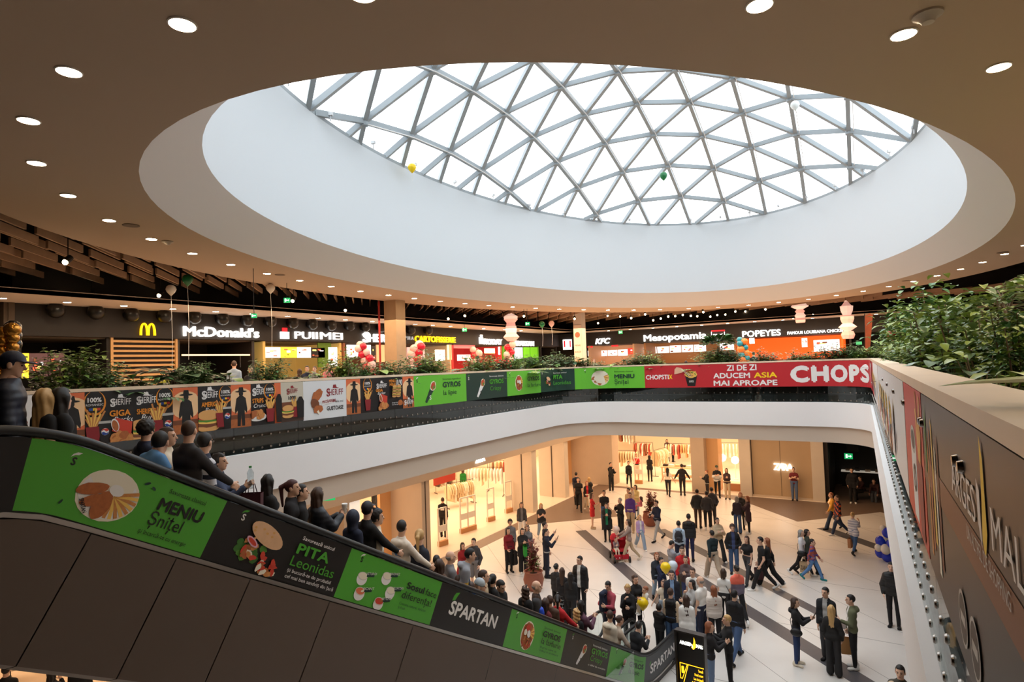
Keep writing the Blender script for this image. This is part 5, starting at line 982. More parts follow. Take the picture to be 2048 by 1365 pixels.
LP=[('bush',160,692,'tall bushy ficus at the left end, in front of the dark menu screens',(2,0),.9),('palm',283,715,'spiky palm in front of the slatted wood screen',(1,3),.8),('broad',330,742,'dark broad-leaved plant right of the spiky palm',(4,1),.9),('broad',390,718,'very large paddle-leaved plant under the lamp bar',(1,4),1.0),('fern',445,745,'bright fern below the lamp bar',(3,2),1.2),('bush',425,720,'leafy shrub behind the bright fern',(0,3),.7),('broad',497,736,'low paddle-leaved plant left of the yellow counter',(1,0),1.0),('bush',568,716,'full green shrub in front of the menu screens of the yellow counter',(1,0),.9),('broad',605,750,'dark low plant right of that full green shrub',(4,1),1.0),('fern',640,742,'low fern before the moss panel',(1,3),1.1),('broad',668,735,'light paddle-leaved plant under the white vertical sign',(2,3),.8),('bush',718,706,'tall open shrub below the red and white balloons',(0,2),.9),('bush',762,722,'loose shrub just left of the concrete column',(1,0),.8),('fern',742,748,'low trailing fern spilling over the handrail',(3,1),1.1),
('bush',813,718,'round shrub just right of the concrete column',(0,1),.9),('broad',845,728,'dark plant under the yellow chips sign',(4,0),.9),('bush',882,703,'tall thin shrub right under the yellow chips sign',(2,3),.9),('palm',915,735,'small bright palm left of the man stretching his arm',(3,2),.8),('bush',985,706,'wide olive shrub below the fries sign',(2,0),1.0),('bush',1024,712,'grey green shrub under the left paper lantern',(3,1),1.0),('palm',1075,698,'yellowish palm in front of the lime counter',(2,3),.9),('bush',1100,712,'dense dark shrub left of the white lightbox',(1,4),.9),('bush',1134,706,'pale shrub under the white lightbox',(3,0),1.0),('broad',1155,708,'spiky dark plant at the foot of the poster column',(4,1),.9),('bush',1172,714,'small shrub right of the poster column',(0,2),.9),('palm',1212,712,'palm under the letters KFC',(1,2),.9),('broad',1240,716,'dark leaf cluster right under the chicken counter',(1,4),.9),('bush',1262,710,'shrub between the two far counters',(3,0),1.0),('bush',1290,706,'light shrub at the left end of the grill counter',(2,3),.9),('palm',1318,716,'low palm before the grill menus',(1,3),.9),('fern',1348,720,'small fern at the middle of the far trough',(1,0),1.0),('palm',1392,712,'yellow green palm under the long white sign',(2,3),.9),('topiary',1430,668,'ball-topped little tree in front of the long white sign',(1,0),.85),('bush',1452,702,'wide shrub right of the ball-topped tree',(3,0),1.1),('broad',1500,716,'leafy plant below the orange and teal balloons',(2,3),.9),('bush',1522,700,'pale shrub in front of the orange counter',(3,0),1.0),('fern',1556,716,'low plant under the orange wall',(0,1),1.0),('bush',1590,702,'grey shrub before the orange counter menus',(3,0),1.0),('bush',1615,702,'second shrub before the orange counter menus',(0,2),.9),('bush',1655,686,'dark leafy shrub left of the tallest lantern',(4,0),1.0),('bush',1690,690,'dense shrub under the tallest lantern',(1,0),1.0),('bush',1718,694,'last shrub of the far trough beside the orange flag',(2,0),1.0)]
for kind,px,py,lb,mt,ww in LP: row_plant(kind,px,py,0,lb,mt,ww)
fx=sorted((q[1],q[2]) for q in LP)
for i,((xa,ya),(xb,yb)) in enumerate(zip(fx,fx[1:])):
    if xb-xa>=18: row_plant(['bush','broad','fern','bush'][i%4],(xa+xb)/2,(ya+yb)/2+9,0,'low filler plant between taller ones in a planter trough',[(3,0),(0,2),(1,3)][i%3],1.0,seed=30+i%3)
# right hand trough: big plants close to the viewer
RP=[('bush',1752,686,.45,1.2,'first bushy plant at the far corner of the right trough'),('bush',1768,672,.75,1.2,'second bushy plant from the far corner of the right trough'),('bush',1785,652,.9,1.2,'dense grey green bush in the far half of the right trough'),('bush',1792,690,.42,1.2,'low bush beside the far end of the right handrail'),('bush',1800,630,1.2,1.2,'back row bush towards the far corner of the right trough'),('bush',1812,676,.45,1.2,'dense bush beside the middle of the right handrail'),('bush',1822,606,1.05,1.1,'tall leafy bush near the middle of the right trough'),('fern',1835,680,.45,1.2,'fern leaning on the right handrail'),('bush',1848,582,1.1,1.05,'lush bush right of the white noodle panel'),('bush',1862,655,.5,1.15,'glossy bush leaning towards the right handrail'),('bush',1885,556,1.15,1.0,'tall bush under the dark ceiling at right'),('broad',1893,660,.5,1.1,'broad-leaved plant at the right handrail'),('bush',1920,590,.8,1.05,'big leafy bush close to the viewer at right'),('monstera',1955,535,1.0,.9,'split-leaf plant rising above the bushes at the right edge'),('broad',1950,672,.5,1.0,'dark broad-leaved plant above the brown panel'),('bush',1988,585,.85,1.0,'dark bush at the right edge of the view'),('broad',2005,705,.45,1.0,'low plant beside the nearest handrail'),('monstera',2032,515,.9,.95,'second split-leaf plant at the right edge'),('bush',2040,610,.7,1.0,'last dark bush at the right edge of the view')]
def rail_x(y): return -.21+.48*(21.5-y)/20.95
for i,(k,px,py,dx_,ww,lb) in enumerate(RP):
    lo,hi=1.2,20.5
    for _ in range(40):
        mid=(lo+hi)/2
        if proj((rail_x(mid)+dx_,mid,7.8))[0]>px: lo=mid
        else: hi=mid
    X_=rail_x(lo)+dx_; D=sum((Vector((X_,lo,7.8))-EO)[q]*_fw[q] for q in range(3)); z=atD(px,py,D).z; zb=7.25 if dx_<.8 else 6.86
    put_plant(k,20+i%6,(X_,lo,zb),min(2.3,max(.4,z-zb)),lb,[(0,2),(2,0),(1,2),(2,3)][i%4],ww,'large plants along the right balustrade',rz=0 if k=='monstera' else i*1.3)
m=MB(); m.span((.95,1.2,6.4),(2.1,20,6.88)); m.build('planter_box',TRO,label='wide black planter box behind the right hand trough',cat='planter')
lf=MB(); leaf(lf,(.62,2.0,7.64),(-.75,-.1,.12),.5,.13,.12,.1); leaf(lf,(.66,1.9,7.63),(-.5,.3,.1),.42,.12,.1,.1); lf.build('fallen_leaf',[LEAFM[2]],smooth=60,label='long green leaf lying over the right handrail',cat='leaf')
# two terracotta pots with red-leaved shrubs on the ground floor
TER=M((150,88,66),.7,noise=.1,scale=5,name='terracotta')
for px,py,H_,lb in ((1068,1180,1.75,'terracotta pot with a tall red-leaved shrub near the escalator foot'),(1301,1052,1.7,'terracotta pot with a sparse red-leaved shrub in the middle of the hall')):
    p=atZ(px,py,0); t=thing('potted_shrub',lb,'plant',tuple(p)); m=MB(); m.lathe([(.2,0),(.3,.12),(.36,.36),(.3,.58),(.33,.64),(.29,.64),(.27,.56)],n=20); m.build('pot',TER,t,smooth=True); m=MB(); m.lathe([(.27,.55),(.001,.57)],n=14); m.build('soil',M((50,36,28),.9,name='soil'),t)
    r=random.Random(px); F=MB(); S=MB()
    for i in range(12):
        a=r.uniform(0,2*PI); top=Vector((.34*math.cos(a)*r.random(),.34*math.sin(a)*r.random(),r.uniform(1.0,H_))); S.tube([(0,0,.55),top*.5+Vector((0,0,.3)),top],[.012,.009,.004],5)
        for j in range(44):
            f=r.uniform(.15,1); b=Vector((0,0,.55)).lerp(top,f)+rdir(r)*r.uniform(.02,.2*(1.15-f)+.03); leaf(F,b,rdir(r,.6),.15,.055,.15,.2,0 if r.random()<.75 or f>.6 else 1)
    F.build('foliage',[RLEAF,LEAFM[0]],t,smooth=60); S.build('stems',BARK,t)
# ================================================================ people
def surfnet(F,o,h):
    nx,ny,nz=F.shape; S=F<0; cnt=np.zeros((nx-1,ny-1,nz-1),np.int8)
    for a in (0,1):
        for b in (0,1):
            for c in (0,1): cnt+=S[a:nx-1+a,b:ny-1+b,c:nz-1+c]
    ids=np.argwhere((cnt>0)&(cnt<8)); n=len(ids)
    if not n: return np.zeros((0,3)),[]
    idx=-np.ones(cnt.shape,np.int64); idx[tuple(ids.T)]=np.arange(n); acc=np.zeros((n,3)); num=np.zeros(n)
    C=[(a,b,c) for a in (0,1) for b in (0,1) for c in (0,1)]
    for A in C:
        for ax in range(3):
            if A[ax]: continue
            B=list(A); B[ax]=1; fa=F[tuple((ids+A).T)]; fb=F[tuple((ids+B).T)]; m=(fa<0)!=(fb<0); t=fa[m]/(fa[m]-fb[m])
            p=np.tile(np.array(A,float),(m.sum(),1)); p[:,ax]=t; acc[m]+=p; num[m]+=1
    V=np.array(o)+h*(ids+acc/num[:,None]); Q=[]
    for ax in range(3):
        u,w_=(ax+1)%3,(ax+2)%3; s0=[slice(1,-1)]*3; s1=[slice(1,-1)]*3; s0[ax]=slice(0,-1); s1[ax]=slice(1,None)
        A=S[tuple(s0)]; B=S[tuple(s1)]
        for sign_ in (True,False):
            e=np.argwhere((A!=B)&(A==sign_))
            if not len(e): continue
            base=e.copy(); base[:,u]+=0; base[:,w_]+=0
            def cell(du,dw): q=base.copy(); q[:,u]+=du; q[:,w_]+=dw; return idx[tuple(q.T)]
            q=np.stack([cell(0,0),cell(1,0),cell(1,1),cell(0,1)],1)
            if not sign_: q=q[:,::-1]
            Q.append(q[(q>=0).all(1)])
    return V,(np.vstack(Q).tolist() if Q else [])
def cap(P,A,B,ra,rb,sy=1.0):
    A=np.array(A,np.float32); B=np.array(B,np.float32); d=B-A; L=max(float(d@d),1e-9); q=P-A; t=np.clip((q@d)/L,0,1); q=q-t[:,None]*d
    if sy!=1: q=q*np.array((1,1/sy,1),np.float32)
    return (np.sqrt((q*q).sum(1))-(ra+(rb-ra)*t))*(min(sy,1))
def smin(a,b,k): h=np.clip(.5+.5*(b-a)/k,0,1); return b*(1-h)+a*h-k*h*(1-h)
def sdfmesh(prims,vox,k=.03,cut=None,pad=.05):
    lo=np.min([np.minimum(p[0],p[1])-max(p[2],p[3]) for p in prims],0)-pad; hi=np.max([np.maximum(p[0],p[1])+max(p[2],p[3]) for p in prims],0)+pad
    n=np.ceil((hi-lo)/vox).astype(int)+1; g=np.stack(np.meshgrid(*[lo[i]+vox*np.arange(n[i]) for i in range(3)],indexing='ij'),-1).reshape(-1,3).astype(np.float32)
    F=None
    for p in prims:
        # evaluate only near the primitive
        d=cap(g,*p); F=d if F is None else smin(F,d,k)
    if cut is not None: F=cut(g,F)
    return surfnet(F.reshape(n),lo,vox)
def ellip(P,c,r): q=(P-np.array(c,np.float32))/np.array(r,np.float32); l=np.sqrt((q*q).sum(1)); return (l-1)*min(r)
def gridmesh(fn,lo,hi,vox):
    lo=np.array(lo,float); n=np.ceil((np.array(hi)-lo)/vox).astype(int)+1
    g=np.stack(np.meshgrid(*[lo[i]+vox*np.arange(n[i]) for i in range(3)],indexing='ij'),-1).reshape(-1,3).astype(np.float32); return surfnet(fn(g).reshape(n),lo,vox)
def head_fn(P):
    d=ellip(P,(0,-.012,.032),(.076,.097,.094)); d=smin(d,ellip(P,(0,.022,-.04),(.06,.072,.078)),.03); d=smin(d,ellip(P,(0,.062,-.088),(.028,.026,.024)),.025)
    d=smin(d,cap(P,(0,.088,.018),(0,.112,-.022),.010,.015),.012)
    for s in (-1,1):
        d=smin(d,ellip(P,(s*.079,-.012,-.005),(.012,.024,.036)),.008); d=np.maximum(d,-(ellip(P,(s*.032,.098,.012),(.02,.016,.013)))) ; d=smin(d,cap(P,(s*.014,.09,.03),(s*.05,.078,.032),.009,.007),.008)
    return smin(d,cap(P,(0,-.02,-.09),(0,-.03,-.17),.052,.056),.03)
_hv,_hf=gridmesh(head_fn,(-.11,-.13,-.17),(.11,.15,.15),.0115)
HEADX=MB()
for s in (-1,1): HEADX.sph((s*.032,.082,.011),(.0125,.011,.0075),8,6,1); HEADX.tube([(s*.016,.093,.034),(s*.034,.092,.039),(s*.05,.08,.034)],.0038,5,3)
HEADX.tube([(-.024,.092,-.058),(0,.099,-.056),(.024,.092,-.058)],[.003,.007,.003],6,2)
def hand_prims(curl):
    pr=[((-.005,-.03,-.03),(-.005,-.022,-.075),.018,.016),((-.005,.0,-.025),(-.005,.0,-.08),.02,.017),((-.005,.024,-.03),(-.005,.024,-.076),.019,.016),((0,0,.02),(0,0,-.02),.026,.026)]
    for y,L,r in ((.03,.07,.0085),(.01,.078,.0088),(-.011,.072,.0085),(-.03,.057,.0075)):
        a=np.array((-.006,y,-.085)); t1=curl*.6; t2=curl*1.5; b=a+np.array((-math.sin(t1),0,-math.cos(t1)))*L*.5; c=b+np.array((-math.sin(t2),0,-math.cos(t2)))*L*.5; pr+=[(a,b,r,r*.95),(b,c,r*.95,r*.8)]
    a=np.array((-.008,.03,-.03)); b=a+np.array((-.018*curl-.006,.032,-.03)); c=b+np.array((-.03*curl,.012,-.03)); return pr+[(a,b,.012,.0105),(b,c,.0105,.0085)]
_hands={c:sdfmesh([tuple(np.array(q) if i<2 else q for i,q in enumerate(p)) for p in hand_prims(c)],.0085,.008,None,.012) for c in (.35,1.0)}
HAIRC=dict(k=(26,20,18),b=(66,44,32),d=(196,156,100),g=(150,146,140),r=(146,84,52),c=(24,24,28),n=(30,36,58))
def hair_fn(kind):
    def f(P):
        sk=ellip(P,(0,-.014,.034),(.083,.106,.102)); front=np.minimum(P[:,1]-.055,0)*0
        face=np.maximum(P[:,1]-.045-.35*np.maximum(P[:,2]-.02,0)*1.2,-(P[:,2]-.075)) # kept clear: in front and below the hairline
        if kind=='buzz': d=ellip(P,(0,-.014,.034),(.0795,.101,.099))
        elif kind=='curly': d=ellip(P,(0,-.02,.045),(.105,.125,.115))+.010*np.sin(P[:,0]*90)*np.sin(P[:,1]*90)*np.sin(P[:,2]*90)
        else: d=sk
        neck=-.075 if kind in('short','buzz','cap','bald') else -.09
        d=np.maximum(d,-(P[:,2]-neck)-.0); keep=np.minimum(P[:,1]-.028+.25*np.maximum(-P[:,2],0),.066-P[:,2]+.25*(P[:,1]-.03))
        d=np.maximum(d,np.minimum(keep,.02)*1.0) if kind not in('hood','beanie') else d
        if kind in('short','buzz','cap'): d=np.maximum(d,np.minimum(P[:,1]+.03,-P[:,2]-.02)*1.0)
        if kind=='bald': d=np.maximum(d,P[:,2]-.03); d=np.maximum(d,P[:,1]-.0)
        if kind in('long','bob','wavy'):
            e=.40 if kind!='bob' else .17
            for s in (-1,1): d=smin(d,cap(P,(s*.066,-.02,.02),(s*.075,-.045,-e*.6),.032,.022,1),.03)
            d=smin(d,cap(P,(-.0,-.07,.02),(0,-.12,-e),.066,.02,.55),.03); d=smin(d,cap(P,(-.04,-.07,-.08),(-.055,-.11,-e*.9),.036,.016),.02); d=smin(d,cap(P,(.04,-.07,-.08),(.05,-.115,-e*.96),.036,.016),.02)+.004*np.sin(P[:,0]*110+P[:,2]*14)
            if kind=='wavy': d=d+.008*np.sin(P[:,2]*70+P[:,0]*30)
        if kind=='pony': d=smin(d,cap(P,(0,-.11,.06),(0,-.17,.02),.03,.034),.02); d=smin(d,cap(P,(0,-.17,.02),(0,-.15,-.26),.034,.018),.02)
        if kind=='bun': d=smin(d,ellip(P,(0,-.12,.06),(.045,.045,.045)),.01)
        if kind=='cap': d=np.minimum(d,np.maximum(ellip(P,(0,-.01,.05),(.09,.112,.10)),-(P[:,2]-.045))); d=np.minimum(d,np.maximum(ellip(P,(0,.13,.052),(.08,.095,.012)),-(P[:,1]-.04)))
        if kind=='beanie': d=np.maximum(ellip(P,(0,-.014,.045),(.09,.112,.115)),-(P[:,2]-.03+.4*P[:,1]))
        if kind=='hood': d=np.maximum(ellip(P,(0,-.025,.0),(.115,.13,.15)),-np.maximum(ellip(P,(0,.12,-.01),(.075,.13,.1)),-1)); d=smin(d,cap(P,(0,-.05,-.12),(0,-.05,-.17),.09,.1),.03)
        return d
    return f
_hair={}
def hair_mesh(kind):
    if kind not in _hair:
        lo,hi=((-.16,-.24,-.5),(.16,.26,.2)) if kind in('long','wavy','pony','bob') else ((-.14,-.18,-.26),(.14,.26,.2))
        v,f=gridmesh(hair_fn(kind),lo,hi,.0135); me=bpy.data.meshes.new('hair'); me.from_pydata(v.tolist(),[],f); me.polygons.foreach_set('use_smooth',[True]*len(f)); me.materials.append(BK); _hair[kind]=me
    return _hair[kind]
_sv,_sf=sdfmesh([(np.array((0,-.055,-.035)),np.array((0,.0,-.045)),.04,.038),(np.array((0,.0,-.045)),np.array((0,.14,-.058)),.04,.032),(np.array((-.012,.1,-.058)),np.array((.015,.13,-.058)),.034,.034),(np.array((0,-.04,0)),np.array((0,-.03,.03)),.042,.042)],.0115,.03,lambda P,F:np.maximum(F,-(P[:,2]+.082)))
SHOE=bpy.data.meshes.new('shoe'); SHOE.from_pydata(_sv.tolist(),[],_sf); SHOE.polygons.foreach_set('use_smooth',[True]*len(_sf)); SHOE.materials.append(BK)
COLR=dict(K=(25,23,25),N=(30,36,58),G=(118,116,118),D=(60,58,60),W=(234,230,224),R=(198,36,40),C=(228,214,192),B=(196,172,140),J=(66,92,130),L=(146,164,184),O=(92,92,66),M=(112,36,40),P=(216,120,130),V=(92,60,142),T=(92,66,52),Y=(222,158,58),U=(92,142,196),E=(26,124,84),I=(190,160,202),S=(238,112,90),H=(176,174,172),Q=(56,66,62),X=(206,206,214))
SKIN=[M(c,.55,name='skin') for c in ((222,176,148),(206,158,128),(190,140,110))]
EYEM=M((36,26,22),.3,name='eye'); LIPM=M((170,90,84),.5,name='lip')
def quilt(c):
    m=M(COLR[c] if isinstance(c,str) else c,.55,name='quilted_nylon'); nt=m.node_tree
    if 'Wave Texture' not in nt.nodes:
        tc=nt.nodes.new('ShaderNodeTexCoord'); w_=nt.nodes.new('ShaderNodeTexWave'); w_.name='Wave Texture'; w_.bands_direction='Z'; w_.inputs['Scale'].default_value=4.5; w_.inputs['Distortion'].default_value=.6
        b=nt.nodes.new('ShaderNodeBump'); b.inputs['Strength'].default_value=.28; b.inputs['Distance'].default_value=.012; nt.links.new(tc.outputs['Object'],w_.inputs[0]); nt.links.new(w_.outputs[1],b.inputs['Height']); nt.links.new(b.outputs[0],nt.nodes['Principled BSDF'].inputs['Normal'])
    return m
def cloth(c,tex=0): return M(COLR[c] if isinstance(c,str) else c,.85,noise=.1 if not tex else .3,scale=14 if not tex else tex,name='cloth')
ARM={'d':((4,5,12,3),(2,5,14,3)),'w':((20,6,18,2),(-22,6,14,0)),'W':((-20,6,14,0),(22,6,20,2)),'p':((4,7,14,4),(42,3,98,14)),'P':((42,3,98,14),(4,7,14,4)),'b':((40,2,82,26),(40,2,82,26)),'x':((30,12,100,66),(34,12,104,66)),'k':((-6,18,34,24),(-6,18,34,24)),'r':((4,6,14,4),(34,20,14,4)),'l':((48,16,12,0),(4,8,14,4)),'c':((22,8,84,18),(22,8,84,18)),'e':((30,4,80,20),(46,2,124,26)),'f':((46,5,20,0),(46,5,20,0)),'o':((6,30,10,2),(6,30,10,2)),'h':((4,9,8,2),(10,8,50,10)),'q':((10,5,95,20),(4,7,10,2)),'y':((6,10,10,0),(80,20,6,0))}
LEG={'s':((1,2),(-1,2)),'w':((24,6),(-20,22)),'W':((-20,22),(24,6)),'i':((86,86),(84,88)),'t':((6,4),(-4,10))}
CROWD={}
def person(label,px,py,h,rot,top,bot,hair,pose='ds',shoe='K',z0=0,loc=None,fem=None,lean=0,yaw=0,pitch=0,girth=1.0,skin=0,group='people on the ground floor',vox=None,kid=None,fwd=None):
    """top: (kind, colour, extra...)  bot: (kind, colour)  hair: (kind, colour)"""
    if loc is None: p=atZ(px,py,z0+h)
    else: p=Vector(loc)+Vector((0,0,h)); z0=loc[2]
    D=(p-EO).dot(_fw); k=h/1.75; kid=h<1.45 if kid is None else kid; hs=(1.0+.9*max(0,1.6-h)) if kid else 1.0
    fem=hair[0] in('long','bob','pony','bun','wavy') if fem is None else fem
    base=math.atan2(-p.y,-p.x); rz=base-PI/2+R_(rot) if fwd is None else fwd-PI/2
    root=thing('person',label,'person',(p.x,p.y,z0),rz,group)
    vox=vox or (.013 if D<8.5 else .017 if D<14 else .021 if D<24 else .025); vox=vox/k
    lg=LEG[pose[1]]; legs=[]
    zl=[.44*math.cos(R_(t))+.42*math.cos(R_(t-b)) for t,b in lg]; hz=max(zl)+.085 if pose[1]!='i' else .5
    for sg,(t,b) in zip((-1,1),lg):
        hip=np.array((sg*.088,0,hz)); kn=hip+.44*np.array((sg*.02,math.sin(R_(t)),-math.cos(R_(t)))); an=kn+.42*np.array((0,math.sin(R_(t-b)),-math.cos(R_(t-b)))); legs.append((hip,kn,an,t-b))
    dz=hz-.945; cl,sl=math.cos(R_(lean)),math.sin(R_(lean)); piv=np.array((0,0,.95))
    def up(q): q=np.array(q,float)-piv; return np.array((q[0],q[1]*cl+q[2]*sl,-q[1]*sl+q[2]*cl))+piv+(0,0,dz)
    sw=.096 if fem else .116; g=girth*(1 if not kid else 1.05)
    def torso(o=0,lo=.97): return [(up((-.07,0,.97)),up((.07,0,.97)),.112*g+o,.112*g+o,.82),(up((-.045,0,1.13)),up((.045,0,1.13)),(.096 if fem else .108)*g+o,(.096 if fem else .108)*g+o,.8),(up((-.075,0,1.3)),up((.075,0,1.3)),.108*g+o,.108*g+o,.8),(up((0,-.012,1.425)),up((-sw,-.012,1.375)),.06+o,.058+o),(up((0,-.012,1.425)),up((sw,-.012,1.375)),.06+o,.058+o)]+([(up((-.06,.065,1.275)),up((.06,.065,1.275)),.062+o,.062+o)] if fem and not kid else [])
    arms=[]
    for sg,(a,b,e,inw) in zip((-1,1),ARM[pose[0]]):
        sh=up((sg*(sw+.036),-.01,1.372)); a_,b_,l_=R_(a-lean*.6),R_(b),R_(b-inw); d1=np.array((sg*math.sin(b_),math.sin(a_)*math.cos(b_),-math.cos(a_)*math.cos(b_))); ae=a_+R_(e); d2=np.array((sg*math.sin(l_),math.sin(ae)*math.cos(l_),-math.cos(ae)*math.cos(l_)))
        el=sh+.285*d1; wr=el+.245*d2; arms.append((sh,el,wr,d2))
    # ---- body: one continuous surface, head and hands merged into the same mesh
    sl_=.0
    pr=torso(-.006)+[(up((0,-.01,1.43)),up((0,.0,1.5)),.056,.054)]
    for sh,el,wr,_ in arms: pr+=[(sh,el,.047*g,.038),(el,wr,.036,.026)]
    for hip,kn,an,_ in legs: pr+=[(hip,kn,.08*g,.055),(kn,an,.054,.036)]
    bv,bf=sdfmesh(pr,vox,.03)
    hc=up((0,.012,1.625)); hy,hp=R_(yaw),R_(-pitch-lean*.35)
    HM=Matrix.Translation(Vector(hc*k))@Matrix.Rotation(hy,4,'Z')@Matrix.Rotation(hp,4,'X')@Matrix.Diagonal((k*hs*.96,k*hs*.96,k*hs*.98,1))
    if kid: HM=Matrix.Translation((0,0,-.11*(hs-1)*k))@HM
    m=MB(); m.add((bv*k).tolist(),bf,0); m.add([tuple(HM@Vector(q)) for q in _hv],_hf,0)
    m.v+=[tuple(HM@Vector(q)) for q in HEADX.v]; n0=len(m.v)-len(HEADX.v); m.f+=[tuple(i+n0 for i in q) for q in HEADX.f]; m.m+=HEADX.m
    hpos=[]
    cu=1.0 if pose[0] in 'prlcefhPq' else .35
    for sg,(sh,el,wr,d2) in zip((-1,1),arms):
        e3=-d2; e1=np.array((1.,0,0)); e1=e1-e3*(e1@e3); e1/=np.linalg.norm(e1); e2=np.cross(e3,e1); hv,hf=_hands[cu]; hv=hv*np.array((sg,1,1))*(.95 if not kid else 1.05); q=wr+hv[:,:1]*e1+hv[:,1:2]*e2+hv[:,2:]*e3
        m.add((q*k).tolist(),hf if sg>0 else [t[::-1] for t in hf],0); hpos.append((wr+d2*.09)*k)
    hm=M(HAIRC[hair[1]] if isinstance(hair[1],str) else hair[1],.6,noise=.15,scale=30,name='hair')
    m.build('body',[SKIN[skin],EYEM,LIPM,hm],root,smooth=True)
    # ---- hair or hat
    if hair[0]!='none':
        o=link('hair' if hair[0] not in('cap','beanie','hood') else {'cap':'cap','beanie':'beanie','hood':'hood'}[hair[0]],hair_mesh(hair[0]),root); o.material_slots[0].link='OBJECT'; o.material_slots[0].material=hm; o.matrix_basis=HM
        if hair[0]=='cap' and len(hair)>2:
            o=link('hair',hair_mesh('short'),root); o.material_slots[0].link='OBJECT'; o.material_slots[0].material=M(HAIRC[hair[2]],.6,name='hair'); o.matrix_basis=HM
    # ---- upper garment
    kind=top[0]; off=dict(tee=.012,crop=.012,sweat=.016,jacket=.019,puffer=.032,coat=.02,dress=.014,vest=.04,cardigan=.03)[kind]; col=top[1]; kw=top[2] if len(top)>2 else {}
    hem=dict(tee=.86,crop=1.08,sweat=.87,jacket=.86,puffer=.84,coat=.58,dress=.56,vest=.86,cardigan=.66)[kind]; hem=kw.get('hem',hem)+dz
    pr=torso(off)
    if hem-dz<.84 and pose[1]!='i':
        for hip,kn,_,_ in legs: pr.append((hip,hip+(kn-hip)*.75,.1*g+off,.105*g+off))
    for sh,el,wr,_ in arms:
        if kind in('tee','crop','dress'): pr.append((sh,sh+(el-sh)*.5,.052*g+off,.05+off))
        elif kind=='vest': pr.append((sh,sh+(el-sh)*.1,.05,.05))
        else: pr+=[(sh,el,.047*g+off,.04+off*.9),(el,el+(wr-el)*.9,.04+off*.9,.03+off*.7)]
    if kw.get('hood'): pr+=[(up((-.05,-.11,1.42)),up((.05,-.11,1.42)),.06,.06)]
    if kind in('puffer','coat','jacket','sweat'): pr+=[(up((0,-.015,1.43)),up((0,-.01,1.47)),.062+off*.4,.064+off*.4)]
    nk=up((0,0,1.50)); axis=up((0,0,2))-up((0,0,1)); P0=np.array((0,.0,hem))
    def cut(P,F): F=np.maximum(F,hem-P[:,2]) if pose[1]!='i' else F; return np.maximum(F,((P-nk.astype(np.float32))@axis.astype(np.float32)))
    tv,tf=sdfmesh(pr,vox,.03,cut); mats=[quilt(col) if kind in('puffer','vest') else cloth(col,kw.get('tex',0))]; mi=None
    tfa=np.array(tf)
    if len(tfa):
        cen=tv[tfa].mean(1); loc_=cen-(0,0,dz)
        if 'open' in kw: mats.append(cloth(kw['open'])); mi=((np.abs(loc_[:,0])<.052)&(loc_[:,1]>.03+sl*(loc_[:,2]-.95)*.8)&(loc_[:,2]>.8)).astype(int)
        elif 'low' in kw: mats.append(cloth(kw['low'])); mi=(loc_[:,2]<kw.get('z',1.18)).astype(int)
        elif 'slv' in kw: mats.append(cloth(kw['slv'])); mi=(np.abs(loc_[:,0])>sw+.03).astype(int)
        elif 'band' in kw: mats.append(cloth(kw['band'])); mi=(np.abs(loc_[:,2]-kw.get('z',1.2))<kw.get('bw',.05)).astype(int)
        elif 'stripe' in kw: mats.append(cloth(kw['stripe'])); mi=(np.sin(loc_[:,2]*kw.get('fr',70))>0).astype(int)
        elif 'patch' in kw: mats.append(cloth(kw['patch'])); mi=(np.sin(loc_[:,2]*31+loc_[:,0]*23)*np.sin(loc_[:,0]*37+loc_[:,1]*19)>.25).astype(int)
        elif 'print' in kw: mats.append(cloth(kw['print'])); s_=-1 if kw.get('back') else 1; mi=((np.abs(loc_[:,0])<.08)&(s_*loc_[:,1]>.02)&(np.abs(loc_[:,2]-1.26)<.07)).astype(int)
    m=MB(); m.add((tv*k).tolist(),tf)
    if mi is not None: m.m=mi.tolist()
    m.build({'tee':'t_shirt','crop':'crop_top','sweat':'sweater','jacket':'jacket','puffer':'padded_jacket','coat':'coat','dress':'dress','vest':'vest','cardigan':'cardigan'}[kind],mats,root,smooth=True)
    # ---- lower garment
    if bot[0]!='none':
        kb,cb=bot[0],bot[1]; o0,o1,o2={'slim':(.01,.01,.012),'wide':(.016,.035,.05),'shorts':(.02,.03,.03),'skirt':(.02,.06,.06),'reg':(.012,.018,.022),'flare':(.01,.02,.055)}[kb]; fr=.82 if kb=='shorts' else .97
        pr=[(up((-.07,0,.985)),up((.07,0,.985)),.112*g+o0,.112*g+o0,.84)]
        for hip,kn,an,_ in legs: 
            pr+=[(hip,kn,.08*g+o0,.055+o1)]
            if kb not in('shorts','skirt'): pr.append((kn,kn+(an-kn)*fr,.054+o1,.036+o2))
        wz=1.045+dz
        cutb=(lambda P,F:np.maximum(F,P[:,2]-wz)) if kb not in('shorts','skirt') else (lambda P,F:np.maximum(F,P[:,2]-wz))
        lv,lf=sdfmesh(pr,vox,.02,cutb); m=MB(); m.add((lv*k).tolist(),lf); m.build('skirt' if kb=='skirt' else 'shorts' if kb=='shorts' else 'trousers',cloth(cb),root,smooth=True)
    sm=cloth(shoe)
    for sg,(hip,kn,an,t) in zip((-1,1),legs):
        o=link('shoe',SHOE,root); o.material_slots[0].link='OBJECT'; o.material_slots[0].material=sm; ang=t if pose[1] in 'wW' and t<-10 else 0
        o.matrix_basis=Matrix.Translation(Vector(an*k))@Matrix.Rotation(R_(-sg*7),4,'Z')@Matrix.Rotation(R_(ang*.8),4,'X')@Matrix.Diagonal((k,k,k,1))
    W_=Matrix.Translation((p.x,p.y,z0))@Matrix.Rotation(rz,4,'Z')
    info=dict(root=root,W=W_,k=k,hands=[W_@Vector(q) for q in hpos],rz=rz,up=lambda q:W_@Vector(np.array(up(q))*k)); return info
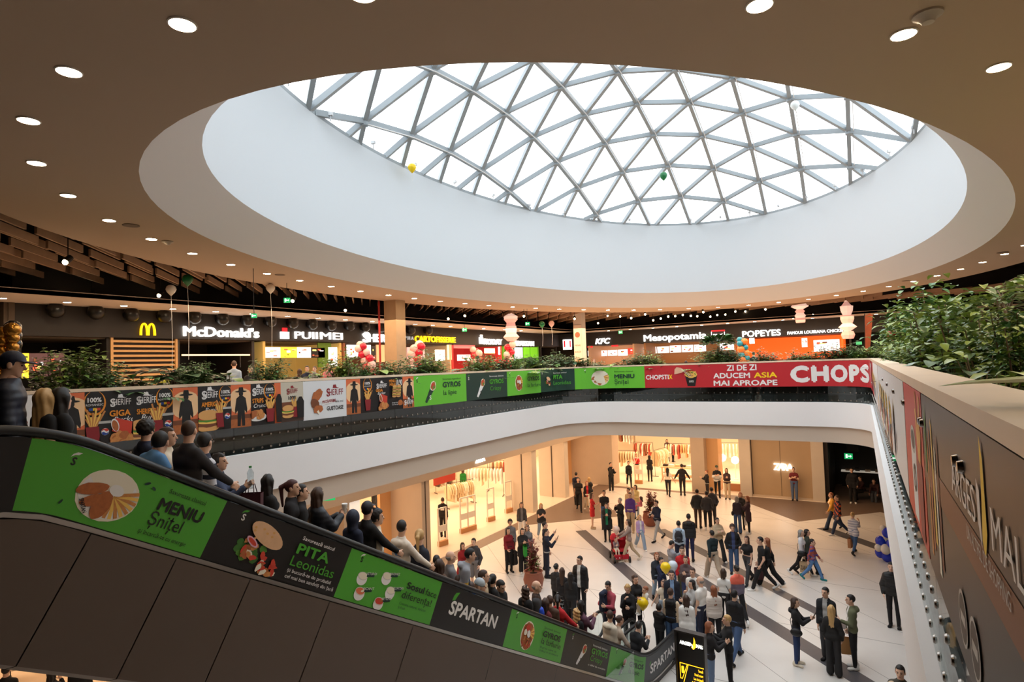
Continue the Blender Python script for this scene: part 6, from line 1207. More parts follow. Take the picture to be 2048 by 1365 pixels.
# ---------------------------------------------------------------- what they carry
def bag(kind,who,label,col,side=1,extra=None):
    k=who['k']; rz=who['rz']
    if kind=='tote':
        q=who['hands'][0 if side<0 else 1]; t=thing('shopping_bag',label,'bag',(q.x,q.y,q.z-.52*k),rz); m=MB(); v=[];w0,d0,H_=.15*k,.06*k,.38*k
        for z,s_ in ((0,.95),(H_,1.0)): v+=[(-d0*s_,-w0*s_,z),(d0*s_,-w0*s_,z),(d0*s_,w0*s_,z),(-d0*s_,w0*s_,z)]
        m.add(v,[(3,2,1,0),(0,1,5,4),(1,2,6,5),(2,3,7,6),(3,0,4,7)]); m.build('body',M(col,.7,noise=.06,name='paper'),t)
        for s_ in (-1,1): m=MB(); m.tube([(s_*d0,-.06*k,H_),(s_*d0*.6,-.045*k,H_+.12*k),(s_*d0*.4,.045*k,H_+.12*k),(s_*d0,.06*k,H_)],.006,5); m.build('handle',M(tuple(int(c*.8) for c in col),.7,name='cord'),t)
        if extra: m=MB(); sign3d(m,extra,(d0+.004,-w0*.75,H_*.3),(0,1,0),(0,0,1),H_*.38,w0*1.5,.003); m.build('lettering',BK,t)
    elif kind=='shoulder':
        q=who['up']((side*.21,.02,.93)); t=thing('handbag',label,'bag',tuple(q),rz); m=MB(); m.sph((0,0,0),(.07*k,.15*k,.11*k),12,8); m.build('body',M(col,.5,name='leather'),t,smooth=True)
        a=who['up']((-side*.08,0,1.5))-q; b=who['up']((side*.12,.1,1.2))-q; c=who['up']((side*.12,-.12,1.2))-q; Rm=Matrix.Rotation(-rz,3,'Z'); m=MB(); m.tube([Vector((0,.1*k,.08*k)),Rm@b,Rm@a,Rm@c,Vector((0,-.1*k,.08*k))],.009,5); m.build('strap',M(col,.5,name='leather'),t)
    elif kind=='backpack':
        q=who['up']((0,-.2,1.08)); t=thing('backpack',label,'bag',tuple(q),rz); m=MB(); m.sph((0,0,.13*k),(.15*k,.09*k,.22*k),14,10); m.build('body',M(col,.7,name='nylon'),t,smooth=True); m=MB(); m.sph((0,-.07*k,.06*k),(.11*k,.045*k,.1*k),12,8); m.build('pocket',M(col,.6,name='nylon_pocket'),t,smooth=True)
        for s_ in (-1,1): m=MB(); m.tube([(s_*.09*k,.06*k,.3*k),(s_*.1*k,.16*k,.36*k),(s_*.1*k,.3*k,.28*k),(s_*.12*k,.3*k,.1*k)],.014*k,5); m.build('strap',M(col,.7,name='nylon'),t)
    elif kind=='phone':
        q=who['hands'][0 if side<0 else 1]; m=MB(); m.box((0,0,.03),(.075,.012,.15)); m.box((0,-.007,.03),(.066,.003,.135)); o=m.build('phone',M((20,20,24),.2,name='phone_glass'),label=label,cat='phone',loc=tuple(q+Vector((0,0,.02)))); o.rotation_euler=(.5,0,rz+PI)
    elif kind=='cup':
        q=who['hands'][0 if side<0 else 1]; t=thing('cup',label,'cup',(q.x,q.y,q.z-.02)); m=MB(); m.lathe([(.028,0),(.04,.11)],n=12); m.build('paper_cup',M(col,.6,name='paper_cup'),t); m=MB(); m.lathe([(.043,.11),(.04,.125),(.001,.125)],n=12); m.build('lid',LETW,t)
    elif kind=='coat':
        q=who['hands'][0 if side<0 else 1]; t=None; m=MB(); r=random.Random(3)
        pr=[(np.array((0,-.1,.03)),np.array((0,.1,.03)),.07,.06),(np.array((0,-.08,0)),np.array((.02,-.09,-.42)),.06,.09),(np.array((0,.08,0)),np.array((0,.07,-.36)),.06,.09)]
        v,f=sdfmesh(pr,.025,.05); m.add(v.tolist(),f); o=m.build('folded_jacket',cloth(col),smooth=True,label=label,cat='jacket',loc=tuple(q)); o.rotation_euler[2]=rz
# ---------------------------------------------------------------- the crowd on the ground floor
P=person
def walkers():
    a=P('long-haired woman in a grey cardigan and white trousers leaving the left shop',1042.6,1002.6,1.68,5,('cardigan','D',{'open':'G','hem':.84}),('wide','W'),('long','b'),'ww','W'); bag('tote',a,'tan paper bag held by the woman in white trousers',(190,142,86),-1)
    a=P('woman in a black padded vest over grey sleeves walking beside the left shop pillar',1081.6,1004.5,1.68,10,('vest','K'),('reg','L'),('long','d'),'bw','W')
    P('person with curly dark hair and a grey hoodie standing behind the woman in red',1020,1039.7,1.72,5,('sweat','G',{'hood':1}),('reg','K'),('curly','k'),'ds',fem=False)
    a=P('woman with a fringe in a dark red top holding a black coat',1016,1056,1.66,25,('sweat',(130,24,34)),('slim','K'),('long','k'),'hs'); bag('coat',a,'black coat hanging over the arm of the woman in dark red','K',-1)
    a=P('woman in a long black cardigan and white shoes beside the red-leaved shrub',1044.5,1057,1.66,10,('cardigan','K',{'open':'K'}),('wide','K'),('long','k'),'bs','W'); bag('tote',a,'small green bag held by the woman in the long black cardigan',(40,150,50),-1)
    P('woman with long wavy black hair in a grey jacket behind the red-leaved shrub',1054,1050,1.68,0,('jacket','G'),('slim','K'),('wavy','k'),'ds')
    a=P('security guard in navy holding up a phone, further of the two',1089,1044.6,1.78,85,('jacket','N'),('reg','N'),('short','k'),'ps'); bag('phone',a,'phone held up by the further navy guard',0)
    a=P('security guard in navy with a phone, nearer of the two beside the shrub',1092,1058,1.76,88,('jacket',(22,26,44),{'band':'H','z':.95,'bw':.02}),('reg',(24,28,46)),('buzz','k'),'ps'); bag('phone',a,'phone held up by the nearer navy guard',0)
    P('woman in a long red coat walking beside the man in grey shorts',925,1082.7,1.66,30,('coat',(150,26,32)),('slim','J'),('long','k'),'dw')
    P('man in a charcoal jacket and grey shorts near the left shop entrance',947,1077,1.8,-25,('jacket','D',{'hood':1}),('shorts','G'),('short','k'),'ks')
    P('bearded man in black T-shirt and torn black jeans striding along the left shopfront',1156,953,1.8,0,('tee','K'),('slim','K'),('short','k'),'ww')
    P('dark figure walking just behind the man in torn black jeans',1152,945,1.78,170,('jacket','N'),('slim','K'),('short','k'),'ws')
    P('girl in a red top and black leather jacket beside the left shopfront',1173.5,960.6,1.62,10,('jacket','K',{'open':'R'}),('wide','C'),('long','r'),'dw','W')
    P('fair girl walking behind the one in the red top',1178,955,1.6,160,('vest','K'),('wide','B'),('bob','d'),'ds')
    a=P('woman in a short bright red dress with a small black bag',1183,986.6,1.66,95,('dress','R',{'hem':.62}),('none',),('bob','b'),'bs','B'); bag('shoulder',a,'small black handbag on the woman in the red dress',(24,22,24),-1)
    P('man in a black T-shirt with a white emblem facing the viewer',1207.6,981,1.8,0,('tee','K',{'print':'K'}),('reg','J'),('short','k'),'ds')
    P('woman in a black coat over a green top holding food with both hands',1212.5,1006.5,1.66,0,('coat','K',{'open':'E'}),('slim','K'),('bun','k'),'bs',girth=1.25)
    P('grey haired man in black beside the one in purple',1239.8,996.3,1.74,-50,('sweat','K'),('reg','K'),('short','g'),'es')
    P('man in a purple hooded sweater and beige trousers',1259.4,985.4,1.8,-10,('sweat','V',{'hood':1}),('reg','B'),('short','b'),'ds','B')
    P('person in beige behind the man in purple',1256.5,976.6,1.72,-40,('jacket','B'),('reg','K'),('short','k'),'ds')
    P('woman with long dark hair carrying a small child near the sparse shrub',1270.5,970.3,1.68,-30,('jacket',(214,196,140)),('reg','L'),('long','k'),'cs')
    P('small child in a pink jacket carried by the woman near the sparse shrub',1281,984,.9,-100,('puffer','P'),('slim','P'),('bob','b'),'ci',z0=.72,group='children')
    P('toddler head in beige between the couple near the sparse shrub',1264,975,.85,0,('sweat','C'),('slim','C'),('bob','b'),'ds',z0=.8,group='children')
    P('woman in a light brown jacket and beige trousers pushing the red stroller',1256,1036,1.68,-80,('jacket',(150,128,118),{'open':'W'}),('slim','B'),('long','b'),'fw','C')
    P('girl with long fair hair in a lilac jacket and pale jeans',1279,1028,1.45,20,('jacket','I',{'open':'W'}),('wide','L'),('long','d'),'dw','W',kid=True)
    # shop entrance at the back
    P('man in a black sweater at the left edge of the back shop entrance',1221,925.4,1.76,40,('sweat','K'),('reg','K'),('short','k'),'es','W')
    P('woman in black with a pale cloth at her waist walking out of the back shop',1256.6,921,1.68,5,('sweat','K',{'hem':.95}),('slim','K'),('bun','k'),'dw','W')
    P('man in a red and black T-shirt inside the back shop',1272,908,1.76,20,('tee','R',{'low':'K','z':1.1}),('shorts','C'),('short','r'),'es','W')
    P('woman in a long dark jacket with her back turned inside the back shop',1298.4,911,1.68,175,('coat','K',{'hem':.78}),('slim','K'),('bob','k'),'es')
    P('woman in a cream top and black jeans walking into the back shop',1334.6,934,1.66,175,('crop','C',{'hem':1.0}),('slim','K'),('long','k'),'ow')
    P('man in a black sweater walking into the back shop with arms held out',1363,928.4,1.8,180,('sweat','K'),('slim','K'),('short','k'),'os')
    P('boy in a black jacket looking at a phone at the right shop pillar',1413,941,1.5,-70,('jacket','K',{'band':'W','z':.9,'bw':.02}),('slim','K'),('short','r'),'bs',kid=True)
    P('young man with a cap and crossed arms in a black and white sweater',1432.8,929.3,1.8,0,('sweat','K',{'low':'W','z':1.25}),('slim','K'),('cap',(60,70,40),'b'),'xw')
    P('woman with very long hair in a dark brown sweater leaning at the right entrance',1452.7,937,1.7,0,('sweat',(60,40,44)),('reg','B'),('long','b'),'bs')
    P('woman with dark hair browsing deep in the back shop',1333.6,879,1.68,15,('cardigan',(70,40,40)),('slim','K'),('long','k'),'ds')
    P('child in black beside the woman deep in the back shop',1345,889,1.35,60,('jacket','K'),('slim','K'),('short','k'),'ds',group='children')
    P('guard in a black suit with a shaved head inside the left shop entrance',885,995.5,1.8,165,('jacket','K',{'print':'W','back':1}),('reg','K'),('buzz','b'),'ds')
    P('woman in a bright green top and black flared trousers inside the left shop',925.5,937.5,1.7,170,('sweat',(20,120,40)),('flare','K'),('bob','b'),'ds')
    a=P('person in dark trousers walking behind the glass of the left shop',748,972,1.75,60,('jacket','K'),('slim','D'),('short','k'),'dw'); bag('tote',a,'small black bag carried by the person behind the glass',(30,28,30),1)
    # middle of the hall
    P('man in a black padded jacket seen from behind, leftmost of the three men talking',1393.6,978.8,1.78,175,('puffer',(34,36,36)),('slim',(70,50,40)),('short','k'),'ks')
    P('man in a dark grey hooded jacket, middle of the three men talking',1412.7,982.7,1.76,180,('jacket','D',{'hood':1}),('slim','K'),('short','k'),'ks','W')
    P('man in a grey and black jacket, rightmost of the three men talking',1422.5,975,1.8,-160,('jacket',(70,70,78),{'low':'K','z':1.0}),('reg','D'),('short','k'),'ks')
    a=P('woman in a dark coat and flared jeans with her back turned',1473,993,1.64,175,('jacket',(50,42,52)),('flare','J'),('bob','g'),'ds'); bag('shoulder',a,'black shoulder bag on the woman in flared jeans',(28,26,28),-1)
    a=P('woman in a black fluffy coat facing the viewer in the group of three women',1480.5,985,1.66,0,('puffer','K'),('slim','K'),('bob','r'),'ds'); bag('tote',a,'white plastic bag held in the group of three women',(232,228,224),-1)
    P('woman in a long dark brown coat and black trousers facing left',1494.7,992.8,1.64,-80,('coat',(62,40,48)),('slim','K'),('bob','r'),'bs','W')
    P('man in a navy sweater and grey trousers carrying a baby',1312.5,998.7,1.78,-45,('sweat','N'),('slim','H'),('short','k'),'cw',)
    P('baby in a white blanket carried by the man in the navy sweater',1305,1008,.62,-100,('puffer','W'),('slim','W'),('beanie',(230,226,222)),'ci',z0=.82,group='children')
    a=P('man in a pale blue shirt seen from behind with a black backpack',1356.6,1042,1.76,175,('sweat',(186,206,226)),('reg','N'),('short','k'),'ds'); bag('backpack',a,'black backpack on the man in the pale blue shirt',(30,30,38))
    P('man in a black hooded jacket and navy jeans seen from behind',1376.6,1028,1.82,178,('puffer','K',{'hood':1}),('slim',(28,28,70)),('short','k'),'ds')
    P('woman in a beige teddy jacket walking and hugging a bundle',1434,1033,1.68,25,('puffer','B'),('flare','K'),('bun','k'),'xw','W')
    P('man in a dark green sweater and beige trousers walking away',1423.4,1057.7,1.78,-150,('sweat',(24,40,44)),('wide',(178,158,136)),('short','k'),'Ww','W')
    P('man in an open dark jacket over a blue T-shirt and jeans',1464.5,1049.5,1.76,5,('jacket','K',{'open':(60,70,110)}),('reg','J'),('curly','b'),'ks',fem=False)
    P('slim girl in a black cropped T-shirt and black jeans striding left',1492.8,1069,1.68,-30,('crop','K'),('reg','D'),('long','b'),'pw')
    P('man in black T-shirt, black trousers and white trainers walking left',1520,1070.5,1.82,-80,('tee','K'),('reg','K'),('short','k'),'kw','W')
    a=P('woman with long red-brown hair in black beside the man in white trainers',1533.8,1073,1.68,-100,('sweat','K'),('wide','K'),('long','r'),'ww','W'); bag('tote',a,'black and red bag on the arm of the red-haired woman',(60,20,26),-1)
    P('man in a grey checked shirt with his head bowed',1342.4,1081.7,1.76,120,('sweat',(150,152,160),{'tex':40}),('reg','J'),('buzz','k'),'bs',pitch=25)
    P('man in a bright red sweater in the middle of the crowd',1363.9,1094,1.78,-5,('sweat','R'),('reg','O'),('short','b'),'ds')
    P('woman with brown hair and a dark hooded jacket above the boy with the yellow balloon',1313,1102,1.66,10,('jacket',(40,46,56)),('reg','L'),('bob','r'),'dw')
    a=P('boy in a navy jacket holding balloons',1322,1115.4,1.5,40,('jacket',(26,34,66)),('slim','N'),('short','k'),'bs',kid=True)
    P('woman in a taupe jacket with a brown scarf behind the boy in white',1371,1112.5,1.64,-10,('jacket',(92,72,72)),('slim',(50,60,100)),('bun','b'),'bs')
    P('young man in a white T-shirt facing the viewer beside the bald man',1384.8,1136,1.74,-20,('tee','W'),('reg','K'),('short','b'),'ds')
    P('man in a navy jacket over a blue shirt looking at the viewer',1342.5,1141,1.78,0,('jacket',(28,32,46),{'open':(130,160,200)}),('reg','K'),('short','k'),'ds')
    P('curly haired girl in a cream shirt in front of the man in navy',1327,1159.8,1.42,-20,('tee','C'),('wide','L'),('wavy','b'),'os',kid=True)
    P('woman with dark hair in a pale grey hoodie facing left',1383.8,1160.4,1.66,-60,('sweat','H'),('slim','J'),('long','k'),'es')
    P('bald man in a white T-shirt and jeans in the middle of the crowd',1400.4,1153.5,1.82,-120,('tee','W'),('reg',(36,40,60)),('bald','g'),'ds',girth=1.12)
    P('person in a varsity jacket with cream sleeves seen from behind',1340.8,1177,1.76,160,('jacket','K',{'slv':(214,190,160),'hood':1}),('reg','J'),('short','b'),'ds')
    P('woman in a long white cardigan seen from behind',1372,1191,1.66,178,('cardigan',(236,232,226)),('slim','J'),('long','b'),'ds','K')
    a=P('woman with long ginger hair in a cream quilted jacket seen from behind',1426.8,1172,1.66,-165,('puffer',(222,208,196)),('reg','K'),('long','r'),'ds','W'); bag('tote',a,'cream canvas bag held by the woman in the quilted jacket',(206,186,160),1)
    P('big man in a black jacket with a bright blue hood walking right',1467.8,1176,1.84,150,('jacket','K',{'hood':1}),('reg',(70,92,130)),('short','k'),'dw','K',girth=1.1)
    a=P('woman in a white T-shirt and black trousers seen from behind',1446.3,1137.9,1.66,170,('tee','W'),('reg','K'),('bob','b'),'ds'); bag('shoulder',a,'black crossbody bag of the woman in the white T-shirt',(24,22,24),1)
    a=P('woman in a coral and grey windbreaker with dark hair tied back',1472.7,1127,1.72,-160,('jacket','S',{'low':(110,100,116),'z':1.2}),('slim','K'),('bun','k'),'dw','W'); bag('tote',a,'white and brown shopping bags held by the woman in coral',(196,170,140),1)
    P('brown haired woman in a black leather jacket and jeans right of the totem sign',1418,1244.3,1.66,95,('jacket',(30,26,28)),('reg',(110,130,160)),('bob','r'),'bs')
    a=P('woman with short fair hair and black coat beside the totem sign',1454,1230.7,1.7,-80,('jacket','K'),('slim','K'),('short','d'),'bs',fem=True)
    a=P('woman in a black hoodie and jeans looking at a phone, alone on the right',1588.9,1196.5,1.66,85,('sweat','K',{'hood':1}),('slim',(40,58,100)),('bob','b'),'bs','C'); bag('shoulder',a,'black handbag of the woman looking at her phone',(22,20,22),1); bag('phone',a,'phone in the hands of the woman standing alone',0)
    P('tall man in an open black jacket over a pale T-shirt in the group of three',1650,1175,1.84,-15,('jacket',(24,26,30),{'open':'H'}),('reg','D'),('short','k'),'ds',yaw=-15)
    P('woman with very long fair hair and a black leather jacket seen from behind',1662,1211,1.68,172,('jacket',(32,30,30)),('flare',(38,36,38)),('long','d'),'ks')
    a=P('man in an olive green jacket holding a brown paper bag',1701,1190,1.8,-80,('jacket',(98,100,72),{'hood':1,'open':'W'}),('slim','K'),('short','k'),'qs','W'); bag('tote',a,'brown paper bag held by the man in the olive jacket',(204,148,92),1)
    P('young man in black half hidden behind the white balcony edge',1782,1125,1.82,-5,('puffer','K'),('slim','K'),('short','k'),'ks','K')
    a=P('bearded man at the bottom edge carrying a toddler',1799.8,1331.4,1.8,-10,('jacket',(70,66,56)),('reg','K'),('short','k'),'cs')
    P('toddler in a beige bear hood at the bottom edge',1782,1343,.85,-60,('puffer',(150,160,150)),('slim','B'),('beanie',(206,178,146)),'ci',z0=.82,group='children')
    # right middle
    P('man in a maroon T-shirt and jeans with crossed arms against the ochre panel',1586.5,935,1.78,0,('tee','M'),('reg',(90,108,140)),('buzz','b'),'xs','K')
    P('man in black standing in the dark passage',1703,936,1.84,0,('coat','K',{'hem':.75}),('reg','K'),('short','k'),'ks','W')
    P('man in brown sitting on the bench in the passage, leaning forward',1739,969,1.72,-10,('sweat',(66,36,34)),('reg',(80,84,92)),('short','b'),'fi',loc=(-.5,37.05,-.03),lean=25,group='people sitting on the bench')
    P('man turned sideways on the bench beside the man in brown',1728,964,1.72,-60,('sweat',(60,30,30)),('reg','K'),('buzz','b'),'bi',loc=(-1.05,37.15,-.03),lean=12,group='people sitting on the bench')
    a=P('woman in a yellow jacket walking left with the man in the patched jacket',1661.7,983,1.68,-70,('jacket','Y',{'open':'C'}),('flare',(40,56,80)),('short','r'),'ww','K',fem=True)
    P('man in a navy and orange patched jacket walking left',1673.4,988,1.76,-65,('jacket',(30,32,54),{'patch':(210,90,50)}),('reg',(46,62,92)),('buzz','b'),'dw','W')
    a=P('woman in a white checked shirt and jeans walking away at right',1704.7,1022,1.66,160,('sweat',(226,222,222),{'stripe':(176,176,190),'fr':60,'hem':.8}),('slim',(60,90,130)),('bun','d'),'pw','K'); bag('tote',a,'brown bag with a red top held by the woman in the checked shirt',(176,120,78),-1)
    a=P('grey haired woman in a white jacket walking right',1601,1057,1.66,80,('jacket',(224,222,224)),('slim','K'),('bob','g'),'dw','W'); bag('shoulder',a,'black handbag of the grey haired woman in white',(24,22,24),1); bag('tote',a,'brown paper bag printed ZARA carried by the woman in white',(190,158,120),1,'ZARA')
    P('woman with dark hair half hidden behind the grey haired woman',1613,1056,1.64,85,('jacket',(70,76,66)),('slim','K'),('bob','k'),'dw')
    P('boy in a multicoloured sweater and teal trainers walking right',1623.6,1075.8,1.45,80,('sweat',(170,84,70),{'patch':(60,70,150)}),('reg',(90,130,180)),('short','k'),'ww',(20,130,130),kid=True)
    # left middle: girls, couples
    P('girl with her dark hair in a bun, leftmost of the three seen from behind',1112,1127.7,1.66,150,('jacket',(46,42,42)),('slim','K'),('bun','k'),'ds')
    P('girl with long brown hair, middle of the three seen from behind',1123.8,1136,1.66,165,('jacket',(34,32,34)),('wide','K'),('long','b'),'ds')
    P('girl with long black hair and leather jacket, rightmost of the three seen from behind',1140.4,1141.4,1.64,170,('jacket',(26,26,28)),('flare','K'),('long','k'),'dw')
    a=P('man in an open black jacket and white T-shirt holding a cup',1159,1112.5,1.82,-25,('puffer','K',{'open':'W'}),('slim','K'),('short','k'),'hs','K',yaw=-20); bag('cup',a,'paper cup held by the man in the white T-shirt',(120,90,76),1)
    a=P('man in a rose red shirt holding a navy jacket',1216,1163,1.76,-30,('sweat',(176,72,84)),('reg','N'),('short','k'),'es',pitch=20); bag('coat',a,'navy jacket carried by the man in rose red','N',1)
    P('woman with short blond hair and a black jacket eating',1254.7,1169,1.66,-10,('jacket','K'),('reg','K'),('bob','d'),'es',pitch=20)
    P('woman with a ponytail in a black sweater carrying a toddler',1270.3,1150.6,1.7,30,('sweat','K'),('slim','K'),('pony','b'),'cs')
    P('toddler in a white T-shirt carried by the woman with the ponytail',1289.8,1156,.95,-60,('tee','W'),('slim','C'),('short','r'),'ci','W',z0=.78,group='children')
    # seen through the glass at right and at the lower left
    P('man in a dark jacket and pale T-shirt seen through the glass at lower right',1896,1216,1.8,-20,('jacket','K',{'open':'H'}),('reg','K'),('short','k'),'ds')
    P('dark haired woman in black seen through the glass at lower right',1893,1249,1.68,170,('jacket','K'),('slim','K'),('long','k'),'ds')
    P('dark haired person in black seen under the escalator at lower left',104,1336,1.72,150,('jacket','K'),('reg','K'),('bob','k'),'es',fem=True)
    P('person in black trousers behind the escalator at lower left',160,1312,1.74,170,('jacket','K'),('reg','K'),('short','k'),'ds')
    P('person in dark clothes at the extreme lower left corner',12,1330,1.74,160,('jacket','K'),('reg','K'),('short','k'),'ds')
walkers()
for px,py,m_,l,s in ((1285.4,1208,BY,'yellow balloon hanging below the carried toddler',.3),(1331,1136,BY,'yellow balloon held by the boy in navy',.4),(1345.5,1133,M((206,216,226),.3,name='pale_blue_balloon'),'pale blue balloon beside the yellow one',.4)):
    p=atZ(px,py,1.05 if l.startswith('yellow balloon hang') else 1.35); balloon(p,.16,m_,l,s)
p=atZ(1232,1060,1.3); balloon(p,.15,M((226,190,170),.25,name='printed_balloon'),'printed pale balloon above the red stroller',.6)
# ---- red double stroller with a child
p=atZ(1240,1121,0); t=thing('stroller','red twin stroller with black frame pushed by a woman','stroller',tuple(p),R_(35)); RED=M((190,24,40),.8,noise=.15,scale=20,name='red_fabric')
for x,y in ((-.3,-.35),(.3,-.35),(-.3,.4),(.3,.4)): m=MB(); m.cyl((x-.03,y,.12),(x+.03,y,.12),.12,n=14); m.build('wheel',BK,t)
for x in (-.28,.28):
    m=MB(); m.tube([(x,-.35,.15),(x,.1,.55),(x,.55,1.0)],.016,6); m.build('frame_tube',BK,t); m=MB(); m.tube([(x,.4,.15),(x,.05,.5)],.016,6); m.build('frame_tube',BK,t)
    m=MB(); m.box((x*.52,-.05,.42),(.28,.4,.06)); m.box((x*.52,.17,.62),(.28,.08,.42)); m.build('seat',RED,t); m=MB(); m.lathe([(.2,0),(.19,.1),(.13,.19),(.001,.22)],(x*.52,.1,.8),12); m.build('canopy',RED,t,smooth=True); m=MB(); m.box((x*.52,-.3,.22),(.26,.12,.16)); m.build('footrest',RED,t)
m=MB(); m.tube([(-.28,.55,1.0),(.28,.55,1.0)],.018,8); m.build('handlebar',BK,t); m=MB(); m.box((0,.1,.25),(.5,.45,.16)); m.build('basket',M((90,20,30),.8,name='dark_red_net'),t)
q=p+Matrix.Rotation(R_(35),3,'Z')@Vector((-.15,-.05,.0)); P('small child in pale grey sitting in the red stroller',0,0,.95,0,('jacket',(140,120,124)),('slim','C'),('short','b'),'bi','W',loc=(q.x,q.y,.2),fwd=R_(35-90),group='children')
# ---- wire shopping cart near the escalator foot
p=atZ(1136,1240,.0); t=thing('shopping_cart','empty grey wire shopping cart behind the escalator','cart',(p.x,p.y,0),R_(20)); WIRE=M((168,166,164),.3,metal=.9,name='chrome_wire')
m=MB()
for z in np.linspace(.5,.95,5): m.tube([(-.25,-.4,z),(.25,-.4,z),(.28,.4,z),(-.28,.4,z),(-.25,-.4,z)],.005,4)
for f in np.linspace(0,1,9): y=-.4+.8*f; m.tube([(-.26,y,.95),(-.25,y,.5),(.25,y,.5),(.26,y,.95)],.004,4)
for f in np.linspace(-.2,.2,5): m.tube([(f,-.4,.95),(f,-.4,.5),(f,.4,.5),(f,.4,.95)],.004,4)
m.build('basket',WIRE,t); m=MB(); m.tube([(-.28,.42,.95),(-.28,.55,1.02),(.28,.55,1.02),(.28,.42,.95)],.015,6); m.build('handle',M((40,40,44),.4,name='dark_plastic'),t)
for x in (-.2,.2): m=MB(); m.tube([(x,-.4,.5),(x,-.4,.12),(x,.4,.12),(x,.42,.9)],.012,6); m.build('frame_tube',WIRE,t)
for x,y in ((-.2,-.4),(.2,-.4),(-.2,.4),(.2,.4)): m=MB(); m.cyl((x-.02,y,.06),(x+.02,y,.06),.06,n=10); m.build('wheel',BK,t)
# ---- blue and white balloon figure at the right edge of the hall
p=atZ(1776,1124,0); t=thing('balloon_stack','stack of blue and white balloons half hidden by the right balcony edge','balloons',tuple(p))
for i,(x,y,z,r,mt) in enumerate([(0,0,.25,.24,BB),(.2,.1,.3,.2,BWt),(-.22,.05,.3,.19,BB),(-.05,-.2,.5,.17,BWt),(.12,-.1,.62,.2,BB),(-.2,0,.72,.18,BB),(0,.1,.85,.2,BWt),(-.28,-.1,.5,.13,BWt),(.02,-.05,1.08,.17,BB),(-.1,0,1.2,.12,BWt)]): m=MB(); m.sph((x,y,z),(r,r,r*1.15),12,8); m.build('balloon_ball',mt,t,smooth=True)
# ---------------------------------------------------------------- riders on the escalator
def esc_at(px,py,h,lane=0,nf=None):
    d=ray(px,py); lo,hi=((-.82,-.2),(-2.0,-1.44))[lane]; best=None
    for t_ in np.linspace(3,25,1600):
        q=EO+d*t_; r=Vector((q.x,q.y,0))-Pe; s=r.dot(ee)
        g=q.z-stepz(s)-h
        if best is None or abs(g)<best[0]: best=(abs(g),t_,s,r.dot(nn))
    n=min(max(best[3],lo),hi) if nf is None else nf
    if n!=best[3]:
        t_=((Pe-EO).dot(nn)+n)/d.dot(nn); q=EO+d*t_; s=(Vector((q.x,q.y,0))-Pe).dot(ee); h=q.z-stepz(s); 
    else: s=best[2]
    c=esc3(s,n,stepz(s)); return (c.x,c.y,c.z),min(max(h,.8),2.05),n
DOWN=math.atan2(ee.y,ee.x)
def E(label,px,py,h,turn,top,bot,hair,pose='ds',lane=0,n=None,**k):
    k.setdefault('yaw',32 if turn>-25 else 0)
    loc,h2,n=esc_at(px,py,h,lane,n); return P(label,0,0,h2,0,top,bot,hair,pose,loc=loc,fwd=DOWN+R_(turn),group='people riding the escalator',**k)
E('man in a navy cap and navy padded jacket at the top left of the escalator',22,706,1.8,-25,('puffer',(30,36,52)),('reg','K'),('cap','n','k'),'ds',pitch=12)
E('woman with long blond hair and black top at the top of the escalator',88,778,1.66,10,('tee','K'),('slim','K'),('long','d'),'ds')
E('dark haired woman just in front of the blond one on the escalator',121,776,1.66,0,('jacket','K'),('slim','K'),('long','k'),'ds')
E('man in a light blue T-shirt leaning on the escalator handrail',284,860,1.74,15,('tee','U'),('reg','N'),('short','k'),'rs',lean=22,girth=1.1,n=-.2)
E('man with black hair behind the one in the light blue T-shirt',291,842,1.8,0,('jacket','N'),('reg','K'),('curly','k'),'ds',fem=False,n=-.75)
E('young woman with dark hair in profile beside the man with cropped hair',333,855,1.66,-40,('jacket','C'),('slim','K'),('long','b'),'ds')
E('man with cropped hair in a dark grey sweater, hand on the handrail',376,842,1.8,10,('sweat',(42,38,40)),('reg','J'),('buzz','b'),'rs',girth=1.1,n=-.22)
E('person in a navy and white striped shirt behind the man with cropped hair',408,866,1.74,0,('sweat',(40,46,66),{'stripe':(200,200,206),'fr':50}),('reg','K'),('short','k'),'ds',n=-.8)
a=E('woman with black hair and a denim jacket holding a bottle',437,907,1.64,-50,('jacket',(56,66,92)),('slim','K'),('bob','k'),'bs')
q=a['hands'][1]; t=thing('water_bottle','clear plastic water bottle with a green cap held above the handrail','bottle',(q.x,q.y,q.z)); m=MB(); m.lathe([(.036,-.06),(.038,0),(.034,.06),(.038,.12),(.014,.17),(.014,.18)],n=12); m.build('body',glass_mat('bottle_plastic',(.86,.92,.94),.12),t,smooth=True); m=MB(); m.cyl((0,0,.18),(0,0,.2),.016,n=10); m.build('cap',M((30,140,50),.4,name='green_plastic'),t)
bag('tote',a,'burgundy leather bag on the handrail beside the water bottle',(70,24,34),-1)
E('woman with very long black hair and a black jacket, back turned',534,949,1.68,0,('jacket','K'),('slim','K'),('long','k'),'ds')
E('woman with dark red hair in a ponytail and glasses, in profile',583,960,1.66,-45,('jacket',(30,28,32)),('slim','K'),('pony',(70,32,34)),'ds')
E('man with short black hair behind the woman with the ponytail',601,969,1.76,-30,('jacket','K'),('reg','K'),('short','k'),'ds')
a=E('woman with long brown hair in a black padded jacket holding a cup',634,975,1.68,-10,('puffer',(30,34,44)),('slim','K'),('long','b'),'bs'); bag('cup',a,'white paper cup held by the woman in the padded jacket',(226,220,214),1)
E('person in a navy hood between two escalator groups',705,1021,1.74,0,('jacket','N'),('reg','K'),('hood','n'),'ds')
E('bearded man in a black cap and black sweater, hand on the handrail',733,1005,1.84,-5,('sweat','K'),('reg','K'),('cap','c','k'),'rs')
E('curly haired boy in a pale grey hoodie behind the man in the black cap',752,1020,1.72,-30,('sweat','C',{'hood':1}),('reg','K'),('curly','k'),'ds',fem=False)
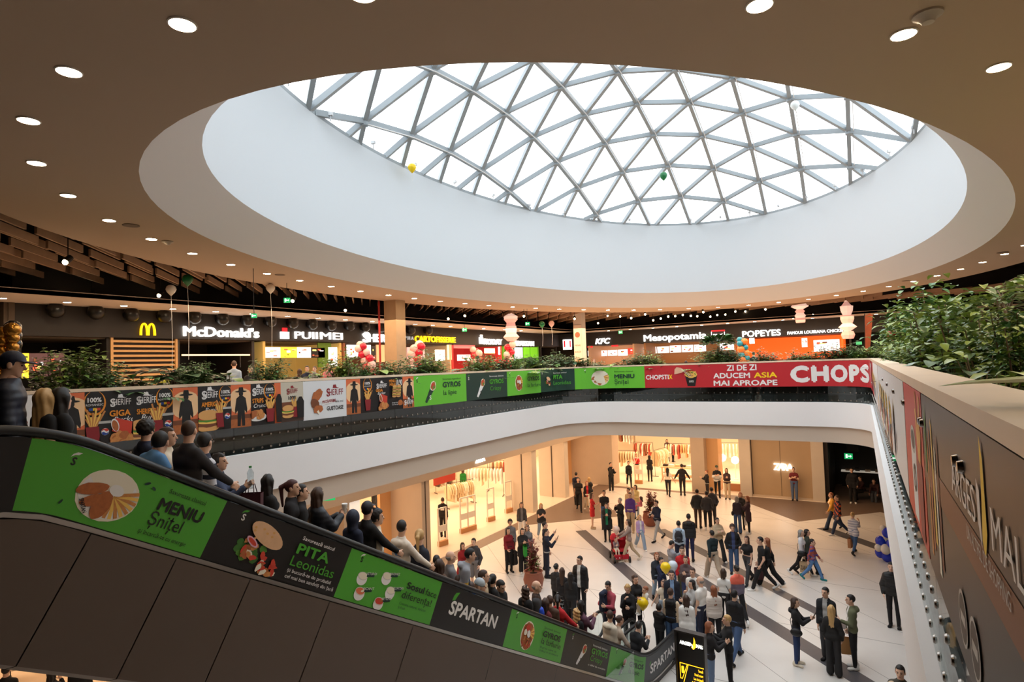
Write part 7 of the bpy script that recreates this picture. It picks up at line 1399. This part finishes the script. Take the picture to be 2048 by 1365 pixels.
E('man in a cream hoodie with blue lettering on the back',802,1041,1.78,-5,('sweat',(226,212,196),{'hood':1,'print':(90,130,180),'back':1}),('reg','K'),('short','k'),'rs')
E('woman with blond hair tied back in a navy jacket',838,1059,1.68,0,('jacket',(34,38,50)),('slim','K'),('pony','d'),'ds')
E('man in a grey hoodie with a yellow stripe leaning forward',916,1096,1.78,-40,('sweat',(150,152,160),{'hood':1,'band':(226,180,60),'z':1.15,'bw':.02}),('reg','K'),('short','k'),'ds',lean=18)
E('bald man behind the one in the grey hoodie',900,1103,1.74,-30,('jacket','G'),('reg','K'),('bald','g'),'ds',lane=1)
E('small dark haired head at the handrail behind the blond woman',872,1111,1.66,0,('jacket','K'),('reg','K'),('short','k'),'ds',lane=1)
E('brown haired woman beside the man in the grey hoodie',878,1119,1.6,0,('jacket','T'),('slim','K'),('bob','b'),'ds')
E('man with a reddish face in front of the grey hoodie',928,1123,1.74,-40,('jacket','K'),('reg','K'),('short','b'),'ds')
E('child with brown hair below the grey hoodie',917,1151,1.3,0,('jacket','T'),('reg','K'),('short','b'),'ds')
E('child in a bright blue jacket at the handrail',941,1165,1.15,0,('puffer',(30,120,220)),('reg','N'),('short','b'),'ds')
E('man with brown hair in profile beside the dark haired woman',966,1141,1.78,-50,('jacket','B'),('reg','K'),('short','b'),'ds')
E('baby in a pale grey knitted hat carried on the escalator',959,1160,1.2,-60,('puffer','H'),('slim','C'),('beanie',(176,186,194)),'ds')
E('woman with black hair tied back and a black top',984,1149,1.66,-20,('sweat','K'),('slim','K'),('pony','k'),'ds')
E('man with glasses and black leather jacket looking down',1000,1161,1.76,-90,('jacket',(26,26,28)),('reg','K'),('short','k'),'ds',pitch=20)
E('woman with long wavy brown hair left of the bald man',1050,1171,1.68,-10,('jacket','K'),('slim','K'),('wavy','b'),'ds')
E('bald man with grey sides in profile on the escalator',1072,1162.5,1.78,-60,('jacket','D'),('reg','K'),('bald','g'),'ds')
E('woman with brown hair in a bright blue jacket',1071,1187.5,1.6,0,('puffer',(36,80,210)),('slim','K'),('bob','b'),'ds')
E('girl with reddish brown hair next to the woman in blue',1090,1197,1.55,-20,('jacket','M'),('slim','K'),('bob','b'),'ds')
E('man with a brown face turned away behind the woman in red',1099,1192,1.7,30,('jacket','T'),('reg','K'),('short','b'),'ds')
E('woman in a bright red top with a long black ponytail, hand on the handrail',1114,1190,1.7,0,('sweat','R'),('slim','K'),('pony','k'),'rs')
E('dark haired woman in a plum jacket looking at a phone',1161,1201,1.66,-20,('jacket',(96,60,76)),('slim','K'),('bob','k'),'bs')
E('woman with wavy blond hair near the end of the escalator',1152,1217,1.62,0,('jacket','K'),('slim','K'),('wavy','d'),'ds')
E('man in a cream hoodie stepping off the escalator',1219,1222.5,1.76,-15,('sweat','C',{'hood':1}),('reg','K'),('short','b'),'ds')
E('woman in a beige sweater resting her arm along the handrail end',1227,1239,1.66,-30,('sweat',(190,170,150)),('slim','K'),('bun','b'),'rs',lean=15)
E('man in black with cropped hair leaning over the end of the escalator',1266,1245,1.74,-20,('jacket',(26,28,32)),('reg','K'),('buzz','k'),'bs',lean=15)
E('man in a black padded jacket seen from behind at the foot of the escalator',1317,1208,1.8,-15,('puffer','K'),('reg','K'),('short','k'),'es',girth=1.1,n=-.5)
# ---------------------------------------------------------------- visitors of the food court, seen above the plants
def F_(label,px,py,h,D,rot,top,hair,pose='ds'):
    p=atD(px,py,D); return P(label,0,0,min(max(p.z-6.4,1.05),1.86),rot,top,('reg','K'),hair,pose,loc=(p.x,p.y,6.4),group='visitors in the food court',fem=None)
F_('man with glasses and dark clothes near the left end of the food court',82,742,1.7,14,-30,('jacket','K'),('short','k'))
F_('man in yellow beside the slatted screen',336,741,1.7,16,20,('tee',(196,190,60)),('short','r'))
F_('dark haired woman before the slatted screen',350,740,1.6,15.5,-70,('jacket','T'),('long','k'))
F_('person in blue left of the slatted screen plant',222,752,1.6,14,160,('jacket',(50,56,110)),('short','b'))
F_('woman with long dark hair under the lamp bar',1013-512,733,1.65,18,0,('jacket','K'),('long','k'))
F_('man standing under the lamp bar counter',468,722,1.75,20,170,('jacket','L'),('short','b'))
F_('man with dark hair before the yellow counter',614,732,1.75,21,0,('jacket','N'),('short','k'))
F_('second man before the yellow counter, right of the fern',629,733,1.75,21,-20,('jacket','G'),('short','b'))
F_('woman at the yellow counter seen from behind',599,738,1.6,21,170,('jacket','T'),('bob','b'))
F_('woman in pink near the moss panel',656,728,1.7,22,10,('tee','P'),('bob','r'))
F_('man in a grey sweater stretching his arm out, right of the yellow sign',955,713,1.78,24,-10,('sweat',(170,172,166)),('short','k'),'ys')
F_('person in a pale blue top beside the lime counter',1046,722,1.65,27,170,('tee','U'),('short','b'))
F_('man in blue sitting below the white lightbox',1111,726,1.5,27,170,('jacket',(40,60,130)),('short','k'))
F_('man in black standing before the orange balloons',1413,712,1.72,29,20,('jacket','K'),('short','k'))
F_('dark haired visitor right of the orange and teal balloons',1507,704,1.75,30,170,('jacket','K'),('short','k'))
F_('visitor in brown before the chicken counter',1188,718,1.68,31,0,('jacket','B'),('bob','r'))
F_('visitor in white before the long grill counter',1372,722,1.6,30,170,('tee','W'),('bob','b'))
F_('visitor in red before the long grill counter',1296,722,1.6,30,170,('tee','R'),('short','k'))
